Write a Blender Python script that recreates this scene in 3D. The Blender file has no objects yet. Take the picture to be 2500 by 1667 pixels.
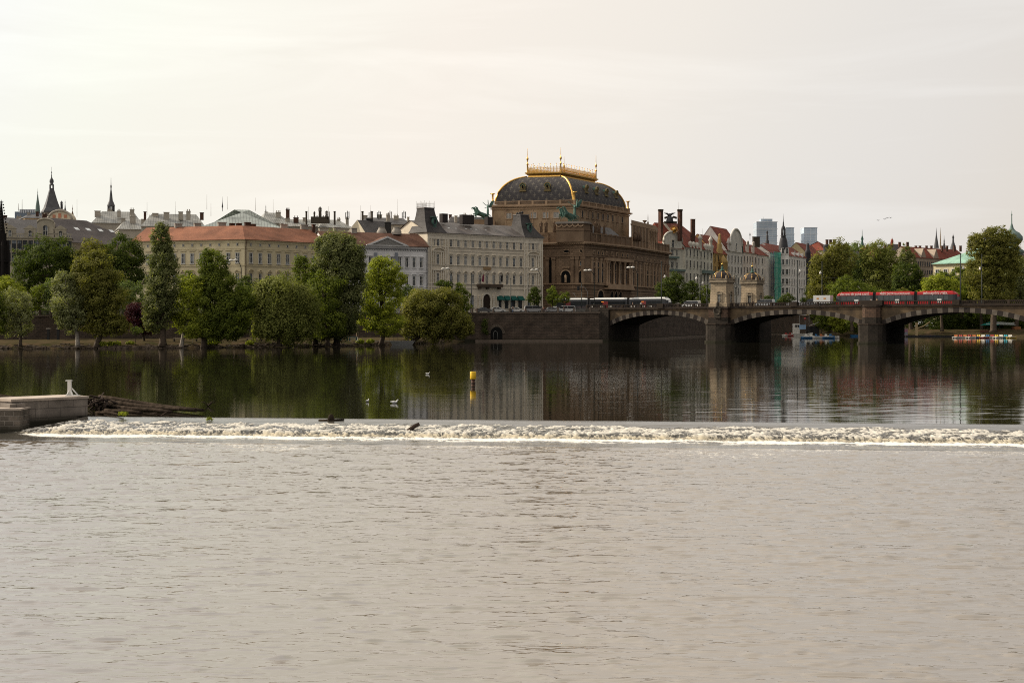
import bpy, math, random
import numpy as np
from mathutils import Vector, Matrix
R = math.radians
random.seed(7)
scene = bpy.context.scene
COL = scene.collection
scene.cycles.pixel_filter_type = 'BLACKMAN_HARRIS'; scene.cycles.filter_width = 1.05; scene.cycles.use_denoising = False
scene.cycles.sample_clamp_indirect = 4
FPX = 3472.0      # focal length in pixels of the 2500 px wide photograph
CH = 5.55         # camera height over the upper water
HY = 785.0        # horizon row
def wx(px, D): return (px - 1250.0) * D / FPX
def wz(py, D): return CH + (HY - py) * D / FPX
def pt(px, py, D): return (wx(px, D), D, wz(py, D))
def pl(px, D): return (wx(px, D), D)

# ------------------------------------------------------------------ tagging
def tag(o, label=None, cat=None, group=None, kind=None):
    if label: o['label'] = label
    if cat: o['category'] = cat
    if group: o['group'] = group
    if kind: o['kind'] = kind
    return o
def thing(name, label, cat, loc, group=None):
    o = bpy.data.objects.new(name, None); COL.objects.link(o)
    o.location = loc; o.empty_display_size = 0.5
    return tag(o, label, cat, group)
def wloc(o):
    v = Vector((0, 0, 0))
    while o is not None:
        v = v + o.location; o = o.parent
    return v

# ------------------------------------------------------------------ mesh builder
class MB:
    def __init__(s): s.v = []; s.f = []; s.m = []; s.uv = {}; s.sm = []
    def face(s, pts, mi=0, uv=None, smooth=False):
        n = len(s.v); s.v.extend([tuple(p) for p in pts]); s.f.append(tuple(range(n, n + len(pts)))); s.m.append(mi); s.sm.append(smooth)
        if uv: s.uv[len(s.f) - 1] = uv
    def grid(s, rows, mi=0, closed=False, smooth=True):
        n = len(s.v); c = len(rows[0])
        for r in rows: s.v.extend([tuple(p) for p in r])
        for i in range(len(rows) - 1):
            for j in range(c if closed else c - 1):
                a = n + i * c + j; b = n + i * c + (j + 1) % c
                s.f.append((a, b, b + c, a + c)); s.m.append(mi); s.sm.append(smooth)
    def hexa(s, p, mi=0):  # p: 4 bottom (ccw from above) + 4 top
        n = len(s.v); s.v.extend([tuple(q) for q in p])
        for f in ((3, 2, 1, 0), (4, 5, 6, 7), (0, 1, 5, 4), (1, 2, 6, 5), (2, 3, 7, 6), (3, 0, 4, 7)):
            s.f.append(tuple(n + k for k in f)); s.m.append(mi); s.sm.append(False)
    def box(s, x0, x1, y0, y1, z0, z1, mi=0, fr=None):
        p = [(x0, y0, z0), (x1, y0, z0), (x1, y1, z0), (x0, y1, z0), (x0, y0, z1), (x1, y0, z1), (x1, y1, z1), (x0, y1, z1)]
        if fr: p = [fr(q) for q in p]
        s.hexa(p, mi)
    def prism(s, poly, z0, z1, mi=0, top=None, caps=True):
        if sum(poly[i][0] * poly[(i + 1) % len(poly)][1] - poly[(i + 1) % len(poly)][0] * poly[i][1] for i in range(len(poly))) < 0: poly = poly[::-1]
        n = len(s.v); k = len(poly)
        t = top or poly
        s.v.extend([(p[0], p[1], z0) for p in poly]); s.v.extend([(p[0], p[1], z1) for p in t])
        for i in range(k):
            j = (i + 1) % k
            s.f.append((n + i, n + j, n + k + j, n + k + i)); s.m.append(mi); s.sm.append(False)
        if caps:
            s.f.append(tuple(n + k + i for i in range(k))); s.m.append(mi); s.sm.append(False)
            s.f.append(tuple(n + k - 1 - i for i in range(k))); s.m.append(mi); s.sm.append(False)
    def extr(s, prof, u0, u1, fr, mi=0):  # profile (v,z) list extruded along u in frame fr
        n = len(s.v); k = len(prof)
        s.v.extend([fr((u0, p[0], p[1])) for p in prof]); s.v.extend([fr((u1, p[0], p[1])) for p in prof])
        for i in range(k):
            j = (i + 1) % k
            s.f.append((n + i, n + j, n + k + j, n + k + i)); s.m.append(mi); s.sm.append(False)
        s.f.append(tuple(n + k - 1 - i for i in range(k))); s.m.append(mi); s.sm.append(False)
        s.f.append(tuple(n + k + i for i in range(k))); s.m.append(mi); s.sm.append(False)
    def lathe(s, prof, c, n=12, mi=0, sx=1, sy=1, rot=0, smooth=True):
        rows = []
        for (r, z) in prof:
            rows.append([(c[0] + sx * r * math.cos(2 * math.pi * i / n + rot), c[1] + sy * r * math.sin(2 * math.pi * i / n + rot), c[2] + z) for i in range(n)])
        s.grid(rows, mi, True, smooth)
    def tube(s, pts, rad, n=6, mi=0, smooth=True, caps=True):
        P = [Vector(p) for p in pts]
        if not isinstance(rad, (list, tuple)): rad = [rad] * len(P)
        rows = []
        for i, p in enumerate(P):
            d = (P[min(i + 1, len(P) - 1)] - P[max(i - 1, 0)])
            if d.length < 1e-6: d = Vector((0, 0, 1))
            d.normalize()
            a = Vector((0, 0, 1)) if abs(d.z) < .9 else Vector((1, 0, 0))
            u = d.cross(a).normalized(); w = u.cross(d)
            rows.append([tuple(p + (u * math.cos(2 * math.pi * k / n) + w * math.sin(2 * math.pi * k / n)) * rad[i]) for k in range(n)])
        n0 = len(s.v)
        s.grid(rows, mi, True, smooth)
        if caps:
            s.f.append(tuple(n0 + k for k in range(n))[::-1]); s.m.append(mi); s.sm.append(False)
            s.f.append(tuple(n0 + (len(P) - 1) * n + k for k in range(n))); s.m.append(mi); s.sm.append(False)
    def ball(s, c, r, n=8, mi=0, sz=1.0):
        pr = [(r * math.sin(math.pi * k / 6) + 1e-4, -r * sz * math.cos(math.pi * k / 6)) for k in range(7)]
        s.lathe(pr, c, n, mi)
    def build(s, name, mats, parent=None, label=None, smooth=None):
        if not isinstance(mats, (list, tuple)): mats = [mats]
        off = wloc(parent) if parent else Vector((0, 0, 0))
        me = bpy.data.meshes.new(name)
        V = np.array(s.v, dtype=np.float64) - np.array(off)
        me.from_pydata([tuple(p) for p in V.tolist()], [], s.f)
        for m in mats: me.materials.append(m)
        me.polygons.foreach_set('material_index', s.m)
        if smooth is None: me.polygons.foreach_set('use_smooth', s.sm)
        elif smooth: me.polygons.foreach_set('use_smooth', [True] * len(s.f))
        autouv(me, V + np.array(off), s.uv)
        o = bpy.data.objects.new(name, me); COL.objects.link(o)
        if parent: o.parent = parent
        if label: o['label'] = label
        me.update()
        return o

def autouv(me, V, over=None):
    uvl = me.uv_layers.new(name='UVMap')
    nl = len(me.loops); np_ = len(me.polygons)
    if nl == 0: return
    vi = np.empty(nl, dtype=np.int32); me.loops.foreach_get('vertex_index', vi)
    nr = np.empty(np_ * 3); me.polygons.foreach_get('normal', nr); nr = nr.reshape(-1, 3)
    lt = np.empty(np_, dtype=np.int32); me.polygons.foreach_get('loop_total', lt)
    fi = np.repeat(np.arange(np_), lt)
    t = np.stack([-nr[:, 1], nr[:, 0], np.zeros(np_)], 1)
    ln = np.linalg.norm(t, axis=1); flat = ln < .02
    t[flat] = (1, 0, 0); ln[flat] = 1; t /= ln[:, None]
    b = np.cross(nr, t)
    P = V[vi]
    uv = np.stack([(P * t[fi]).sum(1), (P * b[fi]).sum(1)], 1)
    if over:
        ls = np.empty(np_, dtype=np.int32); me.polygons.foreach_get('loop_start', ls)
        for k, q in over.items():
            for j, w in enumerate(q): uv[ls[k] + j] = w
    uvl.data.foreach_set('uv', uv.ravel())

def inst(mesh_obj_or_mesh, name, parent, loc, rz=0.0, scale=None, label=None):
    me = mesh_obj_or_mesh
    o = bpy.data.objects.new(name, me); COL.objects.link(o)
    if parent is not None:
        o.parent = parent; o.location = Vector(loc) - wloc(parent)
    else: o.location = loc
    o.rotation_euler = (0, 0, rz)
    if scale: o.scale = scale
    if label: o['label'] = label
    return o
def kids(o): return [c for c in list(COL.objects) if c.parent is o]
def dup(root, loc, rz=0.0, label=None, group=None, ch=None, scale=None):
    r = root.copy(); COL.objects.link(r); r.location = loc; r.rotation_euler = (0, 0, rz)
    if scale: r.scale = (scale,) * 3
    if label: r['label'] = label
    if group: r['group'] = group
    for c in ch:
        cc, subs = c if isinstance(c, tuple) else (c, [])
        k = cc.copy(); COL.objects.link(k); k.parent = r
        for g in subs:
            d = g.copy(); COL.objects.link(d); d.parent = k
    return r

def frame(ox, oy, ang, oz=0.0):
    c, s_ = math.cos(ang), math.sin(ang)
    return lambda p: (ox + c * p[0] - s_ * p[1], oy + s_ * p[0] + c * p[1], oz + p[2])
class Face:
    """a facade line seen from the camera, left to right; u along it, local y inward"""
    def __init__(s, pL, pR):  # plan points
        s.p0 = Vector(pL[:2]); s.p1 = Vector(pR[:2]); s.L = (s.p1 - s.p0).length
        d = s.p1 - s.p0; s.a = math.atan2(d.y, d.x); s.fr = frame(s.p0.x, s.p0.y, s.a)
        s.d = d.normalized()
    def u(s, px):
        k = (px - 1250) / FPX
        return (k * s.p0.y - s.p0.x) / (s.d.x - k * s.d.y)
    def D(s, px): return s.p0.y + s.d.y * s.u(px)
    def z(s, py, px=None):
        return wz(py, s.D(px) if px is not None else s.p0.y)
    def P(s, u, v=0.0, z=0.0): return s.fr((u, v, z))

# ------------------------------------------------------------------ value noise
def vnoise(x, y, seed=0):
    xi = np.floor(x).astype(np.int64); yi = np.floor(y).astype(np.int64)
    xf = x - xi; yf = y - yi
    def h(a, b):
        n = (a * 374761393 + b * 668265263 + seed * 1442695041) & 0x7fffffff
        n = ((n ^ (n >> 13)) * 1274126177) & 0x7fffffff
        return ((n ^ (n >> 16)) & 0xffff) / 65535.0
    u = xf * xf * (3 - 2 * xf); w = yf * yf * (3 - 2 * yf)
    return (h(xi, yi) * (1 - u) + h(xi + 1, yi) * u) * (1 - w) + (h(xi, yi + 1) * (1 - u) + h(xi + 1, yi + 1) * u) * w
def fbm(x, y, o=4, seed=0):
    r = 0; a = .5; t = 0
    for k in range(o):
        r = r + a * vnoise(x * 2 ** k, y * 2 ** k, seed + k * 17); t += a; a *= .5
    return r / t

# ------------------------------------------------------------------ materials
MATS = {}
def nodes(m):
    m.use_nodes = True
    nt = m.node_tree
    return nt, nt.nodes, nt.links, nt.nodes['Principled BSDF']
def mat(name, c, rough=.8, c2=None, ns=.4, detail=5, metal=0, bump=0, bs=3.0, spec=.15, streak=0, emit=None, var=.12):
    """plain weathered surface: colour broken up by noise in world metres"""
    if name in MATS: return MATS[name]
    m = bpy.data.materials.new(name); MATS[name] = m
    nt, N, L, B = nodes(m)
    B.inputs['Roughness'].default_value = rough; B.inputs['Metallic'].default_value = metal
    B.inputs['Specular IOR Level'].default_value = spec
    g = N.new('ShaderNodeNewGeometry')
    n1 = N.new('ShaderNodeTexNoise'); n1.inputs['Scale'].default_value = ns; n1.inputs['Detail'].default_value = detail
    L.new(g.outputs['Position'], n1.inputs['Vector'])
    mx = N.new('ShaderNodeMix'); mx.data_type = 'RGBA'
    cc2 = c2 or tuple(max(0, k * (1 - 2 * var)) for k in c)
    rp = N.new('ShaderNodeMapRange'); rp.inputs[1].default_value = .3; rp.inputs[2].default_value = .7
    L.new(n1.outputs['Fac'], rp.inputs[0])
    L.new(rp.outputs[0], mx.inputs[0])
    mx.inputs[6].default_value = (*c, 1); mx.inputs[7].default_value = (*cc2, 1)
    out = mx.outputs[2]
    if streak:
        mp = N.new('ShaderNodeMapping'); mp.inputs['Scale'].default_value = (1.2, 1.2, .12)
        L.new(g.outputs['Position'], mp.inputs['Vector'])
        n2 = N.new('ShaderNodeTexNoise'); n2.inputs['Scale'].default_value = 1.5; n2.inputs['Detail'].default_value = 4
        L.new(mp.outputs[0], n2.inputs['Vector'])
        r2 = N.new('ShaderNodeMapRange'); r2.inputs[1].default_value = .45; r2.inputs[2].default_value = .75; r2.inputs[4].default_value = streak
        L.new(n2.outputs['Fac'], r2.inputs[0])
        m2 = N.new('ShaderNodeMix'); m2.data_type = 'RGBA'
        L.new(r2.outputs[0], m2.inputs[0]); L.new(out, m2.inputs[6]); m2.inputs[7].default_value = (*[k * .45 for k in c], 1)
        out = m2.outputs[2]
    L.new(out, B.inputs['Base Color'])
    if bump:
        n3 = N.new('ShaderNodeTexNoise'); n3.inputs['Scale'].default_value = bs; n3.inputs['Detail'].default_value = 6
        L.new(g.outputs['Position'], n3.inputs['Vector'])
        bp = N.new('ShaderNodeBump'); bp.inputs['Strength'].default_value = bump; bp.inputs['Distance'].default_value = .1
        L.new(n3.outputs['Fac'], bp.inputs['Height']); L.new(bp.outputs[0], B.inputs['Normal'])
    if emit:
        B.inputs['Emission Color'].default_value = (*c, 1); B.inputs['Emission Strength'].default_value = emit
    return m
def brickmat(name, c1, c2, mortar, bw=.9, bh=.4, ms=.03, rough=.85, ns=.3, dark=None, offset=.5, bump=.5, spec=.15, streak=0, biasv=0.0, damp=None):
    """coursed stone / tiles / seams in metres through the mesh's metric UV"""
    if name in MATS: return MATS[name]
    m = bpy.data.materials.new(name); MATS[name] = m
    nt, N, L, B = nodes(m)
    B.inputs['Roughness'].default_value = rough; B.inputs['Specular IOR Level'].default_value = spec
    uv = N.new('ShaderNodeUVMap')
    bt = N.new('ShaderNodeTexBrick'); bt.offset = offset
    bt.inputs['Scale'].default_value = 1; bt.inputs['Brick Width'].default_value = bw; bt.inputs['Row Height'].default_value = bh
    bt.inputs['Mortar Size'].default_value = ms; bt.inputs['Mortar Smooth'].default_value = .2; bt.inputs['Bias'].default_value = biasv
    bt.inputs['Color1'].default_value = (*c1, 1); bt.inputs['Color2'].default_value = (*c2, 1); bt.inputs['Mortar'].default_value = (*mortar, 1)
    L.new(uv.outputs[0], bt.inputs['Vector'])
    g = N.new('ShaderNodeNewGeometry')
    n1 = N.new('ShaderNodeTexNoise'); n1.inputs['Scale'].default_value = ns; n1.inputs['Detail'].default_value = 6
    L.new(g.outputs['Position'], n1.inputs['Vector'])
    rp = N.new('ShaderNodeMapRange'); rp.inputs[1].default_value = .35; rp.inputs[2].default_value = .7; rp.inputs[3].default_value = 1.12; rp.inputs[4].default_value = .6
    L.new(n1.outputs['Fac'], rp.inputs[0])
    mu = N.new('ShaderNodeVectorMath'); mu.operation = 'SCALE'
    L.new(bt.outputs['Color'], mu.inputs[0]); L.new(rp.outputs[0], mu.inputs['Scale'])
    out = mu.outputs[0]
    if streak:
        mp = N.new('ShaderNodeMapping'); mp.inputs['Scale'].default_value = (1.3, 1.3, .15)
        L.new(g.outputs['Position'], mp.inputs['Vector'])
        n2 = N.new('ShaderNodeTexNoise'); n2.inputs['Scale'].default_value = 1.2; n2.inputs['Detail'].default_value = 5
        L.new(mp.outputs[0], n2.inputs['Vector'])
        r2 = N.new('ShaderNodeMapRange'); r2.inputs[1].default_value = .6; r2.inputs[2].default_value = .72; r2.inputs[4].default_value = streak
        L.new(n2.outputs['Fac'], r2.inputs[0])
        m2 = N.new('ShaderNodeMix'); m2.data_type = 'RGBA'
        L.new(r2.outputs[0], m2.inputs[0]); L.new(out, m2.inputs[6]); m2.inputs[7].default_value = (*[min(1, k * 1.9) for k in c1], 1)
        out = m2.outputs[2]
    if damp:  # algae and damp line close to the water: a band of wet stone that stays put
        sx = N.new('ShaderNodeSeparateXYZ'); L.new(g.outputs['Position'], sx.inputs[0])
        r3 = N.new('ShaderNodeMapRange'); r3.inputs[1].default_value = damp; r3.inputs[2].default_value = damp - .5; 
        L.new(sx.outputs['Z'], r3.inputs[0])
        m3 = N.new('ShaderNodeMix'); m3.data_type = 'RGBA'
        L.new(r3.outputs[0], m3.inputs[0]); L.new(out, m3.inputs[6]); m3.inputs[7].default_value = (.03, .028, .018, 1)
        out = m3.outputs[2]
    L.new(out, B.inputs['Base Color'])
    if bump:
        bp = N.new('ShaderNodeBump'); bp.inputs['Strength'].default_value = bump; bp.inputs['Distance'].default_value = .05
        sb = N.new('ShaderNodeMath'); sb.operation = 'SUBTRACT'; L.new(n1.outputs['Fac'], sb.inputs[0]); L.new(bt.outputs['Fac'], sb.inputs[1])
        L.new(sb.outputs[0], bp.inputs['Height']); L.new(bp.outputs[0], B.inputs['Normal'])
    return m
def glassmat(name='window_glass', c=(.022, .025, .028), rough=.2, var=True):
    if name in MATS: return MATS[name]
    m = bpy.data.materials.new(name); MATS[name] = m
    nt, N, L, B = nodes(m)
    B.inputs['Roughness'].default_value = rough; B.inputs['Specular IOR Level'].default_value = .35
    g = N.new('ShaderNodeNewGeometry'); w = N.new('ShaderNodeTexWhiteNoise')
    sn = N.new('ShaderNodeVectorMath'); sn.operation = 'SNAP'; sn.inputs[1].default_value = (1.3, 1.3, 1.3)
    L.new(g.outputs['Position'], sn.inputs[0]); L.new(sn.outputs[0], w.inputs[0])
    pw = N.new('ShaderNodeMath'); pw.operation = 'POWER'; pw.inputs[1].default_value = 4; L.new(w.outputs['Value'], pw.inputs[0])
    mx = N.new('ShaderNodeMix'); mx.data_type = 'RGBA'; L.new(pw.outputs[0], mx.inputs[0])
    mx.inputs[6].default_value = (*c, 1); mx.inputs[7].default_value = (*[k * 8 for k in c], 1)
    L.new(mx.outputs[2], B.inputs['Base Color'])
    return m
def leafmat(name, c, c2, trans=.35):
    if name in MATS: return MATS[name]
    m = bpy.data.materials.new(name); MATS[name] = m
    nt, N, L, B = nodes(m)
    at = N.new('ShaderNodeAttribute'); at.attribute_name = 'tint'
    mx = N.new('ShaderNodeMix'); mx.data_type = 'RGBA'; L.new(at.outputs['Fac'], mx.inputs[0])
    mx.inputs[6].default_value = (*c, 1); mx.inputs[7].default_value = (*c2, 1)
    L.new(mx.outputs[2], B.inputs['Base Color']); B.inputs['Roughness'].default_value = .7; B.inputs['Specular IOR Level'].default_value = .08
    tr = N.new('ShaderNodeBsdfTranslucent'); 
    tc = N.new('ShaderNodeVectorMath'); tc.operation = 'MULTIPLY'; tc.inputs[1].default_value = (1.5, 1.6, .6)
    L.new(mx.outputs[2], tc.inputs[0]); L.new(tc.outputs[0], tr.inputs['Color'])
    ms = N.new('ShaderNodeMixShader'); ms.inputs[0].default_value = trans
    L.new(B.outputs[0], ms.inputs[1]); L.new(tr.outputs[0], ms.inputs[2])
    L.new(ms.outputs[0], N['Material Output'].inputs['Surface'])
    return m
# ------------------------------------------------------------------ camera, sun, sky
cam = bpy.data.cameras.new('camera'); co = bpy.data.objects.new('camera', cam); COL.objects.link(co)
co.location = (0, 0, CH); co.rotation_euler = (R(90), 0, 0)
cam.sensor_width = 36; cam.lens = FPX / 2500 * 36; cam.clip_end = 20000; cam.clip_start = .5
cam.shift_y = -(833.5 - HY) / 2500.0
scene.camera = co
scene.view_settings.view_transform = 'Standard'; scene.view_settings.look = 'None'; scene.view_settings.gamma = 1
scene.view_settings.exposure = 0.0
SAZ, SEL = R(-68), R(30)
sdir = Vector((math.sin(SAZ) * math.cos(SEL), math.cos(SAZ) * math.cos(SEL), math.sin(SEL)))
sl = bpy.data.lights.new('sun', 'SUN'); sl.energy = 5.0; sl.angle = R(.6); sl.color = (1, .88, .70)
so = bpy.data.objects.new('sun', sl); COL.objects.link(so); so.rotation_euler = sdir.to_track_quat('Z', 'Y').to_euler()
W = bpy.data.worlds.new('World'); scene.world = W; W.use_nodes = True
nt = W.node_tree; N = nt.nodes; L = nt.links
bg = N['Background']
sky = N.new('ShaderNodeTexSky'); sky.sky_type = 'NISHITA'; sky.sun_disc = False; sky.sun_elevation = SEL; sky.sun_rotation = SAZ
sky.dust_density = 4; sky.air_density = 1; sky.ozone_density = 1
tc = N.new('ShaderNodeTexCoord')
dt = N.new('ShaderNodeVectorMath'); dt.operation = 'DOT_PRODUCT'; L.new(tc.outputs['Generated'], dt.inputs[0]); dt.inputs[1].default_value = tuple(sdir)
mr = N.new('ShaderNodeMapRange'); mr.inputs[1].default_value = -1; mr.inputs[2].default_value = 1; L.new(dt.outputs['Value'], mr.inputs[0])
rp = N.new('ShaderNodeValToRGB'); L.new(mr.outputs[0], rp.inputs[0])
cr = rp.color_ramp; cr.interpolation = 'B_SPLINE'
SKY = [(0.0, (.21, .215, .235)), (.28, (.30, .295, .295)), (.43, (.52, .49, .45)), (.51, (.81, .735, .64)), (.575, (.805, .785, .765)), (.66, (.935, .88, .80)), (.79, (1.07, .985, .885)), (.86, (1.13, 1.06, .96)), (1.0, (2.2, 2.0, 1.7))]
while len(cr.elements) < len(SKY): cr.elements.new(.5)
for e, (p, c) in zip(cr.elements, SKY): e.position = p; e.color = (*c, 1)
mp = N.new('ShaderNodeMapping'); mp.inputs['Scale'].default_value = (1.1, 1.1, 9); mp.inputs['Rotation'].default_value = (0, R(3), 0); mp.inputs['Location'].default_value = (.55, .2, .1)
L.new(tc.outputs['Generated'], mp.inputs['Vector'])
nz = N.new('ShaderNodeTexNoise'); nz.inputs['Scale'].default_value = 2.6; nz.inputs['Detail'].default_value = 7; nz.inputs['Roughness'].default_value = .55; nz.inputs['Distortion'].default_value = .6
L.new(mp.outputs[0], nz.inputs['Vector'])
cm = N.new('ShaderNodeMapRange'); cm.inputs[1].default_value = .47; cm.inputs[2].default_value = .70; L.new(nz.outputs['Fac'], cm.inputs[0])
cm.inputs[3].default_value = 0; cm.inputs[4].default_value = .5
sc_ = N.new('ShaderNodeVectorMath'); sc_.operation = 'SCALE'; sc_.inputs['Scale'].default_value = .05
L.new(sky.outputs[0], sc_.inputs[0])
ms = N.new('ShaderNodeMix'); ms.data_type = 'RGBA'; ms.inputs[0].default_value = .93; L.new(sc_.outputs[0], ms.inputs[6]); L.new(rp.outputs[0], ms.inputs[7])
cl = N.new('ShaderNodeMix'); cl.data_type = 'RGBA'; L.new(cm.outputs[0], cl.inputs[0]); L.new(ms.outputs[2], cl.inputs[6])
br = N.new('ShaderNodeVectorMath'); br.operation = 'MULTIPLY'; br.inputs[1].default_value = (1.17, 1.19, 1.21); L.new(ms.outputs[2], br.inputs[0]); L.new(br.outputs[0], cl.inputs[7])
sz = N.new('ShaderNodeSeparateXYZ'); L.new(tc.outputs['Generated'], sz.inputs[0])
up = N.new('ShaderNodeMapRange'); up.interpolation_type = 'SMOOTHSTEP'; up.inputs[1].default_value = .21; up.inputs[2].default_value = .5; L.new(sz.outputs['Z'], up.inputs[0])
fw = N.new('ShaderNodeMapRange'); fw.inputs[1].default_value = .46; fw.inputs[2].default_value = .70; L.new(mr.outputs[0], fw.inputs[0])
uf_ = N.new('ShaderNodeMath'); uf_.operation = 'MULTIPLY'; L.new(up.outputs[0], uf_.inputs[0]); L.new(fw.outputs[0], uf_.inputs[1])
ug_ = N.new('ShaderNodeMath'); ug_.operation = 'MULTIPLY_ADD'; ug_.inputs[1].default_value = .32; ug_.inputs[2].default_value = 0.0; L.new(uf_.outputs[0], ug_.inputs[0])
uv_ = N.new('ShaderNodeVectorMath'); uv_.operation = 'SCALE'; uv_.inputs[0].default_value = (1.1, 1.0, .88); L.new(ug_.outputs[0], uv_.inputs['Scale'])
u1_ = N.new('ShaderNodeVectorMath'); u1_.operation = 'ADD'; u1_.inputs[1].default_value = (1, 1, 1); L.new(uv_.outputs[0], u1_.inputs[0])
us_ = N.new('ShaderNodeVectorMath'); us_.operation = 'MULTIPLY'; L.new(cl.outputs[2], us_.inputs[0]); L.new(u1_.outputs[0], us_.inputs[1])
L.new(us_.outputs[0], bg.inputs['Color']); bg.inputs['Strength'].default_value = 1.0

# ------------------------------------------------------------------ water materials
def watermat(name, base, scales, rough, foam=None, ior=1.33):
    m = bpy.data.materials.new(name); nt, N, L, B = nodes(m)
    B.inputs['Base Color'].default_value = (*base, 1); B.inputs['Roughness'].default_value = rough; B.inputs['IOR'].default_value = ior
    B.inputs['Specular IOR Level'].default_value = .5
    g = N.new('ShaderNodeNewGeometry'); prev = None
    for i, (sx, sy, dist, stren, mask) in enumerate(scales):
        mp = N.new('ShaderNodeMapping'); mp.inputs['Scale'].default_value = (sx, sy, 1); mp.inputs['Location'].default_value = (i * 7.3, i * 3.1, 0)
        L.new(g.outputs['Position'], mp.inputs['Vector'])
        n = N.new('ShaderNodeTexNoise'); n.inputs['Scale'].default_value = 1; n.inputs['Detail'].default_value = 2.5; n.inputs['Roughness'].default_value = .5
        L.new(mp.outputs[0], n.inputs['Vector'])
        b = N.new('ShaderNodeBump'); b.inputs['Distance'].default_value = dist; b.inputs['Strength'].default_value = stren
        L.new(n.outputs['Fac'], b.inputs['Height'])
        if mask:
            mn = N.new('ShaderNodeTexNoise'); mn.inputs['Scale'].default_value = 1; mn.inputs['Detail'].default_value = 2
            mq = N.new('ShaderNodeMapping'); mq.inputs['Scale'].default_value = (mask[0], mask[1], 1); L.new(g.outputs['Position'], mq.inputs['Vector']); L.new(mq.outputs[0], mn.inputs['Vector'])
            mm = N.new('ShaderNodeMapRange'); mm.inputs[1].default_value = .35; mm.inputs[2].default_value = .65; mm.inputs[3].default_value = mask[2] * stren; mm.inputs[4].default_value = stren
            L.new(mn.outputs['Fac'], mm.inputs[0]); L.new(mm.outputs[0], b.inputs['Strength'])
        if prev: L.new(prev, b.inputs['Normal'])
        prev = b.outputs[0]
    L.new(prev, B.inputs['Normal'])
    return m, nt, N, L, B, g

# ------------------------------------------------------------------ weir frame
WA = pt(200, 1018, 1); D0 = CH * FPX / (1018 - HY); D1 = CH * FPX / (1038 - HY)
WP0 = Vector(pl(200, D0)); WP1 = Vector(pl(2500, D1))
wd = (WP1 - WP0).normalized(); wn = Vector((wd.y, -wd.x))   # wn points towards the camera
if wn.y > 0: wn = -wn
LOW = -.66
def WPt(u, v, z): return (WP0.x + wd.x * u + wn.x * v, WP0.y + wd.y * u + wn.y * v, z)
# upper water
mu_, nt_, N_, L_, B_, g_ = watermat('upper_water', (.012, .011, .007), [(.9, 5.0, .012, .3, (.02, .05, .25))], .028, ior=1.29)
nu, nv = 420, 760
ug = np.linspace(-160, 240, nu); vg = np.concatenate([np.linspace(-.7, -4, 40), -np.geomspace(4.08, 95, 700), np.linspace(-97, -170, 20)])
ug = np.concatenate([np.linspace(-160, -14, 20), np.linspace(-13, 95, 380), np.linspace(97, 240, 20)])
U, V_ = np.meshgrid(ug, vg)
msk = np.clip((U - 8) / 34, .03, 1) * np.clip(1 - (-V_ - 45) / 45, 0, 1) * np.clip((-V_ - .7) / 5, 0, 1) * (.5 + .9 * fbm(U * .06, V_ * .08, 3, 91)) * np.clip((240 - U) / 30, 0, 1)
Zg = msk * ((fbm(U * .45 + V_ * .2, V_ * .95, 3, 92) - .5) * .013 + (fbm(U * .5, V_ * 2.1, 2, 93) - .5) * .008)
X = WP0.x + wd.x * U + wn.x * V_; Y = WP0.y + wd.y * U + wn.y * V_
b = MB(); b.grid([list(zip(X[i].tolist(), Y[i].tolist(), Zg[i].tolist())) for i in range(len(vg))])
b.face([WPt(-160, -170, 0), WPt(240, -170, 0), (900, 1700, 0), (-700, 1700, 0)][::1], 0)
tag(b.build('upper_river_water', mu_), kind='structure')
# weir slope
nu, nv = 1500, 96
uu = np.linspace(-12, 90, nu); vv = np.concatenate([np.linspace(-.7, 1.2, 24), np.linspace(1.25, 8.5, nv - 24)])
U, V_ = np.meshgrid(uu, vv)
prof = np.interp(V_, [-.7, -.25, .2, .7, 1.2, 2.5, 3.9, 4.35, 4.6, 9], [0, 0, -.02, -.06, -.12, -.27, -.40, -.62, LOW + .03, LOW + .012])
sc1 = fbm(U * .75 + V_ * .35, V_ * .5, 3, 3); edge = 1.2 + (sc1 - .5) * 1.3
act = np.clip((V_ - edge) / .5, 0, 1) * np.clip((7.3 - V_) / 1.6, 0, 1)
lump = .62 * fbm(U * 1.5 + V_ * .6, V_ * 1.9, 4, 11) + .38 * fbm(U * 5 + V_ * 1.5, V_ * 6, 3, 15); fine = fbm(U * 9, V_ * 10, 3, 23)
curt = np.clip(1 - np.abs(V_ - 4.25) / .35, 0, 1)
wash = np.clip((V_ - 4.35) / .3, 0, 1)
hh = act * ((lump - .42) * .22 * (1 - .75 * wash) * (1 - .5 * curt) + (fine - .5) * (.17 - .08 * wash))
lipw = np.clip((V_ - .1) / 1, 0, 1) * (fbm(U * .5 + V_ * .3, V_ * 1.2, 3, 41) - .5) * .07
Z = prof + hh + lipw
Z[-1, :] = LOW
fo = np.clip(.02 + (lump - .41) * 3.6 + (fine - .5) * 2.1, 0, 1) * act
edgefade = fbm(U * .6, V_ * .9, 4, 51); 
fo = np.maximum(fo, wash * np.clip((6.1 + (edgefade - .5) * 3.0 - V_) / .9, 0, 1) * np.clip(.75 + (fine - .35) * 1.9, 0, 1))
lf = np.clip(-U / 3.0, 0, 1); Z = Z * (1 - lf) + np.minimum(Z, LOW + .02) * lf; Z = np.where(U < -.2, np.minimum(Z, LOW + .75 * np.clip(1 + (U + .2) / 3, 0, 1)), Z)
fo = np.maximum(fo, curt * (.30 + .5 * fine) * act)
X = WP0.x + wd.x * U + wn.x * V_; Y = WP0.y + wd.y * U + wn.y * V_
me = bpy.data.meshes.new('weir_water')
n0 = nu * nv; me.vertices.add(n0); me.vertices.foreach_set('co', np.stack([X, Y, Z], -1).reshape(-1))
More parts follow.
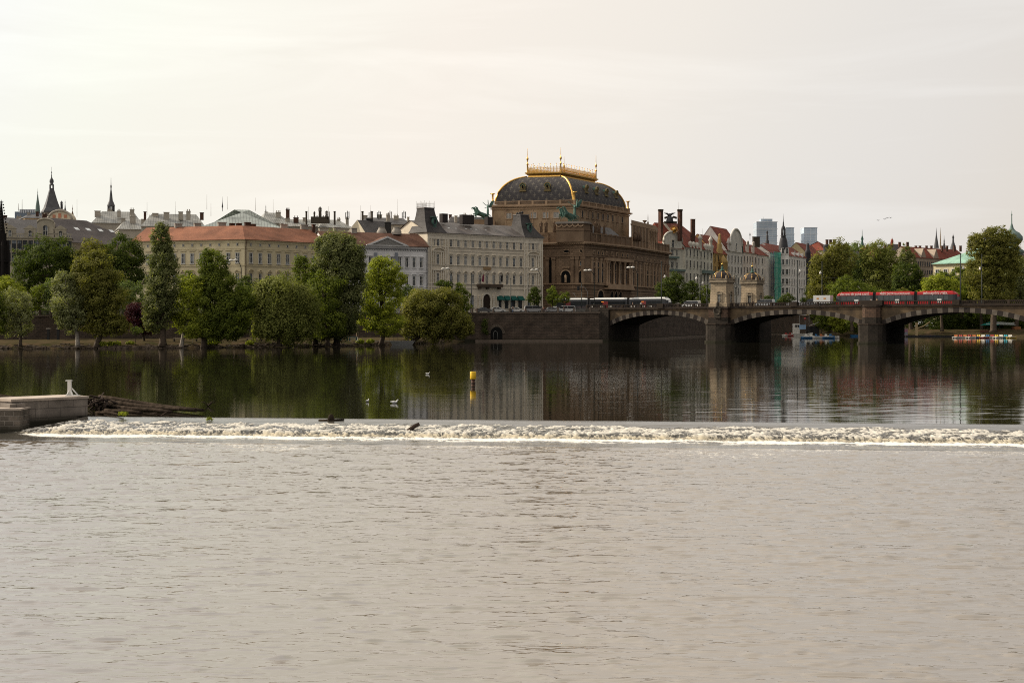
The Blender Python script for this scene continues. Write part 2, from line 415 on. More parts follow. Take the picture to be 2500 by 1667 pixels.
i, j = np.meshgrid(np.arange(nv - 1), np.arange(nu - 1), indexing='ij'); a = (i * nu + j).ravel()
q = np.stack([a, a + nu, a + nu + 1, a + 1], 1)
me.loops.add(q.size); me.loops.foreach_set('vertex_index', q.ravel().astype(np.int32))
me.polygons.add(len(q)); me.polygons.foreach_set('loop_start', (np.arange(len(q)) * 4).astype(np.int32)); me.polygons.foreach_set('loop_total', np.full(len(q), 4, dtype=np.int32))
me.polygons.foreach_set('use_smooth', np.ones(len(q), dtype=bool))
me.update(calc_edges=True); me.validate()
fo = fo * np.clip(1 + (U + .6 - (V_ - 4.6) * .9) / 1.5, 0, 1)
at = me.attributes.new('foam', 'FLOAT', 'POINT'); at.data.foreach_set('value', fo.ravel().astype(np.float32))
at = me.attributes.new('wash', 'FLOAT', 'POINT'); at.data.foreach_set('value', wash.ravel().astype(np.float32))
at = me.attributes.new('curtain', 'FLOAT', 'POINT'); at.data.foreach_set('value', (curt * act * .75).ravel().astype(np.float32))
mw, nt, N, L, B, g = watermat('weir_water', (.06, .055, .045), [(1.2, 4, .05, .35, None), (9, 12, .01, .6, None)], .12)
aa = N.new('ShaderNodeAttribute'); aa.attribute_name = 'foam'; ac = N.new('ShaderNodeAttribute'); ac.attribute_name = 'curtain'
nf = N.new('ShaderNodeTexNoise'); nf.inputs['Scale'].default_value = 22; nf.inputs['Detail'].default_value = 5; L.new(g.outputs['Position'], nf.inputs['Vector'])
ad = N.new('ShaderNodeMath'); ad.operation = 'MULTIPLY_ADD'; L.new(nf.outputs['Fac'], ad.inputs[0]); ad.inputs[1].default_value = .9; ad.inputs[2].default_value = -.45
a2 = N.new('ShaderNodeMath'); a2.operation = 'ADD'; L.new(ad.outputs[0], a2.inputs[0]); L.new(aa.outputs['Fac'], a2.inputs[1])
r2 = N.new('ShaderNodeMapRange'); r2.inputs[1].default_value = .27; r2.inputs[2].default_value = .62; L.new(a2.outputs[0], r2.inputs[0])
df = N.new('ShaderNodeBsdfDiffuse'); mc = N.new('ShaderNodeMix'); mc.data_type = 'RGBA'; L.new(ac.outputs['Fac'], mc.inputs[0]); mc.inputs[6].default_value = (.66, .64, .59, 1); aw = N.new('ShaderNodeAttribute'); aw.attribute_name = 'wash'; mwc = N.new('ShaderNodeMix'); mwc.data_type = 'RGBA'; L.new(aw.outputs['Fac'], mwc.inputs[0]); mwc.inputs[6].default_value = (.56, .53, .47, 1); mwc.inputs[7].default_value = (.72, .70, .65, 1); L.new(mwc.outputs[2], mc.inputs[6]); mc.inputs[7].default_value = (.50, .42, .27, 1)
L.new(mc.outputs[2], df.inputs['Color'])
mxs = N.new('ShaderNodeMixShader'); L.new(r2.outputs[0], mxs.inputs[0]); L.new(B.outputs[0], mxs.inputs[1]); L.new(df.outputs[0], mxs.inputs[2]); L.new(mxs.outputs[0], N['Material Output'].inputs['Surface'])
me.materials.append(mw)
o = bpy.data.objects.new('weir_water', me); COL.objects.link(o); tag(o, kind='structure')
# lower water: displaced sheet near, with ripples
nu, nv = 1050, 1250
ys = np.concatenate([[-300], np.linspace(-20, 18, 20), np.geomspace(18.3, 66, nv - 21)])
xs = np.linspace(-1, 1, nu)
Yg, Xg = np.meshgrid(ys, xs, indexing='ij')
half = np.maximum(12, np.abs(Yg) * .42) + 5
Xg = np.where(Yg < -100, Xg * 300, Xg * half); Xg = np.concatenate([np.full((len(ys), 1), -320.0), Xg, np.full((len(ys), 1), 320.0)], 1); Yg = np.concatenate([Yg[:, :1], Yg, Yg[:, :1]], 1)
# far edge follows the weir foot
yf = WP0.y + (np.clip(Xg, -60, 120) - WP0.x) * (wd.y / wd.x) - 8.45 / abs(wn.y)
Yg = np.where(Yg > 30, 30 + (Yg - 30) * (yf - 30) / 36.0, Yg)
amp = .5 + .9 * fbm(Xg * .045, Yg * .03, 3, 5)
def ridge(n, p=1.6): return 1 - np.abs(2 * n - 1) ** p
dk = np.exp(-((Xg - (Yg * .03)) / (2.2 + Yg * .06)) ** 2) * np.exp(-((Yg - 33) / 12) ** 2)
dl = np.exp(-((Xg + Yg * .34) / 4.5) ** 2) * np.exp(-((Yg - 58) / 8) ** 2)
amp = amp * (1 + .55 * dk + .7 * dl)
def sst(a, b_, x): x = np.clip((x - a) / (b_ - a), 0, 1); return x * x * (3 - 2 * x)
n1_ = .82 * vnoise(Xg * 1.15 + Yg * .25 + .5 * fbm(Xg * .5, Yg * .5, 2, 81), Yg * 4.4 + 1.1 * fbm(Xg * .8, Yg * .4, 2, 82), 73) + .18 * vnoise(Xg * 3.1, Yg * 7.3, 83)
n2_ = .8 * vnoise(Xg * 2.3 - Yg * .2, Yg * 8.1, 84) + .2 * vnoise(Xg * 5, Yg * 12, 85)
dens_ = .10 * (fbm(Xg * .07, Yg * .05, 3, 86) - .5) + .05 * dk + .06 * dl
Zg = LOW + amp * ((fbm(Xg * .35 + 5, Yg * .8, 2, 71) - .5) * .06 + (fbm(Xg * .8, Yg * 2.0, 2, 72) - .5) * .03) + .150 * np.clip(n1_ - .60 + dens_, 0, 1) * sst(.2, .5, fbm(Xg * .9, Yg * 1.6, 2, 87) + dens_ * 1.5) + .066 * np.clip(n2_ - .57 + dens_, 0, 1) + (vnoise(Xg * 5.5, Yg * 11, 77) - .5) * .006
Zg = np.where(Yg > yf - 1.2, LOW + (Zg - LOW) * np.clip((yf - Yg) / 1.2, 0, 1), Zg)
me = bpy.data.meshes.new('lower_river_water'); nr, nc = Yg.shape
me.vertices.add(nr * nc); me.vertices.foreach_set('co', np.stack([Xg, Yg, Zg], -1).reshape(-1))
i, j = np.meshgrid(np.arange(nr - 1), np.arange(nc - 1), indexing='ij'); a = (i * nc + j).ravel()
q = np.stack([a, a + 1, a + nc + 1, a + nc], 1)
me.loops.add(q.size); me.loops.foreach_set('vertex_index', q.ravel().astype(np.int32))
me.polygons.add(len(q)); me.polygons.foreach_set('loop_start', (np.arange(len(q)) * 4).astype(np.int32)); me.polygons.foreach_set('loop_total', np.full(len(q), 4, dtype=np.int32))
me.polygons.foreach_set('use_smooth', np.ones(len(q), dtype=bool)); me.update(calc_edges=True)
ml, nt, N, L, B, g = watermat('lower_water', (.145, .118, .087), [(3, 11, .02, .25, (.05, .09, .35))], .02, ior=2.5)
nf = N.new('ShaderNodeTexNoise'); nf.inputs['Scale'].default_value = 3.2; nf.inputs['Detail'].default_value = 8; nf.inputs['Roughness'].default_value = .7
mpf = N.new('ShaderNodeMapping'); mpf.inputs['Scale'].default_value = (1, 1.6, 1); L.new(g.outputs['Position'], mpf.inputs['Vector']); L.new(mpf.outputs[0], nf.inputs['Vector'])
nb = N.new('ShaderNodeTexNoise'); nb.inputs['Scale'].default_value = .11; nb.inputs['Detail'].default_value = 4; L.new(mpf.outputs[0], nb.inputs['Vector'])
# distance from the weir foot
dw = N.new('ShaderNodeVectorMath'); dw.operation = 'DOT_PRODUCT'; L.new(g.outputs['Position'], dw.inputs[0]); dw.inputs[1].default_value = (wn.x, wn.y, 0)
d0 = WP0.x * wn.x + WP0.y * wn.y
dd = N.new('ShaderNodeMapRange'); L.new(dw.outputs['Value'], dd.inputs[0]); dd.inputs[1].default_value = d0 + 7; dd.inputs[2].default_value = d0 + 20; dd.inputs[3].default_value = .27; dd.inputs[4].default_value = 0.0
sm_ = N.new('ShaderNodeMath'); sm_.operation = 'MULTIPLY_ADD'; L.new(nb.outputs['Fac'], sm_.inputs[0]); sm_.inputs[1].default_value = .5; L.new(nf.outputs['Fac'], sm_.inputs[2])
s2 = N.new('ShaderNodeMath'); s2.operation = 'ADD'; L.new(sm_.outputs[0], s2.inputs[0]); L.new(dd.outputs[0], s2.inputs[1])
fr_ = N.new('ShaderNodeMapRange'); fr_.inputs[1].default_value = 1.03; fr_.inputs[2].default_value = 1.12; L.new(s2.outputs[0], fr_.inputs[0])
df = N.new('ShaderNodeBsdfDiffuse'); df.inputs['Color'].default_value = (.68, .65, .59, 1)
mxs = N.new('ShaderNodeMixShader'); L.new(fr_.outputs[0], mxs.inputs[0]); L.new(B.outputs[0], mxs.inputs[1]); L.new(df.outputs[0], mxs.inputs[2]); L.new(mxs.outputs[0], N['Material Output'].inputs['Surface'])
me.materials.append(ml)
o = bpy.data.objects.new('lower_river_water', me); COL.objects.link(o); tag(o, kind='structure')
b = MB(); b.face([(-700, -300, -3), (900, -300, -3), (900, 1700, -3), (-700, 1700, -3)], 0)
tag(b.build('river_bed', mat('mud', (.05, .04, .03), .9)), kind='structure')

# ------------------------------------------------------------------ ground, quay, banks
QUAY = [(-420, 130), pl(0, 325), pl(1160, 396), pl(1483, 401), (47, 452), (76, 545), (125, 630), (190, 770), (420, 1500)]
QZ = [6.6, 6.95, 8.05, 8.25, 8.4, 8.4, 8.4, 8.4, 8.4]
m_ashlar = brickmat('quay_stone', (.115, .084, .064), (.075, .057, .045), (.04, .032, .026), .95, .42, .03, .9, .35, streak=.25, damp=1.0)
m_quaycap = mat('quay_cap_stone', (.16, .125, .10), .85, ns=1)
m_ground = mat('street_ground', (.10, .095, .088), 1.0, spec=0, ns=.2)
b = MB()
n = len(QUAY)
for i in range(n - 1):
    p, q = QUAY[i], QUAY[i + 1]
    b.face([(p[0], p[1], QZ[i]), (q[0], q[1], QZ[i + 1]), (q[0] - 60, q[1] + 70, QZ[i + 1]), (p[0] - 60, p[1] + 70, QZ[i])][::1], 0)
b.face([(QUAY[i][0] - 60, QUAY[i][1] + 70, QZ[i]) for i in range(n)] + [(900, 7000, 8.4), (-4000, 7000, 8.4), (-2500, 130, 6.6)], 0)
b.face([(420, 1500, 8.4), (4000, 1500, 8.4), (4000, 7000, 8.4), (900, 7000, 8.4)], 0)
tag(b.build('ground', m_ground), kind='structure')
def quaywall(i0, i1, label, z0=-1.5, capw=.9):
    t = thing('quay_wall', label, 'wall', (QUAY[i0][0], QUAY[i0][1], 0))
    b = MB(); c = MB(); l = MB()
    for i in range(i0, i1):
        F = Face(QUAY[i], QUAY[i + 1]); L_ = F.L
        p = [F.P(0, 0, z0), F.P(L_, 0, z0), F.P(L_, 1.2, z0), F.P(0, 1.2, z0), F.P(0, .06, QZ[i] - .35), F.P(L_, .06, QZ[i + 1] - .35), F.P(L_, 1.2, QZ[i + 1] - .35), F.P(0, 1.2, QZ[i] - .35)]
        b.hexa(p)
        p = [F.P(0, -.18, QZ[i] - .35), F.P(L_, -.18, QZ[i + 1] - .35), F.P(L_, 1.2, QZ[i + 1] - .35), F.P(0, 1.2, QZ[i] - .35), F.P(0, -.18, QZ[i] + .05), F.P(L_, -.18, QZ[i + 1] + .05), F.P(L_, 1.2, QZ[i + 1] + .05), F.P(0, 1.2, QZ[i] + .05)]
        c.hexa(p)
        l.box(0, L_, -.7, .05, -1, .5, 0, F.fr)
    b.build('wall_body', m_ashlar, t); c.build('coping', m_quaycap, t)
    if i0 >= 2: l.build('plinth_ledge', m_quaycap, t)
    return t
quaywall(0, 2, 'long brown stone embankment wall behind the riverside trees on the left')
quaywall(2, 3, 'sunlit free stretch of brown ashlar quay wall with a dark arched opening')
quaywall(3, 8, 'dark quay wall running away under the stone bridge')
# arched opening in the quay wall (px 1212)
F = Face(QUAY[2], QUAY[3])
b = MB(); u0 = F.u(1212); zc = 2.2
arc = [(u0 + 1.65 * math.cos(a), zc + 1.9 * math.sin(a)) for a in np.linspace(0, math.pi, 15)]
b.face([F.P(u, -.05, z) for u, z in [(u0 + 1.65, .55)] + arc + [(u0 - 1.65, .55)]], 0)
og = b.build('arched_water_gate', mat('dark_void', (.008, .008, .008), .9))
b = MB()
arc2 = [(u0 - .3 + .6 * math.cos(a), 2.0 + .9 * math.sin(a)) for a in np.linspace(0, math.pi, 9)]
b.tube([F.P(u, -.12, z) for u, z in [(u0 + .3, .6)] + arc2 + [(u0 - .9, .6)]], .07, 5)
gi = b.build('iron_grille', mat('pale_iron', (.2, .2, .19), .6), og)
b = MB()
for k in range(13):
    a0 = math.pi * k / 13; a1 = math.pi * (k + 1) / 13 - .02
    pr = []
    for rr, aa_ in ((1.7, a0), (2.35, a0), (2.35, a1), (1.7, a1)): pr.append((u0 + rr * math.cos(aa_), zc + rr * 1.12 * math.sin(aa_)))
    b.hexa([F.P(u, -.1, z) for u, z in pr] + [F.P(u, .1, z) for u, z in pr])
b.build('arch_ring', brickmat('arch_stone', (.15, .12, .095), (.11, .09, .07), (.04, .03, .02), .5, .5, .02, .9), og)
tag(og, 'dark arched water gate with pale iron hoop in the quay wall', 'gate')

# natural bank, left
shore = [(-900, 250), (-300, 283), (0, 291), (100, 289), (200, 292), (300, 291), (400, 296), (500, 300), (600, 305), (700, 311), (800, 320), (900, 330), (985, 344), (1060, 368), (1135, 394)]
SP = [pl(p, d) for p, d in shore]
def quay_at(px):
    for i in range(3):
        F = Face(QUAY[i], QUAY[i + 1]); u = F.u(px)
        if 0 <= u <= F.L + .01: return F.P(u, -.02, 0)
    return F.P(F.L, -.02, 0)
rows = []; ts = [0, .02, .045, .08, .12, .2, .35, .6, 1.0]; zs = [-.9, .05, .42, .62, 1.0, 1.15, 1.3, 1.4, 1.5]
pxs = np.concatenate([np.linspace(-900, -50, 20), np.linspace(-40, 1135, 300)])
sx = np.interp(pxs, [s[0] for s in shore], [p[0] for p in SP]); sy = np.interp(pxs, [s[0] for s in shore], [p[1] for p in SP])
for t, z in zip(ts, zs):
    r = []
    for k, px in enumerate(pxs):
        Q = quay_at(max(px, -880)); wob = (float(fbm(np.array(px * .03), np.array(t * 9.0), 4, 9)) - .5)
        fade = min(1, (1135 - px) / 60.0)
        r.append((sx[k] + (Q[0] - sx[k]) * t, sy[k] + (Q[1] - sy[k]) * t + (wob * 5 if t < .3 else 0), (z + wob * .55 * (1 if 0 < t < 1 else 0)) * max(.15, fade) if z > 0 else z))
    rows.append(r)
b = MB(); b.grid(rows)
m_bank = mat('bank_earth', (.085, .058, .036), 1.0, (.035, .036, .016), spec=0, ns=.5, detail=8, bump=.9, bs=2.5)
tag(b.build('river_bank', m_bank), kind='structure')
# rubble along the water line
b = MB(); rnd = random.Random(3)
for k in range(900):
    px = rnd.uniform(-60, 1080); i = int(np.searchsorted(pxs, px)); t = abs(rnd.gauss(0, .03)) + .012
    Q = quay_at(px); x = sx[i] + (Q[0] - sx[i]) * t; y = sy[i] + (Q[1] - sy[i]) * t; z = np.interp(t, ts, zs); s_ = rnd.uniform(.12, .5)
    p = [(x + s_ * a * rnd.uniform(.7, 1.3), y + s_ * c * rnd.uniform(.7, 1.3), z + s_ * e * rnd.uniform(.5, .9)) for e in (-.5, .6) for a, c in ((-1, -1), (1, -1), (1, 1), (-1, 1))]
    b.hexa(p)
tag(b.build('bank_rubble', mat('rubble', (.15, .115, .085), .9, (.05, .038, .028), ns=2)), 'low rubble stones scattered along the muddy water edge', 'rubble', kind='stuff')

# wooded island beyond the bridge, right
isl = [pl(1975, 640), pl(1990, 560), pl(2120, 535), pl(2300, 520), pl(2520, 505), pl(2900, 470), pl(3600, 520), pl(3600, 900), pl(2500, 900), pl(2000, 820)]
b = MB(); cx = sum(p[0] for p in isl) / len(isl); cy = sum(p[1] for p in isl) / len(isl)
def ring(s, z): return [(cx + (p[0] - cx) * s, cy + (p[1] - cy) * s, z) for p in isl]
b.grid([ring(1.0, -1), ring(.99, .5), ring(.965, 1.4), ring(.93, 2.6), ring(.5, 3), ring(.01, 3)], 0, True)
tag(b.build('river_island', m_bank), kind='structure')
# ------------------------------------------------------------------ shared building materials
G = glassmat()
M_wht = mat('white_paint', (.62, .60, .55), .6, ns=2)
M_yel = mat('yellow_stucco', (.68, .59, .39), .85, ns=.35, streak=.12)
M_white = mat('white_stucco', (.74, .73, .73), .85, ns=.3, streak=.15)
M_cream = mat('cream_stucco', (.74, .66, .53), .85, ns=.3, streak=.2)
M_creamtrim = mat('cream_trim', (.76, .69, .57), .85, ns=.8, streak=.3)
M_sand = mat('brown_sandstone', (.24, .167, .11), .88, (.145, .096, .063), ns=.22, detail=8, streak=.35)
M_sandl = mat('pale_sandstone', (.40, .285, .19), .88, (.29, .20, .13), ns=.3, detail=8, streak=.25)
M_orange = brickmat('orange_tile', (.34, .145, .078), (.27, .11, .06), (.17, .07, .045), .28, .30, .03, .8, .22)
M_brown = brickmat('brown_tile', (.17, .085, .055), (.14, .07, .045), (.08, .04, .03), .28, .30, .03, .8, .15)
M_red = brickmat('red_tile', (.24, .055, .03), (.19, .045, .028), (.10, .03, .02), .28, .30, .03, .8, .2)
M_slate = brickmat('slate', (.085, .078, .075), (.065, .06, .06), (.04, .035, .035), .5, .35, .03, .55, .3)
M_seam = brickmat('seamed_metal_roof', (.14, .12, .11), (.115, .10, .095), (.05, .045, .04), .65, 30, .05, .5, .3, offset=0)
M_pale = brickmat('pale_metal_roof', (.30, .295, .27), (.25, .245, .225), (.11, .11, .10), .8, 1.6, .06, .45, .3, offset=0)
M_copper = mat('green_copper', (.095, .165, .135), .75, (.045, .095, .08), ns=1.5)
M_copperroof = brickmat('green_copper_roof', (.28, .46, .36), (.24, .40, .32), (.14, .25, .2), .7, 20, .06, .6, .3, offset=0)
M_gold = mat('gilding', (.85, .52, .15), .38, (.55, .32, .08), ns=3, metal=1.0)
M_dark = mat('dark_metal', (.025, .025, .026), .5, ns=2)
M_soot = mat('sooty_stone', (.07, .058, .045), .9, ns=.6)
M_chim = mat('pale_chimney_render', (.36, .33, .29), .9, ns=.8, streak=.35)
M_brickch = brickmat('chimney_brick', (.13, .06, .042), (.10, .05, .036), (.07, .05, .038), .25, .08, .012, .9, .5)
M_grey = mat('grey_stucco', (.68, .65, .60), .85, ns=.3, streak=.25)
M_void = mat('dark_void', (.008, .008, .008), .9)

_WM = {}
def winmesh(w, h, style='plain', frame_m=M_wht, trim_m=M_wht, glass=None, cross=.62, head=None, sill=True, sur=.16):
    """one window: surround, sill, hood, painted frame with glazing bars, glass. local x along wall, -y outward, z=0 at the opening's foot"""
    key = (round(w, 2), round(h, 2), style, frame_m.name, trim_m.name, head, sill, sur)
    if key in _WM: return _WM[key]
    b = MB(); x0, x1 = -w / 2, w / 2
    arch = style == 'arch'
    b.face([(x0, -.03, 0), (x1, -.03, 0), (x1, -.03, h), (x0, -.03, h)], 1)
    if arch:
        n = 8; r = w / 2
        b.face([(x1, -.03, h)] + [(r * math.cos(math.pi * k / n), -.03, h + r * math.sin(math.pi * k / n)) for k in range(1, n)] + [(x0, -.03, h)], 1)
        for k in range(n):
            a0, a1 = math.pi * k / n, math.pi * (k + 1) / n
            pr = [(r * math.cos(a0), h + r * math.sin(a0)), ((r + sur) * math.cos(a0), h + (r + sur) * math.sin(a0)), ((r + sur) * math.cos(a1), h + (r + sur) * math.sin(a1)), (r * math.cos(a1), h + r * math.sin(a1))]
            b.hexa([(p[0], -.18, p[1]) for p in pr] + [(p[0], .02, p[1]) for p in pr], 2)
    f = .085
    b.box(x0, x0 + f, -.09, 0, 0, h, 0); b.box(x1 - f, x1, -.09, 0, 0, h, 0)
    b.box(x0 + f, x1 - f, -.088, 0, 0, f, 0)
    if not arch: b.box(x0 + f, x1 - f, -.088, 0, h - f, h, 0)
    if w > .7:
        b.box(-.05, .05, -.086, 0, f, h - f, 0); b.box(x0 + f, -.035, -.084, 0, h * cross - .045, h * cross + .045, 0); b.box(.035, x1 - f, -.084, 0, h * cross - .03, h * cross + .03, 0)
    if w > 1.6:
        for q in (-.5, .5): b.box(q * w * .5 - .03, q * w * .5 + .03, -.082, 0, f, h * cross - .03, 0)
    if sur:
        b.box(x0 - sur, x0, -.17, .02, 0, h, 2); b.box(x1, x1 + sur, -.17, .02, 0, h, 2)
        if not arch: b.box(x0 - sur, x1 + sur, -.175, .02, h, h + sur, 2)
    if sill: b.box(x0 - sur - .1, x1 + sur + .1, -.32, .02, -.16, 0, 2)
    if head:
        zt = h + sur + (.35 if head != 'low' else .12)
        e = sur + .22
        b.box(x0 - e, x1 + e, -.38, .02, zt, zt + .13, 2)
        if head != 'low':
            b.box(x0 - e + .04, x0 - e + .2, -.3, .02, h + .05, zt, 2); b.box(x1 + e - .2, x1 + e - .04, -.3, .02, h + .05, zt, 2)
        if head == 'tri':
            for s in (-1, 1):
                p = [(s * (x1 + e), zt + .13), (s * (x1 + e) - s * .25, zt + .13), (0, zt + .5), (0, zt + .66)]
                b.hexa([(a, -.38, c) for a, c in p] + [(a, .02, c) for a, c in p], 2)
        if head == 'arc':
            n = 6
            for k in range(n):
                q = []
                for t, r_ in ((k, .13), (k, .0), (k + 1, .0), (k + 1, .13)):
                    a = math.pi * t / n; q.append(((x1 + e) * math.cos(a), zt + .13 + (.42 + r_) * math.sin(a) + 0))
                b.hexa([(a, -.38, c) for a, c in q] + [(a, .02, c) for a, c in q], 2)
    o = b.build('window', [frame_m, glass or G, trim_m])
    me = o.data; bpy.data.objects.remove(o); _WM[key] = me
    return me
def win(F, u, z, me, parent, v=0.0, name='window', label=None):
    return inst(me, name, parent, F.P(u, v, z), F.a, label=label)
def winrow(F, us, z, me, parent, v=0.0, name='window'):
    return [win(F, u, z, me, parent, v, name) for u in us]
def lin(a, b, n): return [a + (b - a) * k / (n - 1) for k in range(n)] if n > 1 else [(a + b) / 2]
def px_us(F, pa, pb, n): return lin(F.u(pa), F.u(pb), n)

def offs(poly, d):
    """offset an open plan polyline to its far side (left of travel, away from the camera) by d, mitred"""
    P = [Vector(p) for p in poly]; out = []
    for i, p in enumerate(P):
        ds = []
        if i > 0: ds.append((P[i] - P[i - 1]).normalized())
        if i < len(P) - 1: ds.append((P[i + 1] - P[i]).normalized())
        ns = [Vector((-q.y, q.x)) for q in ds]
        m = sum(ns, Vector((0, 0)))
        m.normalize(); k = d / max(.3, m.dot(ns[0])); out.append(p + m * k)
    return out
def bar(t, poly, depth, z0, ze, zr, wallm, roofm, hipL=0, hipR=0, over=.5, cornice=.6, belts=(), trim=None, plinth=True, ridge=.5, eaves=None):
    """bent block with pitched roof along it. parts: wall, roof, cornice"""
    fr_ = [Vector(p) for p in poly]; bk = offs(poly, depth)
    n = len(fr_)
    w = MB()
    for i in range(n - 1):
        a, b_, c, d = fr_[i], fr_[i + 1], bk[i + 1], bk[i]
        w.face([(a.x, a.y, z0), (b_.x, b_.y, z0), (b_.x, b_.y, ze), (a.x, a.y, ze)], 0)
        w.face([(c.x, c.y, z0), (d.x, d.y, z0), (d.x, d.y, ze), (c.x, c.y, ze)], 0)
    ends = []
    for i, hip in ((0, hipL), (n - 1, hipR)):
        a, d = (fr_[i], bk[i]) if i else (bk[i], fr_[i])
        m = offs(poly, depth * ridge)[i]
        if hip or zr <= ze: w.face([(a.x, a.y, z0), (d.x, d.y, z0), (d.x, d.y, ze), (a.x, a.y, ze)], 0)
        else: w.face([(a.x, a.y, z0), (d.x, d.y, z0), (d.x, d.y, ze), (m.x, m.y, zr - .05), (a.x, a.y, ze)], 0)
    w.build('wall', wallm, t)
    r = MB(); fo = offs(poly, -over); bo = offs(poly, depth + over); mo = offs(poly, depth * ridge)
    dl = (fr_[1] - fr_[0]).normalized(); dr = (fr_[-1] - fr_[-2]).normalized()
    fo[0] = fo[0] - dl * over * .6; bo[0] = bo[0] - dl * over * .6; fo[-1] = fo[-1] + dr * over * .6; bo[-1] = bo[-1] + dr * over * .6
    mL, mR = mo[0] + dl * hipL, mo[-1] - dr * hipR; mo[0] = mL - (dl * over * .6 if not hipL else dl * 0); mo[-1] = mR + (dr * over * .6 if not hipR else dr * 0)
    zo = ze + .02
    if zr > ze:
        for i in range(n - 1):
            r.face([(fo[i].x, fo[i].y, zo), (fo[i + 1].x, fo[i + 1].y, zo), (mo[i + 1].x, mo[i + 1].y, zr), (mo[i].x, mo[i].y, zr)], 0)
            r.face([(bo[i + 1].x, bo[i + 1].y, zo), (bo[i].x, bo[i].y, zo), (mo[i].x, mo[i].y, zr), (mo[i + 1].x, mo[i + 1].y, zr)], 0)
            r.face([(fo[i].x, fo[i].y, zo - .12), (fo[i + 1].x, fo[i + 1].y, zo - .12), (fo[i + 1].x, fo[i + 1].y, zo), (fo[i].x, fo[i].y, zo)], 0)
        if hipL: r.face([(bo[0].x, bo[0].y, zo), (fo[0].x, fo[0].y, zo), (mo[0].x, mo[0].y, zr)], 0)
        if hipR: r.face([(fo[-1].x, fo[-1].y, zo), (bo[-1].x, bo[-1].y, zo), (mo[-1].x, mo[-1].y, zr)], 0)
        under = [(p.x, p.y, zo - .12) for p in fo] + [(p.x, p.y, zo - .12) for p in bo[::-1]]
        r.face(under[::-1], 0)
    else:
        for i in range(n - 1):
            r.face([(fo[i].x, fo[i].y, zo), (fo[i + 1].x, fo[i + 1].y, zo), (bo[i + 1].x, bo[i + 1].y, zo), (bo[i].x, bo[i].y, zo)], 0)
            r.face([(fo[i].x, fo[i].y, zo - .2), (fo[i + 1].x, fo[i + 1].y, zo - .2), (fo[i + 1].x, fo[i + 1].y, zo), (fo[i].x, fo[i].y, zo)], 0)
    rf = r.build('roof', roofm, t)
    if cornice:
        c = MB()
        prof = [(.02, ze - cornice), (-.12, ze - cornice), (-.2, ze - cornice * .6), (-over * .6, ze - cornice * .35), (-over * .8, ze - .13), (.02, ze - .13)]
        o_ = [[(*q, z) for q in [tuple(p) for p in offs(poly, v)]] for v, z in prof]
        k = len(prof)
        for i in range(n - 1):
            for j in range(k):
                a, b_ = o_[j], o_[(j + 1) % k]
                c.face([a[i], a[i + 1], b_[i + 1], b_[i]], 0)
        for z, hgt, dp in belts:
            for i in range(n - 1):
                F = Face(fr_[i], fr_[i + 1]); c.box(-.05, F.L + .05, -dp, .02, z, z + hgt, 0, F.fr)
        c.build('cornice', trim or wallm, t)
    return rf
def chimney(t_or_roof, p, w, d, z0, z1, a=0.0, m=None, pots=0, name='chimney', cap=True):
    fr_ = frame(p[0], p[1], a); b = MB()
    b.box(-w / 2, w / 2, -d / 2, d / 2, z0, z1, 0, fr_)
    if cap: b.box(-w / 2 - .12, w / 2 + .12, -d / 2 - .12, d / 2 + .12, z1 + .002, z1 + .18, 0, fr_)
    for k in range(pots):
        u = (k + .5) / pots * w - w / 2
        b.lathe([(.16, 0), (.14, .5), (.2, .55), (.2, .65), (.01, .66)], fr_((u, 0, z1 + .15)), 8)
    return b.build(name, m or M_chim, t_or_roof)
def chpx(t, px0, px1, yt, yb, D, m=None, pots=0, d=1.0, a=.3, name='chimney', cap=True):
    w = (px1 - px0) * D / FPX
    return chimney(t, (wx((px0 + px1) / 2, D), D), w * .92, d, wz(yb, D) - .6, wz(yt, D) - (.18 if cap else 0), a, m, pots, name, cap)
def skylight(roof, c, a, pitch, w=.8, l=1.1):
    """flat glazed hatch lying on a slope; c point on the slope, a facade angle"""
    b = MB(); cp, sp = math.cos(pitch), math.sin(pitch); f = frame(c[0], c[1], a, c[2])
    def q(u, s, h): return f((u, s * cp - h * sp, s * sp + h * cp))
    b.hexa([q(-w / 2, -l / 2, 0), q(w / 2, -l / 2, 0), q(w / 2, l / 2, 0), q(-w / 2, l / 2, 0), q(-w / 2, -l / 2, .12), q(w / 2, -l / 2, .12), q(w / 2, l / 2, .12), q(-w / 2, l / 2, .12)], 0)
    b.face([q(-w / 2 + .08, -l / 2 + .08, .125), q(w / 2 - .08, -l / 2 + .08, .125), q(w / 2 - .08, l / 2 - .08, .125), q(-w / 2 + .08, l / 2 - .08, .125)], 1)
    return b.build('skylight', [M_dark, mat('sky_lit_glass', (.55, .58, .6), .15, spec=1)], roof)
def roofpt(F, px, v, run, ze, zr):
    """point on the front slope of a bar roof at picture column px, v metres behind the facade"""
    u = F.u(px); p = F.P(u, v, ze + (zr - ze) * (v / run)); return p
def rooflights(roof, F, pxs, v, run, ze, zr, **k):
    for px in pxs: skylight(roof, roofpt(F, px, v, run, ze, zr + .03), F.a, math.atan2(zr - ze, run), **k)

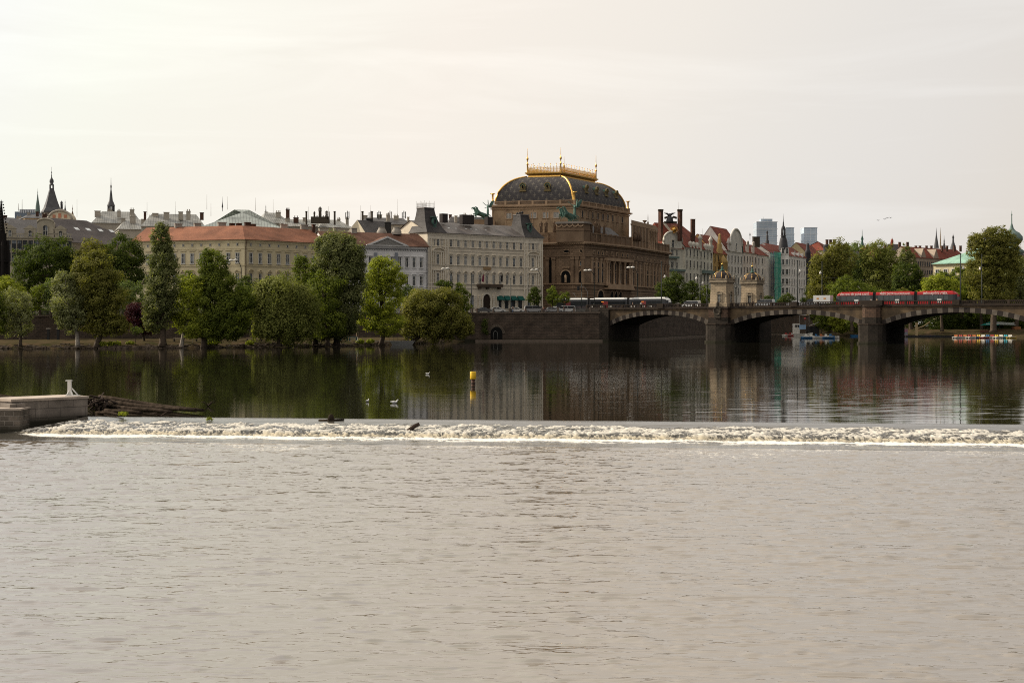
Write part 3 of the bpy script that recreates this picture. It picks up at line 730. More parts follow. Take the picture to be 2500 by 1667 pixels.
# ------------------------------------------------------------------ 1 yellow palace with orange roof
yc = (wx(597, 385), 385); ya = pl(325, 395.5); yb = (wx(795, 405.5), 405.5)
zE = wz(584.5, 385); zR = zE + 4.3
t = thing('yellow_palace', 'long pale yellow corner palace with bright orange hipped tile roof behind the riverside trees', 'building', (yc[0], yc[1], 7))
rf = bar(t, [ya, yc, yb], 15, 6.5, zE, zR, M_yel, M_orange, hipL=0, hipR=0, over=.7, cornice=.9, belts=[(wz(649, 385) - 0, .25, .2), (wz(649, 385) + .45, .12, .12), (wz(607, 385), .12, .1)], trim=M_yel, ridge=.5)
FL = Face(ya, yc); FR = Face(yc, yb)
m_up = winmesh(1.02, 2.75, head=None, trim_m=M_wht, sur=.1)
m_tri = winmesh(1.02, 2.75, head='tri', trim_m=M_yel, sur=.1)
m_arc = winmesh(1.02, 2.75, head='arc', trim_m=M_yel, sur=.1)
m_sm = winmesh(.5, .7, sur=.05, sill=False)
m_lo = winmesh(1.02, 2.3, trim_m=M_yel, sur=.1)
zt = wz(642, 385); zm = wz(692, 385); za = wz(600, 385)
for F, us in ((FL, px_us(F=FL, pa=340, pb=580, n=12)), (FR, px_us(F=FR, pa=612, pb=787, n=9))):
    for k, u in enumerate(us):
        win(F, u, zt, m_up, t); win(F, u, zm, (m_tri if k % 3 else m_arc), t); win(F, u, 9.0, m_lo, t)
        b = MB(); b.box(u - .95, u + .95, -.3, .02, zt + 3.45, zt + 3.62, 0, F.fr); b.box(u - .8, u + .8, -.16, .02, zt + 3.62 - .32, zt + 3.45, 0, F.fr); b.build('window_hood', M_yel, t)
    for k, u in enumerate(us):
        win(F, u, za, m_sm, t)
b = MB(); b.tube([FR.P(.35, -.75, zE - .1), FR.P(.35, -.3, zE - 1.1), FR.P(.35, -.16, zE - 2), FR.P(.35, -.16, 8)], .1, 6); b.build('drainpipe', mat('rust_pipe', (.10, .05, .035), .7), t)
for (x0, x1, yt, yb_) in ((426, 444, 546, 556), (473, 491, 545, 555), (531, 552, 543, 563), (560, 573, 545, 553), (577, 590, 545, 553), (597, 612, 543, 554), (613, 624, 547, 554), (684, 702, 547, 557), (733, 752, 549, 560), (762, 769, 548, 561)):
    D = 400 if x0 < 640 else 410
    chpx(rf, x0, x1, yt, yb_ + 2, D, m=(M_chim if x1 - x0 > 15 else M_brickch), a=.5)
skylight(rf, roofpt(FR, 662, 2.2, 7.5, zE, zR + .05), FR.a, .5)

# ------------------------------------------------------------------ 2 white palace with pediment
wa = pl(797, 407); wb = pl(1044, 421.5); F = Face(wa, wb)
zE = wz(600.5, F.D(943)); zR = wz(569, F.D(943) + 7)
t = thing('white_palace', 'white classical palace with dark brown tiled roof and triangular pediment', 'building', (wa[0], wa[1], 7))
zbel = F.z(700, 943)
rf = bar(t, [wa, wb], 14, 6.5, zE, zR, M_white, M_brown, over=.6, cornice=.7, belts=[(F.z(706, 943), .3, .2), (F.z(664, 943), .15, .12), (F.z(612, 943), .15, .1), (F.z(706, 943) + .6, .12, .12)], trim=M_white)
mA = winmesh(1.0, 2.9, head='low', trim_m=M_white, sur=.12); mB = winmesh(1.0, 2.9, head='flat', trim_m=M_white, sur=.12)
us = px_us(F, 812, 1028, 13)
winrow(F, us, F.z(652, 943), mA, t); winrow(F, us, F.z(697, 943), mB, t); winrow(F, us, 9.2, mA, t)
# dentils
b = MB(); u = .4; b.box(.1, F.L - .1, -.12, .02, zE - .95, zE - .72, 0, F.fr)
while u < F.L - .3: b.box(u, u + .22, -.3, .02, zE - 1.25, zE - .72, 0, F.fr); u += .75
b.build('bracket_frieze', mat('grey_bracket', (.22, .22, .22), .9), t)
uL, uR, uM = F.u(893), F.u(995), F.u(944); zA = wz(577, F.D(944) - 1)
b = MB(); vf = -.75
b.hexa([F.P(uL, vf, zE - .1), F.P(uR, vf, zE - .1), F.P(uR, .3, zE - .1), F.P(uL, .3, zE - .1), F.P(uL, vf - .1, zE + .2), F.P(uR, vf - .1, zE + .2), F.P(uR, .3, zE + .2), F.P(uL, .3, zE + .2)], 0)
for s, a in ((1, uL), (-1, uR)):
    q = [(a, zE + .2), (a + s * 1.3, zE + .2), (uM, zA - .45), (uM, zA)]
    b.hexa([F.P(x, vf - .12, z) for x, z in q] + [F.P(x, .3, z) for x, z in q], 0)
pd = b.build('pediment', M_white, t)
b = MB(); b.face([F.P(uL + 1.2, vf + .1, zE + .2), F.P(uR - 1.2, vf + .1, zE + .2), F.P(uM, vf + .1, zA - .4)], 0)
b.build('pediment_relief', mat('relief_plaster', (.30, .29, .27), .9, (.16, .155, .15), ns=2.5, detail=8, bump=1, bs=3), pd)
b = MB(); mid = 7.0
b.face([F.P(uL, vf, zE + .25), F.P(uM, vf, zA + .02), F.P(uM, mid, zA + .02), F.P(uL, .8, zE + .3)], 0); b.face([F.P(uM, vf, zA + .02), F.P(uR, vf, zE + .25), F.P(uR, .8, zE + .3), F.P(uM, mid, zA + .02)], 0)
b.build('pediment_roof', M_brown, pd)
for px in (916, 966):
    u = F.u(px); b = MB(); b.box(u - .5, u + .5, -.5, -.42, F.z(640, px), F.z(617, px), 0, F.fr); b.build('hanging_banner', mat('grey_banner', (.25, .27, .31), .8), t)
for (x0, x1, yt, yb_) in ((813, 830, 555, 566), (856, 871, 557, 567)): chpx(rf, x0, x1, yt, yb_ + 3, 418, a=.5)
skylight(rf, roofpt(F, 860, 2.5, 7, zE, zR + .05), F.a, .5)
b = MB(); b.tube([F.P(F.L - .3, -.7, zE - .2), F.P(F.L - .3, -.2, zE - 1.2), F.P(F.L - .3, -.2, 8)], .1, 6); b.build('drainpipe', M_dark, t)
# domed vents on the rear slope
for px in (932, 968):
    b = MB(); b.lathe([(1.5, 0), (1.5, .9), (1.1, 1.6), (.9, 2.1), (1.0, 2.2), (.01, 2.3)], (wx(px, 424), 424, wz(569, 424) - .5), 12); b.build('roof_vent', M_chim, t)

# ------------------------------------------------------------------ 3 cream corner palace with two mansard towers
ha = pl(1043.5, 424); hb = pl(1325, 454); F = Face(ha, hb)
t = thing('cream_palace', 'long cream four-storey palace with dark mansard tower at each corner and arched entrance', 'building', (ha[0], ha[1], 8))
zE = wz(567, 424); zR = zE + 4.0
# trapezoid block: side wall goes straight back
w_ = MB(); dep = 17
rf = bar(t, [ha, hb], dep, 7.5, zE, zR, M_cream, M_seam, over=.55, cornice=1.0, belts=[(F.z(604.5, 1100) - .0, .22, .2), (F.z(613, 1100), .12, .12), (F.z(648.5, 1100), .22, .22), (F.z(693.5, 1100), .28, .25), (F.z(703, 1100), .18, .18), (8.4, 1.0, .12)], trim=M_creamtrim, hipL=0)
b = MB(); b.box(0.05, F.L - .05, -.2, .02, zE - 1.9, zE - 1.05, 0, F.fr); b.build('frieze', M_creamtrim, t)
ub = px_us(F, 1101, 1271, 11)
mt = winmesh(.95, 2.2, trim_m=M_creamtrim, sur=.12); mm_ = winmesh(1.0, 2.75, head='flat', trim_m=M_creamtrim, sur=.14); mb_ = winmesh(1.0, 2.85, head='tri', trim_m=M_creamtrim, sur=.14)
winrow(F, ub, F.z(602.5, 1100), mt, t); winrow(F, ub, F.z(646.5, 1100), mm_, t); winrow(F, ub, F.z(691.5, 1100), mb_, t)
mt2 = winmesh(.45, 2.2, trim_m=M_creamtrim, sur=.08); mmn = winmesh(.5, 2.75, trim_m=M_creamtrim, sur=.14)
for pc in (1069, 1301):
    for dx in (-9.5, 0, 9.5):
        win(F, F.u(pc + dx), F.z(602, 1100), mt if dx == 0 else mt2, t)
    for zz in (F.z(646.5, 1100), F.z(691.5, 1100)):
        win(F, F.u(pc - .5), zz, winmesh(.85, 3.0, trim_m=M_creamtrim, sur=.2), t)
        b = MB()
        for dx in (-12, -7, 7, 12):
            u = F.u(pc + dx); b.box(u - .17, u + .17, -.4, .02, zz - .2, zz + 3.7, 0, F.fr)
        b.box(F.u(pc - 14), F.u(pc + 14), -.5, .02, zz + 3.7, zz + 4.0, 0, F.fr)
        if zz > F.z(660, 1100):
            n = 8; uc = F.u(pc); hw = F.u(pc + 14) - uc
            for k in range(n):
                q = []
                for tt, rr in ((k, .25), (k, 0), (k + 1, 0), (k + 1, .25)):
                    a = math.pi * (.08 + .84 * tt / n); q.append((uc + (hw + rr * .3) * math.cos(a), zz + 3.9 + (.95 + rr) * math.sin(a)))
                b.hexa([F.P(x, -.55, z) for x, z in q] + [F.P(x, .02, z) for x, z in q], 0)
        b.build('aedicule', M_creamtrim, t)
# pilasters top floor and tower bays
for u in lin(ub[0] - (ub[1] - ub[0]) / 2, ub[-1] + (ub[1] - ub[0]) / 2, 12):
    b = MB(); b.box(u - .16, u + .16, -.14, .02, F.z(603.5, 1100), zE - 1.9, 0, F.fr); b.build('pilaster', M_creamtrim, t)
for pc in (1046, 1052, 1087, 1093, 1280, 1286, 1318, 1323):
    b = MB(); u = F.u(pc); b.box(u - .25, u + .25, -.22, .02, 9.5, zE - 1.9, 0, F.fr); b.build('pilaster', M_creamtrim, t)
# ground floor
gz = 8.1
for px in (1056, 1078, 1114, 1131, 1152):
    win(F, F.u(px), 10.0, winmesh(1.5, 3.6, trim_m=M_creamtrim, sur=.15), t)
for px in (1219, 1236, 1252, 1269): 
    win(F, F.u(px), 9.6, winmesh(1.6, 3.4, trim_m=M_creamtrim, frame_m=M_dark, sur=.1), t)
    b = MB(); u = F.u(px); b.hexa([F.P(u - 1.15, -1.3, 12.2), F.P(u + 1.15, -1.3, 12.2), F.P(u + 1.15, -.2, 12.2), F.P(u - 1.15, -.2, 12.2), F.P(u - 1.15, -1.35, 12.35), F.P(u + 1.15, -1.35, 12.35), F.P(u + 1.15, -.1, 13.6), F.P(u - 1.15, -.1, 13.6)])
    b.build('awning', mat('dark_green_canvas', (.012, .09, .075), .8), t)
for px in (1291, 1311): win(F, F.u(px), 9.6, winmesh(1.5, 3.4, trim_m=M_creamtrim, frame_m=M_dark, sur=.1), t)
uc = F.u(1187); b = MB(); zc = 12.2; r_ = 1.5
b.face([F.P(uc - r_, -.05, gz), F.P(uc + r_, -.05, gz)] + [F.P(uc + r_ * math.cos(a), -.05, zc + 1.25 * r_ * math.sin(a)) for a in np.linspace(0, math.pi, 12)], 0)
dr = b.build('entrance_door', mat('dark_wood', (.03, .018, .012), .5), t)
b = MB()
for k in range(12):
    a0, a1 = math.pi * k / 12, math.pi * (k + 1) / 12; q = [(r, a) for r, a in ((r_, a0), (r_ + .5, a0), (r_ + .5, a1), (r_, a1))]
    b.hexa([F.P(uc + r * math.cos(a), -.4, zc + 1.22 * r * math.sin(a)) for r, a in q] + [F.P(uc + r * math.cos(a), .02, zc + 1.22 * r * math.sin(a)) for r, a in q], 0)
for s in (-1, 1):
    x0, x1 = sorted((uc + s * r_, uc + s * (r_ + .5))); b.box(x0, x1, -.4, .02, gz, zc, 0, F.fr)
    for o_ in (2.8, 4.4):
        for k in range(9): x = uc + s * o_; b.box(x - .4, x + .4, -.3, .02, gz + .1 + k * .62, gz + .1 + k * .62 + .55, 0, F.fr)
b.build('door_arch', M_creamtrim, t)
b = MB(); b.box(F.u(1164), F.u(1221), -1.5, .02, F.z(701, 1190), F.z(693.5, 1190), 0, F.fr)
for px in (1168, 1187, 1216): b.box(F.u(px) - .3, F.u(px) + .3, -1.1, .02, F.z(706, 1190), F.z(701, 1190), 0, F.fr)
b.build('stone_balcony', mat('dark_balcony_stone', (.10, .075, .055), .9), t)
b = MB(); b.box(F.u(1180), F.u(1197), -.45, .02, F.z(659, 1190), F.z(652, 1190), 0, F.fr); b.build('name_plaque', mat('ochre_plaque', (.33, .22, .12), .8), t)
for px, m_, lab in ((1168, mat('flag_red', (.20, .02, .06), .8), 'furled red flag'), (1214, M_dark, None)):
    u = F.u(px); b = MB(); b.tube([F.P(u - .6, -1.5, F.z(692, px)), F.P(u + .2, -2.3, F.z(668, px))], .05, 5, 0); 
    b.hexa([F.P(u - .1, -1.9, F.z(687, px)), F.P(u + .5, -2.0, F.z(689, px)), F.P(u + .5, -1.8, F.z(689, px)), F.P(u - .1, -1.8, F.z(687, px)), F.P(u, -2.25, F.z(670, px)), F.P(u + .35, -2.3, F.z(672, px)), F.P(u + .35, -2.2, F.z(672, px)), F.P(u, -2.15, F.z(670, px))], 1)
    b.build('flag', [M_dark, m_], t, label=lab)
rooflights(rf, F, (1097, 1114.5, 1132, 1156.5, 1169, 1181, 1204.5), 3.6, 8.5, zE, zR, w=.9, l=.9)
# mansard towers
def mansard(u0, u1, v0, v1, ztop, tu0, tu1, label):
    rows = []; n = 7
    for k in range(n + 1):
        s = k / n; e = (1 - s) ** 2.2
        zz = zE + .05 + (ztop - zE) * s
        q = lambda a, b_: b_ + (a - b_) * (.28 * (1 - s) + .72 * e)
        a0, a1 = q(u0, tu0), q(u1, tu1); dv = (tu1 - tu0) / 2; vm = (v0 + v1) / 2
        c0, c1 = q(v0, vm - dv), q(v1, vm + dv)
        rows.append([F.P(a0, c0, zz), F.P(a1, c0, zz), F.P(a1, c1, zz), F.P(a0, c1, zz)])
    b = MB(); b.grid(rows, 0, True, smooth=False); b.face(rows[-1], 0)
    p = rows[-1]; x0, x1 = tu0 - .15, tu1 + .15; dv = (tu1 - tu0) / 2 + .15; vm = (v0 + v1) / 2
    b.box(x0, x1, vm - dv, vm + dv, ztop, ztop + .25, 1, F.fr)
    w = b.build('mansard_tower', [M_slate, mat('lead_edge', (.22, .2, .19), .6)], t, label)
    return w, vm, dv
uA0, uA1 = 0.0 - .5, F.u(1089)
w, vm, dv = mansard(uA0, uA1, -.5, 9, wz(509, F.D(1050) + 3), F.u(1047) + .1, F.u(1072), 'taller mansard tower with railing')
def oeil(u, z, v, par, s=1.0, side=False):
    b = MB(); f = F.fr if not side else None
    n = 12
    for k in range(n):
        a0, a1 = 2 * math.pi * k / n, 2 * math.pi * (k + 1) / n; q = [(.38, a0), (.62, a0), (.62, a1), (.38, a1)]
        pts = []
        for vv in (v - .45, v + .4):
            for r, a in q:
                x, zz = r * math.cos(a) * s, z + 1.75 * r * math.sin(a) * s
                pts.append(F.P(u + x, vv, zz) if not side else F.P(v if False else side + (vv - v), u + x, zz))
        b.hexa(pts, 0)
    if not side:
        b.face([F.P(u + .4 * s * math.cos(a), v - .2, z + .7 * s * math.sin(a)) for a in np.linspace(0, 2 * math.pi, 12, endpoint=False)], 1)
        b.box(u - .75 * s, u + .75 * s, v - .6, v + .8, z + 1.0 * s, z + 1.2 * s, 0, F.fr); b.box(u - .55 * s, u + .55 * s, v - .4, v + .6, z - 1.3 * s, z - 1.05 * s, 0, F.fr)
    else:
        b.face([F.P(side - .2, u + .4 * s * math.cos(a), z + .7 * s * math.sin(a)) for a in np.linspace(0, 2 * math.pi, 12, endpoint=False)], 1)
    b.build('oval_dormer', [M_copper, G], par)
oeil(F.u(1064.5), F.z(541, 1060), .9, w, 1.25)
oeil(3.0, F.z(541, 1060), 0, w, 1.2, side=.9)
b = MB(); zt_ = wz(507, F.D(1050) + 3)
for s in range(9):
    k = s / 8; 
    for (ux, vx) in ((F.u(1047) + k * (F.u(1072) - F.u(1047)), vm - dv), (F.u(1047) + k * (F.u(1072) - F.u(1047)), vm + dv), (F.u(1047), vm - dv + 2 * dv * k)):
        b.tube([F.P(ux, vx, zt_), F.P(ux, vx, zt_ + (1.5 if s % 4 else 2.0))], .035, 4)
for z_ in (.4, 1.1):
    b.tube([F.P(F.u(1047), vm - dv, zt_ + z_), F.P(F.u(1072), vm - dv, zt_ + z_)], .03, 4); b.tube([F.P(F.u(1047), vm - dv, zt_ + z_), F.P(F.u(1047), vm + dv, zt_ + z_)], .03, 4); b.tube([F.P(F.u(1047), vm + dv, zt_ + z_), F.P(F.u(1072), vm + dv, zt_ + z_)], .03, 4)
b.build('roof_railing', mat('grey_iron', (.3, .28, .26), .6), w)
w, vm, dv = mansard(F.u(1279), F.L + .5, -.5, 8.5, wz(526, F.D(1290) + 3), F.u(1282), F.u(1302), 'slightly lower mansard tower next to the theatre')
oeil(F.u(1297), F.z(556, 1290), .9, w, 1.25)
b = MB()
for k in range(3): b.ball(F.P(F.u(1283 + 6 * k), vm, wz(523 - 2 * k, F.D(1290) + 3)), .45, 7)
b.build('roof_equipment', M_dark, w)
for (x0, x1, yt, yb_) in ((1074, 1092, 522, 536), (1120, 1159, 525, 540), (1184, 1202, 530, 542)): chpx(rf, x0, x1, yt, yb_ + 3, F.D((x0 + x1) / 2) + 8, m=mat('dark_stack', (.05, .042, .04), .9), a=F.a, d=1.6, name='chimney_stack', cap=False)
# ------------------------------------------------------------------ figures for statues and people (one skin surface each)
def skin_figure(name, verts, edges, radii, m, parent=None, loc=(0, 0, 0), rz=0, sub=1):
    me = bpy.data.meshes.new(name); me.from_pydata(verts, edges, [])
    o = bpy.data.objects.new(name, me); COL.objects.link(o)
    md = o.modifiers.new('skin', 'SKIN'); md.use_smooth_shade = True
    for i, r in enumerate(radii):
        q = me.skin_vertices[0].data[i]; q.radius = (r, r) if not isinstance(r, tuple) else r
        q.use_root = i == 0
    if sub: s_ = o.modifiers.new('sub', 'SUBSURF'); s_.levels = sub; s_.render_levels = sub
    dg = bpy.context.evaluated_depsgraph_get(); ev = o.evaluated_get(dg); nm = bpy.data.meshes.new_from_object(ev)
    o.modifiers.clear(); o.data = nm; nm.name = name; nm.materials.clear(); nm.materials.append(m); bpy.data.meshes.remove(me)
    o.location = Vector(loc) - (wloc(parent) if parent else Vector((0, 0, 0))); o.rotation_euler = (0, 0, rz)
    if parent: o.parent = parent
    return o
def human(name, m, parent=None, loc=(0, 0, 0), rz=0, h=1.75, pose='stand', robe=False, arm=None, sub=1):
    s = h / 1.75
    V = [(0, 0, .95), (0, 0, 1.15), (0, 0, 1.38), (0, 0, 1.50), (0, 0, 1.58), (0, -.01, 1.68)]
    E = [(0, 1), (1, 2), (2, 3), (3, 4), (4, 5)]; Rr = [.14, .13, .16, .06, .09, .085]
    def chain(root, pts, rs):
        k = root
        for p, r in zip(pts, rs): V.append(p); Rr.append(r); E.append((k, len(V) - 1)); k = len(V) - 1
    st = {'stand': (.09, 0), 'walk': (.09, .26)}[pose if pose in ('stand', 'walk') else 'stand']
    for sx, sy in ((-1, 1), (1, -1)):
        d = st[1] * sy
        chain(0, [(sx * .10, 0, .88), (sx * .10, -d * .45 - .02, .48), (sx * .10, -d * .8 + .02, .08), (sx * .11, -d * .8 - .14, .03)], [.10, .07, .045, .04] if not robe else [.14, .15, .17, .12])
    arms = arm or {-1: [(-.2, 0, 1.40), (-.26, .02, 1.12), (-.25, -.1, .9), (-.25, -.13, .8)], 1: [(.2, 0, 1.40), (.26, .02, 1.12), (.25, -.1, .9), (.25, -.13, .8)]}
    for sx in (-1, 1): chain(2, arms[sx], [.065, .05, .038, .035])
    V = [tuple(c * s for c in v) for v in V]; Rr = [r * s for r in Rr]
    return skin_figure(name, V, E, Rr, m, parent, loc, rz, sub)
def horse_geo(m, parent, loc, rz, s=1.0, rear=.3, name='horse'):
    V = [(0, .1, 1.2), (0, -.55, 1.3 + rear * .5), (0, .75, 1.2 - rear * .1), (0, -.95, 1.75 + rear), (0, -1.1, 2.1 + rear), (0, -1.35, 2.05 + rear), (0, -1.65, 1.8 + rear), (0, 1.2, 1.15), (0, 1.4, .6)]
    E = [(0, 1), (0, 2), (1, 3), (3, 4), (4, 5), (5, 6), (2, 7), (7, 8)]; Rr = [.34, .33, .34, .2, .15, .14, .09, .1, .09]
    def chain(root, pts, rs):
        k = root
        for p, r in zip(pts, rs): V.append(p); Rr.append(r); E.append((k, len(V) - 1)); k = len(V) - 1
    for sx in (-1, 1):
        chain(2, [(sx * .18, .7, .8), (sx * .2, .95, .45), (sx * .2, .85, .02)], [.2, .1, .07])
        up = rear * (1.4 if sx > 0 else .6)
        chain(1, [(sx * .18, -.7, .85 + up * .5), (sx * .2, -1.0 - up * .3, .6 + up), (sx * .2, -.85 - up * .2, .15 + up)], [.14, .08, .06])
    # mane
    chain(3, [(0, -.75, 2.0 + rear)], [.1])
    return skin_figure(name, [tuple(c * s for c in v) for v in V], E, [r * s for r in Rr], m, parent, loc, rz, 1)
def winged(m, parent, loc, rz, s):
    arm = {-1: [(-.2, 0, 1.45), (-.5, -.25, 1.65), (-.75, -.5, 1.95), (-.8, -.55, 2.05)], 1: [(.2, 0, 1.4), (.35, -.2, 1.2), (.3, -.5, 1.1), (.3, -.6, 1.1)]}
    o = human('winged_charioteer', m, parent, loc, rz, 1.75 * s, 'stand', True, arm)
    b = MB(); f = frame(loc[0], loc[1], rz, loc[2])
    for sx in (-1, 1):
        out = [(.05, 1.35), (.35, 1.9), (.8, 2.35), (1.15, 2.45), (1.1, 2.1), (.9, 1.7), (.6, 1.3), (.25, 1.1)]
        for k in range(len(out) - 2):
            tri = [out[0], out[k + 1], out[k + 2]]
            P = [f((sx * a * .45 * s, (.12 + a * .5) * s, (1.35 + (z - 1.35) * .8) * s)) for a, z in tri]; Q = [(p[0] + .06 * s, p[1] + .05 * s, p[2]) for p in P]
            b.face(P); b.face(Q[::-1])
            b.face([P[1], P[2], Q[2], Q[1]])
    b.build('wing', m, o)
    return o
def triga(px, py, D, label, s=2.0, rz=R(-62)):
    loc = pt(px, py, D)
    t = thing('bronze_chariot_group', label, 'statue', loc, group='green bronze chariots on the theatre')
    f = frame(loc[0], loc[1], rz, loc[2])
    for k, (x, rr) in enumerate(((-1.0, .55), (0, .3), (1.0, .5))):
        p = f((x * s * .8, -.75 * s, 0)); horse_geo(M_copper, t, p, rz + (x * .12), s, rr)
    b = MB(); 
    for sx in (-1, 1):
        c = f((sx * .75 * s, 1.0 * s, .55 * s))
        pts = [f((sx * .75 * s, (1.0 + .5 * math.cos(a)) * s, (.55 + .5 * math.sin(a)) * s)) for a in np.linspace(0, 2 * math.pi, 13)]
        b.tube(pts, .07 * s, 5)
        for a in np.linspace(0, math.pi, 4): b.tube([f((sx * .75 * s, (1.0 + .5 * math.cos(a)) * s, (.55 + .5 * math.sin(a)) * s)), f((sx * .75 * s, (1.0 - .5 * math.cos(a)) * s, (.55 - .5 * math.sin(a)) * s))], .04 * s, 4)
    b.tube([f((-.75 * s, 1.0 * s, .55 * s)), f((.75 * s, 1.0 * s, .55 * s))], .05 * s, 5)
    pr = [f((.62 * s * math.cos(a), (1.0 - .55 * math.sin(a)) * s, 0)) for a in np.linspace(0, math.pi, 9)]
    rows = [[(p[0], p[1], loc[2] + z * s) for p in pr] for z in (.6, 1.0, 1.25)]
    b.grid(rows); b.tube([f((0, .4 * s, .55 * s)), f((0, -1.6 * s, 1.0 * s))], .05 * s, 5)
    b.build('chariot', M_copper, t)
    winged(M_copper, t, f((0, 1.0 * s, .9 * s)), rz, s * 1.45)
    return t

# ------------------------------------------------------------------ 4 national theatre style building: upper block with domed roof
A = Vector(pl(1201, 484.8)); Bc = Vector(pl(1402, 478)); Cc = Vector(pl(1535, 516)); Dd = A + (Cc - Bc)
def zpx(py, px, D): return wz(py, D)
zc = wz(499, 478)          # cornice line
t = thing('opera_house', 'great brown sandstone theatre with dark curved roof and gilded rooftop railing', 'theatre', (Bc.x, Bc.y, 8))
FU = Face(A, Bc); FV = Face(Bc, Cc)
uq = (A - Bc).normalized(); vq = (Cc - Bc).normalized()
def inset(i, j=None):
    j = i if j is None else j
    return [A - uq * i + vq * j, Bc + uq * i + vq * j, Cc + uq * i - vq * j, Dd - uq * i - vq * j]
b = MB(); b.prism([tuple(p) for p in (A, Bc, Cc, Dd)], 20, zc, 0)
b.build('upper_wall', brickmat('theatre_ashlar_pale', (.36, .26, .165), (.33, .235, .15), (.23, .165, .105), 3.6, 2.9, .04, .88, .3, offset=0, bump=.3, streak=.15), t)
b = MB()
for o_, z0, z1 in ((-.35, zc - 1.3, zc - .9), (-1.0, zc - .35, zc), (-.7, zc - .65, zc - .35)):
    b.prism([tuple(p) for p in inset(o_)], z0, z1 - .004, 0)
zb = wz(488, 478)
b.build('upper_cornice', M_sandl, t)
for F in (FU, FV):
    b = MB(); nP = 7 if F is FU else 9
    b.box(-.2, F.L + .2, -.25, .15, zc, zc + .3, 0, F.fr); b.box(-.2, F.L + .2, -.25, .15, zb - .25, zb, 0, F.fr)
    for u in lin(0, F.L, nP): b.box(u - .35, u + .35, -.35, .25, zc, zb + .12, 0, F.fr)
    u = .5
    while u < F.L - .3: b.box(u, u + .14, -.12, .05, zc + .3, zb - .25, 0, F.fr); u += .36
    b.build('balustrade', M_sandl, t)
# windows of the upper block
mu1 = winmesh(1.9, 1.9, head=None, frame_m=M_wht, trim_m=M_sandl, sur=.35, glass=mat('pale_pane', (.28, .27, .25), .3)); mu2 = winmesh(1.15, 2.2, frame_m=M_dark, trim_m=M_sandl, sur=.35)
for px in (1242, 1303, 1332, 1358): win(FU, FU.u(px), FU.z(533, 1300) + .0, mu1, t)
for u in px_us(FV, 1421.5, 1518.5, 9): win(FV, u, FV.z(530.5, 1421), mu2, t)
for F, n in ((FU, 7), (FV, 10)):
    for u in lin(.25, F.L - .25, n):
        b = MB(); b.box(u - .2, u + .2, -.14, .02, 28, zc - 1.3, 0, F.fr); b.build('pilaster', M_sandl, t)
# pitched curved dome
M_dome = bpy.data.materials.new('patterned_slate_dome')
nt, N, L, B = nodes(M_dome); B.inputs['Roughness'].default_value = .65; B.inputs['Specular IOR Level'].default_value = .12
uv = N.new('ShaderNodeUVMap')
def mth(op, a, b_=None, c=None):
    n = N.new('ShaderNodeMath'); n.operation = op
    for i, x in enumerate((a, b_, c)):
        if x is None: continue
        if isinstance(x, (int, float)): n.inputs[i].default_value = x
        else: L.new(x, n.inputs[i])
    return n.outputs[0]
sx = N.new('ShaderNodeSeparateXYZ'); L.new(uv.outputs[0], sx.inputs[0])
def cross(px_, py_, ox, oy, wd_, ln_):
    fx = mth('ABSOLUTE', mth('SUBTRACT', mth('FRACT', mth('DIVIDE', mth('ADD', sx.outputs['X'], ox), px_)), .5)); fy = mth('ABSOLUTE', mth('SUBTRACT', mth('FRACT', mth('DIVIDE', mth('ADD', sx.outputs['Y'], oy), py_)), .5))
    fx = mth('MULTIPLY', fx, px_); fy = mth('MULTIPLY', fy, py_)
    a = mth('MULTIPLY', mth('LESS_THAN', fx, wd_), mth('LESS_THAN', fy, ln_)); b_ = mth('MULTIPLY', mth('LESS_THAN', fx, ln_), mth('LESS_THAN', fy, wd_))
    return mth('MAXIMUM', a, b_)
c1 = cross(2.9, 3.0, 0, 0, .09, .55); c2 = cross(2.9, 3.0, 1.45, 1.5, .09, .55); c3 = cross(1.45, 1.5, 0.72, 0, .09, .09)
cc = mth('MAXIMUM', mth('MAXIMUM', c1, c2), c3)
bt = N.new('ShaderNodeTexBrick'); bt.inputs['Scale'].default_value = 1; bt.inputs['Brick Width'].default_value = .45; bt.inputs['Row Height'].default_value = .3; bt.inputs['Mortar Size'].default_value = .03
bt.inputs['Color1'].default_value = (.085, .076, .074, 1); bt.inputs['Color2'].default_value = (.060, .055, .056, 1); bt.inputs['Mortar'].default_value = (.025, .024, .028, 1); L.new(uv.outputs[0], bt.inputs['Vector'])
mx = N.new('ShaderNodeMix'); mx.data_type = 'RGBA'; L.new(mth('MULTIPLY', cc, .42), mx.inputs[0]); L.new(bt.outputs['Color'], mx.inputs[6]); mx.inputs[7].default_value = (.30, .27, .20, 1); L.new(mx.outputs[2], B.inputs['Base Color'])
zt0, ztop = zb - 1.0, wz(431, 487) - .0
base = inset(.75); I = 7.6
def ringd(th):
    s = I * (1 - math.cos(th)) / (1 - math.cos(R(84))); return inset(.75 + s, .75 + s * .95), zt0 + (ztop - zt0) * math.sin(th) / math.sin(R(84))
ths = [R(84) * k / 14 for k in range(15)]
b = MB(); Rg = [ringd(a) for a in ths]
sl_ = 0
for k in range(14):
    (r0, z0), (r1, z1) = Rg[k], Rg[k + 1]
    st_ = math.hypot(z1 - z0, I * (math.cos(ths[k]) - math.cos(ths[k + 1])))
    for i in range(4):
        j = (i + 1) % 4; L0 = (r0[j] - r0[i]).length; L1 = (r1[j] - r1[i]).length
        b.face([(r0[i].x, r0[i].y, z0), (r0[j].x, r0[j].y, z0), (r1[j].x, r1[j].y, z1), (r1[i].x, r1[i].y, z1)], 0, uv=[(-L0 / 2, sl_), (L0 / 2, sl_), (L1 / 2, sl_ + st_), (-L1 / 2, sl_ + st_)], smooth=True)
    sl_ += st_
dm = b.build('curved_roof', M_dome, t)
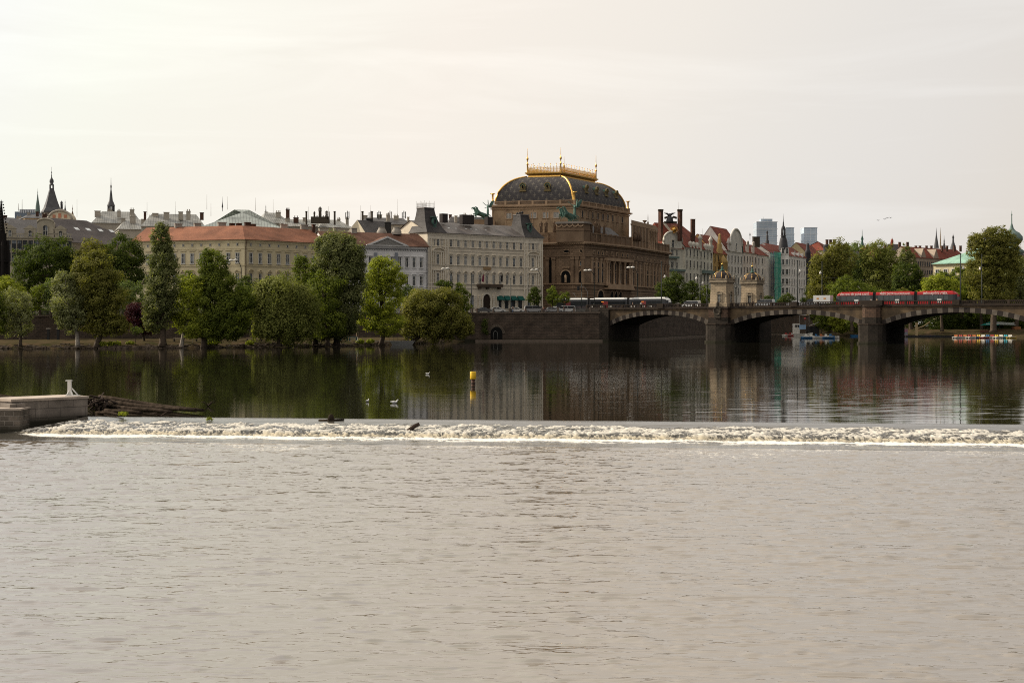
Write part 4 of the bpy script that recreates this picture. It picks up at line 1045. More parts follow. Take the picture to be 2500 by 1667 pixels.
for i in range(4):
    b = MB(); b.tube([(r[i].x, r[i].y, z + .05) for r, z in Rg], .33, 8); b.build('gilded_rib', M_gold, dm)
    c_ = (base[i] - inset(3)[i]).normalized(); p = base[i] + c_ * .9
    b = MB(); b.lathe([(.45, 0), (.32, .3), (.3, 2.2), (.5, 2.5), (.5, 2.7), (.25, 2.8), (.01, 2.85)], (p.x, p.y, zb), 8); b.box(-.8, .8, -.18, .18, 2.5, 2.8, 0, frame(p.x, p.y, FU.a, zb)); b.build('corner_finial', M_gold, t)
rt = Rg[-1][0]; ins0 = .75 + I
zg = wz(419.5, 487)
b = MB()
def rr(o_): return [tuple(p) for p in inset(ins0 + o_, .75 + I * .95 + o_)]
b.prism(rr(.0), ztop - .4, zg - .9, 0, top=rr(.35)); b.prism(rr(-.0), zg - .9, zg - .45, 0, top=rr(-.35)); b.prism(rr(-.5), zg - .45, zg - .05, 0, top=rr(-.55))
b.build('gilded_cornice', M_gold, dm)
top = [Vector(p) for p in rr(.1)]; rail = zg + 1.9
for i in range(4):
    p, q = top[i], top[(i + 1) % 4]; F = Face(p, q); b = MB()
    for z_ in (.1, 1.0, 1.5): b.box(0, F.L, -.05, .05, zg + z_, zg + z_ + .09, 0, F.fr)
    n = int(F.L / .5)
    for k in range(n + 1):
        u = F.L * k / n; b.box(u - .085, u + .085, -.06, .06, zg - .05, zg + (1.75 if k % 2 else 2.0), 0, F.fr)
        if k < n: b.tube([F.P(u + .08, 0, zg + .2), F.P(u + F.L / n / 2, 0, zg + .8), F.P(u + F.L / n - .08, 0, zg + .2)], .05, 4)
    for k in range(0, n + 1, 4): b.tube([F.P(F.L * k / n, 0, zg + 1.6), F.P(F.L * k / n, 0, zg + 2.9)], .07, 4); b.ball(F.P(F.L * k / n, 0, zg + 2.9), .16, 6)
    b.build('gilded_railing', M_gold, dm)
    b = MB(); b.lathe([(.32, 0), (.25, .5), (.22, 2.6), (.45, 2.9), (.2, 3.2), (.13, 4.0), (.36, 4.5), (.4, 4.8), (.3, 5.1), (.11, 5.4), (.08, 6.2), (.04, 8.3), (.01, 8.4)], (p.x, p.y, zg - .05), 8); b.build('gilded_finial', M_gold, dm)
# dormers on the dome: 2 on the left face, 4 on the right
def dome_dormer(F, u, th, s=1.0):
    ins = .75 + I * (1 - math.cos(th)) / (1 - math.cos(R(84))); z = zt0 + (ztop - zt0) * math.sin(th) / math.sin(R(84)); v = ins - .3
    b = MB(); n = 10; w_ = .95 * s
    b.box(u - w_, u + w_, v - .6, v + 2.5, z - .9, z + .5, 0, F.fr); b.box(u - w_ - .25, u + w_ + .25, v - .85, v + .2, z - 1.2, z - .9, 2, F.fr)
    for k in range(n):
        a0, a1 = math.pi * k / n, math.pi * (k + 1) / n
        for r0, r1, v0, v1, mi in ((0.01, w_, v - .55, v + 5.2, 1), (w_, w_ + .28, v - .8, v - .2, 2)):
            q = [(r0, a0), (r1, a0), (r1, a1), (r0, a1)]
            b.hexa([F.P(u + r * math.cos(a), v0, z + .5 + r * 1.1 * math.sin(a)) for r, a in q] + [F.P(u + r * math.cos(a), v1, z + .5 + r * 1.1 * math.sin(a)) for r, a in q], mi)
    pts = [F.P(u + .45 * s * math.cos(a), v - .7, z + .35 + .72 * s * math.sin(a)) for a in np.linspace(0, 2 * math.pi, 13)]
    b.tube(pts, .12, 5, 2); b.face([F.P(u + .42 * s * math.cos(a), v - .66, z + .35 + .7 * s * math.sin(a)) for a in np.linspace(0, 2 * math.pi, 12, endpoint=False)], 3)
    b.build('dormer', [mat('bronze_dormer', (.16, .13, .07), .5), M_copper, mat('old_gold', (.26, .20, .09), .6, metal=.3), M_void], dm)
def u_on(F, px, vv):
    k = (px - 1250) / FPX; q0 = Vector(F.P(0, vv)[:2]); return (k * q0.y - q0.x) / (F.d.x - k * F.d.y)
thd = R(34)
for px in (1278, 1338): dome_dormer(FU, u_on(FU, px, 2.5), thd)
for px in (1426, 1451, 1475, 1499): dome_dormer(FV, u_on(FV, px, 2.5), thd, .85)

# ---------------- lower body
pts_px = [(1290, 470), (1340, 467), (1425, 462), (1441, 464.5), (1540, 491), (1575, 508), (1633, 534)]
LP = [Vector(pl(*p)) for p in pts_px]
zl = wz(590, 462)
back = [Vector((50, 560)), Vector((0, 545)), Vector((-18, 478))]
poly = [tuple(p) for p in LP] + [tuple(p) for p in back]
M_body = brickmat('theatre_ashlar', (.25, .173, .115), (.20, .137, .09), (.11, .075, .05), 1.3, .62, .035, .88, .22, bump=.5, streak=.12)
b = MB(); b.prism(poly, 7.5, zl - .004, 0); lw = b.build('lower_wall', M_body, t)
Fs = [Face(LP[i], LP[i + 1]) for i in range(len(LP) - 1)]
FA, FB, FC, FD, FE, FG = Fs
zat = wz(570, 462)
# cornices, string courses, plinth
for nm, z0, z1, dp in (('main_cornice', zl - .9, zl - .5, .7), ('main_cornice', zl - .5, zl, 1.25), ('string_course', wz(626, 462) , wz(624, 462) + .1, .35), ('string_course', wz(694, 462), wz(691, 462), .45), ('string_course', wz(705, 462), wz(702.5, 462), .4), ('string_course', wz(603, 462) - .3, wz(603, 462), .25)):
    b = MB(); pp = [tuple(p) for p in offs(LP, -dp)] + [tuple(p) for p in offs(LP, .3)][::-1]
    b.prism(pp, z0, z1 - .003, 0); b.build(nm, M_sandl if dp > .4 else M_sand, t)
b = MB()
for F in Fs:
    u = .3
    while u < F.L - .2: b.box(u, u + .28, -1.0, -.6, zl - .82, zl - .5, 0, F.fr); u += .75
pp = [tuple(p) for p in offs(LP, -.62)] + [tuple(p) for p in offs(LP, .2)][::-1]; b.prism(pp, zl - .88, zl - .55, 0)
b.build('dentil_course', M_sandl, t)
# rusticated base courses
zr0, zr1 = 8.0, wz(706, 462); n = 9
b = MB()
for k in range(n):
    z0 = zr0 + (zr1 - zr0) * k / n; z1 = zr0 + (zr1 - zr0) * (k + 1) / n - .16
    pp = [tuple(p) for p in offs(LP, -.22)] + [tuple(p) for p in offs(LP, .1)][::-1]; b.prism(pp, z0, z1, 0)
pp = [tuple(p) for p in offs(LP, -.05)] + [tuple(p) for p in offs(LP, .1)][::-1]; b.prism(pp, zr0 - .1, zr1, 0)
b.build('rusticated_base', M_sand, t)
# attic parapet along the right face
for F, a0 in ((FA, 0), (FC, 0), (FD, 0), (FE, 0), (FG, 0)):
    b = MB(); h = 2.7 if F is not FD else 3.0
    if F in (FC,): continue
    b.box(0, F.L, -.1, .5, zl, zl + h - .3, 0, F.fr); b.box(-.1, F.L + .1, -.25, .6, zl + h - .3, zl + h, 0, F.fr)
    for u in lin(.4, F.L - .4, max(2, int(F.L / 3.2))): b.box(u - .3, u + .3, -.3, .62, zl, zl + h + .25, 0, F.fr)
    b.build('attic_parapet', M_sand, t)
# plinth block carrying the bronze group over the corner pavilion
zp0, zp1, zp2 = wz(588, 462), wz(563, 462), wz(541, 462)
q = [pl(1358, 463), pl(1425, 460.5), pl(1441, 463.5), (wx(1446, 474), 474), (wx(1362, 478), 478)]
b = MB(); b.prism(q, zl - .1, zp1, 0); 
def sc(q, s): cx = sum(p[0] for p in q) / len(q); cy = sum(p[1] for p in q) / len(q); return [(cx + (p[0] - cx) * s, cy + (p[1] - cy) * s) for p in q]
b.prism(sc(q, 1.03), zp1, zp1 + .35, 0); b.prism(sc(q, .97), zp1 + .35, zp2 - .7, 0); b.prism(sc(q, 1.06), zp2 - .7, zp2 - .3, 1); b.prism(sc(q, 1.0), zp2 - .3, zp2, 1)
b.build('corner_pavilion_block', [M_sand, mat('weathered_stone_cap', (.26, .23, .20), .9)], t)
Fp = Face(q[0], q[1])
for k in range(5):
    u = (k + .5) * Fp.L / 5; b = MB(); pts = [Fp.P(u + .9 * math.cos(a), -.05, zp1 + 2.2 - 1.0 * math.sin(a)) for a in np.linspace(0, math.pi, 7)]
    b.tube(pts, .2, 6); b.ball(Fp.P(u - .9, -.05, zp1 + 2.2), .32, 6); b.build('garland', M_sandl, t)
triga(1392, 541, 467, 'green bronze chariot with rearing horses and winged figure on the theatre corner block', 1.75, R(-62))
triga(1180, 537, 479, 'green bronze chariot with winged figure rising behind the cream palace roof', 1.6, R(-72))
# hidden pedestal that carries the rear group
b = MB(); c = pl(1176, 482); b.prism([(c[0] - 5, c[1] - 5), (c[0] + 4.6, c[1] - 5), (c[0] + 4.6, c[1] + 5), (c[0] - 5, c[1] + 5)], 8, wz(537, 479), 0); b.build('rear_pavilion', M_sand, t)
# low slate roof between attic and upper block
b = MB(); P = [FD.P(4, 1.2, zl + 2.3), FD.P(FD.L - 3, 1.2, zl + 2.3), FD.P(FD.L - 5, 5.5, zl + 6.2), FD.P(2, 5.0, zl + 6.2)]; b.face(P, 0); b.build('lower_slate_roof', M_slate, t)
# openings of section D (right face): x columns measured on the photograph
mo = winmesh(.9, 2.3, frame_m=M_dark, trim_m=M_sandl, sur=.28, sill=True); msq = winmesh(.95, 1.5, frame_m=M_dark, trim_m=M_sandl, sur=.25)
mtall = winmesh(1.0, 4.6, frame_m=M_dark, trim_m=M_sandl, sur=.28, head=None); march = winmesh(1.5, 2.6, 'arch', frame_m=M_dark, trim_m=M_sandl, sur=.3)
mtw = winmesh(1.6, 4.2, frame_m=M_dark, trim_m=M_sandl, sur=.25)
zcirc = wz(613.5, 462); zsq = wz(650, 462); ztall = wz(688, 462)
rnd_w = winmesh(.8, 1.0, frame_m=M_dark, trim_m=M_sandl, sur=.35)
for px in (1449.5, 1460, 1470.5): 
    u = FD.u(px); win(FD, u, zcirc - .7, rnd_w, t); win(FD, u, zsq, msq, t); win(FD, u, ztall, mtall, t)
for px in (1481, 1493.5, 1506, 1519, 1531):
    u = FD.u(px); win(FD, u, zcirc - .7, rnd_w, t)
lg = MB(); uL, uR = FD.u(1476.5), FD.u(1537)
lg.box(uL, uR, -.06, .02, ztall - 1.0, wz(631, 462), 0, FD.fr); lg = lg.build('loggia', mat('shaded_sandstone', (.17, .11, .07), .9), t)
for px in (1487.5, 1500.5, 1513.5, 1526.5, 1479.5): win(FD, FD.u(px), wz(661, 462), march, t, -.06); win(FD, FD.u(px), ztall, mtw, t, -.06)
for px in (1477, 1487.5 - 6, 1500.5 - 6.5, 1500.5 + 6.5, 1526.5 - 6.5, 1526.5 + 5.5, 1537):
    b = MB(); c = FD.P(FD.u(px), -.8, 0); b.lathe([(.55, ztall - 1.0), (.55, ztall - .4), (.4, ztall), (.34, wz(640, 462)), (.55, wz(636, 462)), (.6, wz(633, 462)), (.01, wz(633, 462))], (c[0], c[1], 0), 8); b.build('column', M_sandl, t)
b = MB(); b.box(uL - .5, uR + .5, -1.5, .02, wz(633, 462), wz(626, 462), 0, FD.fr); b.build('loggia_entablature', M_sandl, t)
b = MB(); b.box(uL - .3, uR + .3, -1.6, -1.3, wz(700, 462), wz(691, 462), 0, FD.fr); b.box(uL - .5, uR + .5, -1.8, .02, wz(704, 462), wz(700, 462), 0, FD.fr); b.build('loggia_balcony', M_sandl, t)
for px in (1546, 1556, 1566): 
    F = FE; u = F.u(px); win(F, u, zcirc - 1.4, rnd_w, t); win(F, u, zsq - .9, msq, t); win(F, u, ztall - .5, mtall, t)
for px in (1580, 1588.5, 1597, 1605, 1612.5, 1620, 1627):
    F = FG; u = F.u(px); win(F, u, zcirc - 1.6, rnd_w, t); win(F, u, zsq - 1.2, msq, t); win(F, u, ztall - .9, mtall, t)
for F, pxs in ((FD, (1443.5, 1454.5, 1465.5, 1475)), (FE, (1541, 1551, 1561, 1571)), (FG, (1576.5, 1584, 1592.5, 1601, 1609, 1616.5, 1624, 1631))):
    for px in pxs:
        b = MB(); u = F.u(px); b.box(u - .38, u + .38, -.42, .02, wz(690, 462) - (0 if F is FD else .3), wz(628, 462), 0, F.fr); b.box(u - .55, u + .55, -.6, .02, wz(632, 462), wz(628, 462) + .02, 0, F.fr); b.build('pilaster', M_sandl, t)
# ground floor arches
def archvoid(F, px, w, z0, h, name='arched_doorway'):
    u = F.u(px); b = MB(); n = 10; r = w / 2
    b.face([F.P(u - r, -.26, z0), F.P(u + r, -.26, z0)] + [F.P(u + r * math.cos(a), -.26, z0 + h - r + r * math.sin(a)) for a in np.linspace(0, math.pi, n)], 0)
    for k in range(n):
        a0, a1 = math.pi * k / n, math.pi * (k + 1) / n; q = [(r, a0), (r + .35, a0), (r + .35, a1), (r, a1)]
        b.hexa([F.P(u + rr_ * math.cos(a), -.45, z0 + h - r + rr_ * math.sin(a)) for rr_, a in q] + [F.P(u + rr_ * math.cos(a), -.1, z0 + h - r + rr_ * math.sin(a)) for rr_, a in q], 1)
    return b.build(name, [M_void, M_sandl], t)
archvoid(FD, 1464.5, 4.4, 8.2, wz(709, 470) - 8.2)
for px in (1492, 1502.5, 1513): archvoid(FD, px, 1.7, 8.2, wz(711, 475) - 8.2)
for px in (1524, 1531, 1539 - 2): pass
# left pavilion: corner niche, oval, tall recess and pilasters
for px, F in ((1383, FB), (1419, FB)):
    u = F.u(px); w_ = 2.2 if px == 1383 else .9
    b = MB(); pts = [F.P(u + w_ / 2 * math.cos(a), -.1, wz(613, 462) + .62 * math.sin(a)) for a in np.linspace(0, 2 * math.pi, 13)]; b.tube(pts, .16, 5); b.face([(p[0], p[1], p[2]) for p in pts[:-1]], 1); b.build('oval_window', [M_sandl, M_void], t)
archvoid(FB, 1382, 3.2, wz(690, 462), wz(660, 462) - wz(690, 462), 'statue_niche')
human('niche_statue', M_sandl, t, FB.P(FB.u(1382), -.35, wz(689, 462)), FB.a, 2.8, 'stand', True)
archvoid(FB, 1419.5, 1.3, wz(690, 462), wz(661, 462) - wz(690, 462), 'narrow_arched_window'); win(FB, FB.u(1419.5), wz(649, 462), msq, t)
u = FA.u(1339); b = MB(); b.box(FB.u(1341), FB.u(1348), -.05, .02, wz(690, 462), wz(628, 462), 0, FB.fr); b.build('tall_recess', M_void, t)
for px in (1337, 1352, 1398, 1410, 1424):
    F = FB if px > 1340 else FA; u = F.u(px); b = MB(); b.box(u - .55, u + .55, -.5, .02, wz(691, 462), wz(627, 462), 0, F.fr); b.box(u - .75, u + .75, -.65, .02, wz(633, 462), wz(627, 462) + .02, 0, F.fr); b.build('pilaster', M_sand, t)
b = MB(); b.box(FB.u(1374), FB.u(1392), -.5, .02, wz(653.5, 462), wz(651, 462), 0, FB.fr); b.build('niche_hood', M_sandl, t)
# end pavilion attic with columns (right)
q = [pl(1541, 490.5), pl(1583, 511.5), pl(1600, 520), (wx(1606, 533), 533), (wx(1548, 515), 515)]
za0, za1 = zl, zl + 8.2
b = MB(); b.prism(q, za0 - .1, za1 - .8, 0); b.prism(sc(q, 1.05), za1 - .8, za1 - .45, 1); b.prism(sc(q, 1.0), za1 - .45, za1 + .9, 1); b.build('end_pavilion_block', [M_sand, M_sandl], t)
Fq = Face(q[1], q[2])
for u in lin(.4, Fq.L - .4, 4):
    c = Fq.P(u, -.3, 0); b = MB(); b.lathe([(.5, za0), (.5, za0 + .6), (.36, za0 + .9), (.3, za1 - 1.6), (.5, za1 - 1.1), (.01, za1 - 1.0)], (c[0], c[1], 0), 8); b.build('column', M_sandl, t)
Fq2 = Face(q[0], q[1])
for u in lin(.8, Fq2.L - .8, 6): b = MB(); b.box(u - .3, u + .3, -.3, .02, za0, za1 - 1.0, 0, Fq2.fr); b.build('pilaster', M_sandl, t)
b = MB(); b.lathe([(.3, 0), (.3, .8), (.1, 1.0), (.12, 2.2), (.01, 3.8)], (*pl(1582, 513), za1 + .9), 6); b.build('corner_obelisk', M_sand, t)
b = MB(); b.lathe([(.2, 0), (.2, .5), (.8, 1.2), (.8, 1.4), (.1, 1.5)], (*pl(1574, 513), za1 + .9), 8); b.build('stone_urn', M_sand, t)
# statues on the parapet
mst = mat('dark_statue_stone', (.13, .085, .055), .9)
for k, (px, py, D, lab) in enumerate(((1321, 567, 466, 'dark stone robed figure on the parapet nearest the cream palace mansard'), (1333, 567, 466, 'dark stone robed figure second along the left parapet'), (1354, 566, 465, 'dark stone robed figure beside the chariot block, left side'), (1443, 566, 466, 'dark stone robed figure just right of the chariot block'), (1455, 570, 471, 'tallest dark statue of the group on the right parapet'), (1463, 571, 474, 'dark robed statue right of the tallest parapet figure'), (1475, 573, 478, 'dark statue raising an arm at the end of the parapet group'))):
    z0 = zl + (2.9 if D > 466 or px > 1440 else wz(567, 465) - zl)
    arm = {-1: [(-.2, 0, 1.40), (-.3, -.1, 1.2), (-.15, -.25, 1.15), (-.05, -.28, 1.15)], 1: [(.2, 0, 1.42), (.4, -.1, 1.55), (.5, -.2, 1.75), (.52, -.22, 1.85)]} if px == 1475 else None
    st = human('rooftop_statue', mst, None, (wx(px, D), D + .4, z0), R(10 * k - 20), 3.9 if px != 1455 else 4.6, 'stand', True, arm)
    tag(st, lab, 'statue', 'stone figures on the theatre parapet')
b = MB(); b.box(FB.u(1310), FB.u(1358), .2, 1.6, zl - .1, wz(567, 465), 0, FB.fr); b.build('left_parapet', M_sand, t)
b = MB(); b.box(FD.u(1447), FD.u(1470), -.1, 1.3, zl, zl + 2.9, 0, FD.fr); b.build('statue_plinth', M_sand, t)
st = None
b = MB()
for k in range(5): b.ball((*pl(1549 + k * 3, 493 + k), zl + 3.2 + (k % 2) * .9), .9, 7, 0, 1.4)
gr = b.build('trophy_sculpture', mst, t)
# ------------------------------------------------------------------ stone bridge
BF = Face(pl(2130, 356), (pl(2130, 356)[0] + .82, 356 - .5724)); BF.L = 1
def zdeck(u): return float(np.interp(u, [-77, -42, 0, 84], [9.2, 9.42, 9.66, 9.66]))
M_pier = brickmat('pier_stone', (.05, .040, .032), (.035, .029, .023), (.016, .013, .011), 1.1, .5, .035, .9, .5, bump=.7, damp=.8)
M_pierlit = brickmat('pier_red_stone_lit', (.13, .08, .055), (.095, .062, .045), (.04, .032, .025), .9, .5, .03, .9, .5, bump=.6)  # reddish pier stone, colour lightened to stand for light on the upper shaft
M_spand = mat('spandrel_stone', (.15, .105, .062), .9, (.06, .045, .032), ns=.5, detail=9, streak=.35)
M_vl = mat('pale_voussoir', (.165, .14, .115), .9, (.09, .075, .06), ns=1.2); M_vd = mat('dark_voussoir', (.04, .032, .028), .9, ns=1.2)
M_para = mat('sooty_parapet', (.055, .040, .030), .9, (.028, .022, .018), ns=1.0)
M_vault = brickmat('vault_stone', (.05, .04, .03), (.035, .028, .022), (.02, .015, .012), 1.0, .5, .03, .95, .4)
BW = 16.5
t = thing('stone_bridge', 'long dark stone arch bridge with striped arch rings and balustrade', 'bridge', (BF.p0.x, BF.p0.y, 0))
PIER = [(-42, 2.9), (0, 2.4), (42, 2.4), (84, 2.4)]
spans = [(-76.5, -44.9, 7.46, 4.8), (-39.1, -2.4, 7.5, 5.05), (2.4, 39.6, 7.75, 5.05), (44.4, 81.6, 7.75, 5.05)]
P = BF.P
for (a, b_, zcn, zs) in spans:
    mid = (a + b_) / 2; hf = (b_ - a) / 2; rise = zcn - zs
    Rr = (hf * hf + rise * rise) / (2 * rise)
    def zi(u, o=0): return zcn - Rr + math.sqrt(max(0, (Rr + o) ** 2 - (u - mid) ** 2))
    n = 29; thm = math.asin(hf / Rr)
    # elliptical blend near the springings
    def pt_(th, o): 
        e = 1 - .30 * max(0, abs(th) / thm - .55) ** 2 * 2.2
        return (mid + (Rr + o) * math.sin(th), (zcn - Rr + (Rr + o) * math.cos(th)) - .9 * max(0, abs(th / thm) - .5) ** 2 * 2)
    ring = MB(); barrel = []
    for k in range(n):
        t0, t1 = -thm + 2 * thm * k / n, -thm + 2 * thm * (k + 1) / n
        g_ = .02 * (t1 - t0)
        q = [pt_(t0 + g_, 0), pt_(t1 - g_, 0), pt_(t1 - g_, 1.2), pt_(t0 + g_, 1.2)]
        ring.hexa([P(x, -.1, z) for x, z in q] + [P(x, .4, z) for x, z in q], k % 2)
    ring.build('arch_ring', [M_vd, M_vl], t)
    sp = MB(); bl = MB(); ext = [pt_(-thm + 2 * thm * k / 40, 1.1) for k in range(41)]; intr = [pt_(-thm + 2 * thm * k / 40, .05) for k in range(41)]
    for k in range(40):
        (x0, z0), (x1, z1) = ext[k], ext[k + 1]
        sp.face([P(x0, 0, min(z0, 9.1)), P(x1, 0, min(z1, 9.1)), P(x1, 0, zdeck(x1) - .3), P(x0, 0, zdeck(x0) - .3)], 0); bl.face([P(x0, BW, min(z0, 9.1)), P(x1, BW, min(z1, 9.1)), P(x1, BW, zdeck(x1) - .3), P(x0, BW, zdeck(x0) - .3)], 0)
    rows = [[P(x, v, z) for x, z in intr] for v in (0.02, BW * .33, BW * .66, BW)]
    bl.grid(rows, 0, smooth=False)
    rows = [[P(x, BW, z) for x, z in intr], [P(x, BW, z) for x, z in ext]]; bl.grid(rows, 0, smooth=False)
    for s_, x in ((1, a), (-1, b_)):
        bl.face([P(x, 0, -2), P(x, BW, -2), P(x, BW, zs + .5), P(x, 0, zs + .5)], 0)
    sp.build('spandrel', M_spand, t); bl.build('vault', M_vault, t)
# piers
for (c, hw) in PIER:
    b = MB(); hb = hw + .75
    nose = [(-hb, 1), (-hb, -1.6), (-hb * .72, -2.6), (0, -3.0), (hb * .72, -2.6), (hb, -1.6), (hb, 1)]
    b.prism([P(c + x, y)[:2] for x, y in nose], -2, 4.7, 0); b.prism([P(c + x * 1.04, y * 1.04)[:2] for x, y in nose], 4.7, 5.1, 1)
    b.prism([P(c + x * 1.08, y * 1.1)[:2] for x, y in nose], -2, .45, 0)
    b.box(c - hw, c + hw, .5, BW - .5, -2, zdeck(c) - .3, 0, BF.fr)
    zt = zdeck(c) - .45
    sh = [(-hw, 1), (-hw, -.9), (-hw * .6, -1.4), (hw * .6, -1.4), (hw, -.9), (hw, 1)] if c != -42 else [(-hw, 1), (-hw, -1.7), (hw, -1.7), (hw, 1)]
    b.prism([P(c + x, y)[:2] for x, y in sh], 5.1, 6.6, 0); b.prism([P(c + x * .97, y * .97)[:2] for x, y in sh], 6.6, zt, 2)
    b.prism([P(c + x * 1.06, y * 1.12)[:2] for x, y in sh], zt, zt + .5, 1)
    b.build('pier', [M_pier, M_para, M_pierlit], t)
b = MB(); c = -81
b.box(c - 3, -76.4, -.9, BW, -2, zdeck(-77) - .3, 0, BF.fr); b.build('abutment', M_pier, t)
b = MB()
for u0, u1 in ((-84, -42), (-42, 0), (0, 84)):
    z0, z1 = zdeck(u0), zdeck(u1)
    b.hexa([P(u0, -.35, z0 - .35), P(u1, -.35, z1 - .35), P(u1, BW + .3, z1 - .35), P(u0, BW + .3, z0 - .35), P(u0, -.35, z0), P(u1, -.35, z1), P(u1, BW + .3, z1), P(u0, BW + .3, z0)], 0)
b.build('deck', M_para, t)
# approach ramp from the quay
gb = MB(); gb.hexa([P(-83.8, 0, 7), P(-83.8, BW, 7), P(-118, BW, 7), P(-118, 0, 7), P(-83.8, 0, 9.2), P(-83.8, BW, 9.2), P(-118, BW, 8.35), P(-118, 0, 8.35)][::1]); tag(gb.build('bridge_approach_road', mat('asphalt', (.06, .058, .055), .9)), kind='structure')
def parapet(u0, u1, v=-.1):
    if u1 - u0 < 1: return
    b = MB(); n = max(1, int((u1 - u0) / .45)); z = lambda u: zdeck(u)
    def bx(a, b_, v0, v1, za, zb): b.hexa([P(a, v0, z(a) + za), P(b_, v0, z(b_) + za), P(b_, v1, z(b_) + za), P(a, v1, z(a) + za), P(a, v0, z(a) + zb), P(b_, v0, z(b_) + zb), P(b_, v1, z(b_) + zb), P(a, v1, z(a) + zb)])
    return bx, b, n
def parapet_build(u0, u1, v=-.1):
    bx, b, n = parapet(u0, u1, v)
    bx(u0, u1, v - .15, v + .25, 0, .2); bx(u0, u1, v - .18, v + .28, .85, 1.05)
    for k in range(n):
        u = u0 + (u1 - u0) * (k + .5) / n; bx(u - .085, u + .085, v - .06, v + .12, .2, .85)
    m = max(1, int(round((u1 - u0) / 5.2)))
    for k in range(m + 1):
        u = u0 + (u1 - u0) * k / m; bx(u - .28, u + .28, v - .2, v + .3, 0, 1.08)
    b.build('balustrade', M_para, t)
edges = [(-84, -60.8), (-59.6, -45.2), (-38.8, -21.6), (-20.4, -2.6), (2.6, 20.4), (21.6, 39.4), (44.6, 62), (62, 81)]
for a, b_ in edges: parapet_build(a, b_); parapet_build(a, b_, BW - .2)
for c in (-60.2, -21, 0, 21, 42):
    b = MB(); w_ = .9 if c in (-60.2, -21, 21) else 2.9
    b.hexa([P(c - w_, -.5 if w_ < 1 else -1.2, zdeck(c) - .1), P(c + w_, -.5 if w_ < 1 else -1.2, zdeck(c) - .1), P(c + w_, .4, zdeck(c) - .1), P(c - w_, .4, zdeck(c) - .1), P(c - w_, -.5 if w_ < 1 else -1.2, zdeck(c) + 1.15), P(c + w_, -.5 if w_ < 1 else -1.2, zdeck(c) + 1.15), P(c + w_, .4, zdeck(c) + 1.15), P(c - w_, .4, zdeck(c) + 1.15)]); b.build('parapet_pedestal', M_para, t)
# cartouche on the tower pier
b = MB(); z0 = zdeck(-42) - 1.0
f_ = [P(-42 + .95 * math.cos(a), -2.0, z0 + .0 + 1.1 * math.sin(a)) for a in np.linspace(0, 2 * math.pi, 15)]
b.tube(f_, .28, 6); b.face(f_[:-1][::-1]); b.lathe([(.5, 0), (.35, .5), (.45, .8), (.01, 1.3)], P(-42, -1.9, z0 + 1.2), 8); b.box(-42.9, -41.1, -2.1, -1.7, z0 - 1.9, z0 - .9, 0, BF.fr)
b.build('cartouche', M_soot, t)

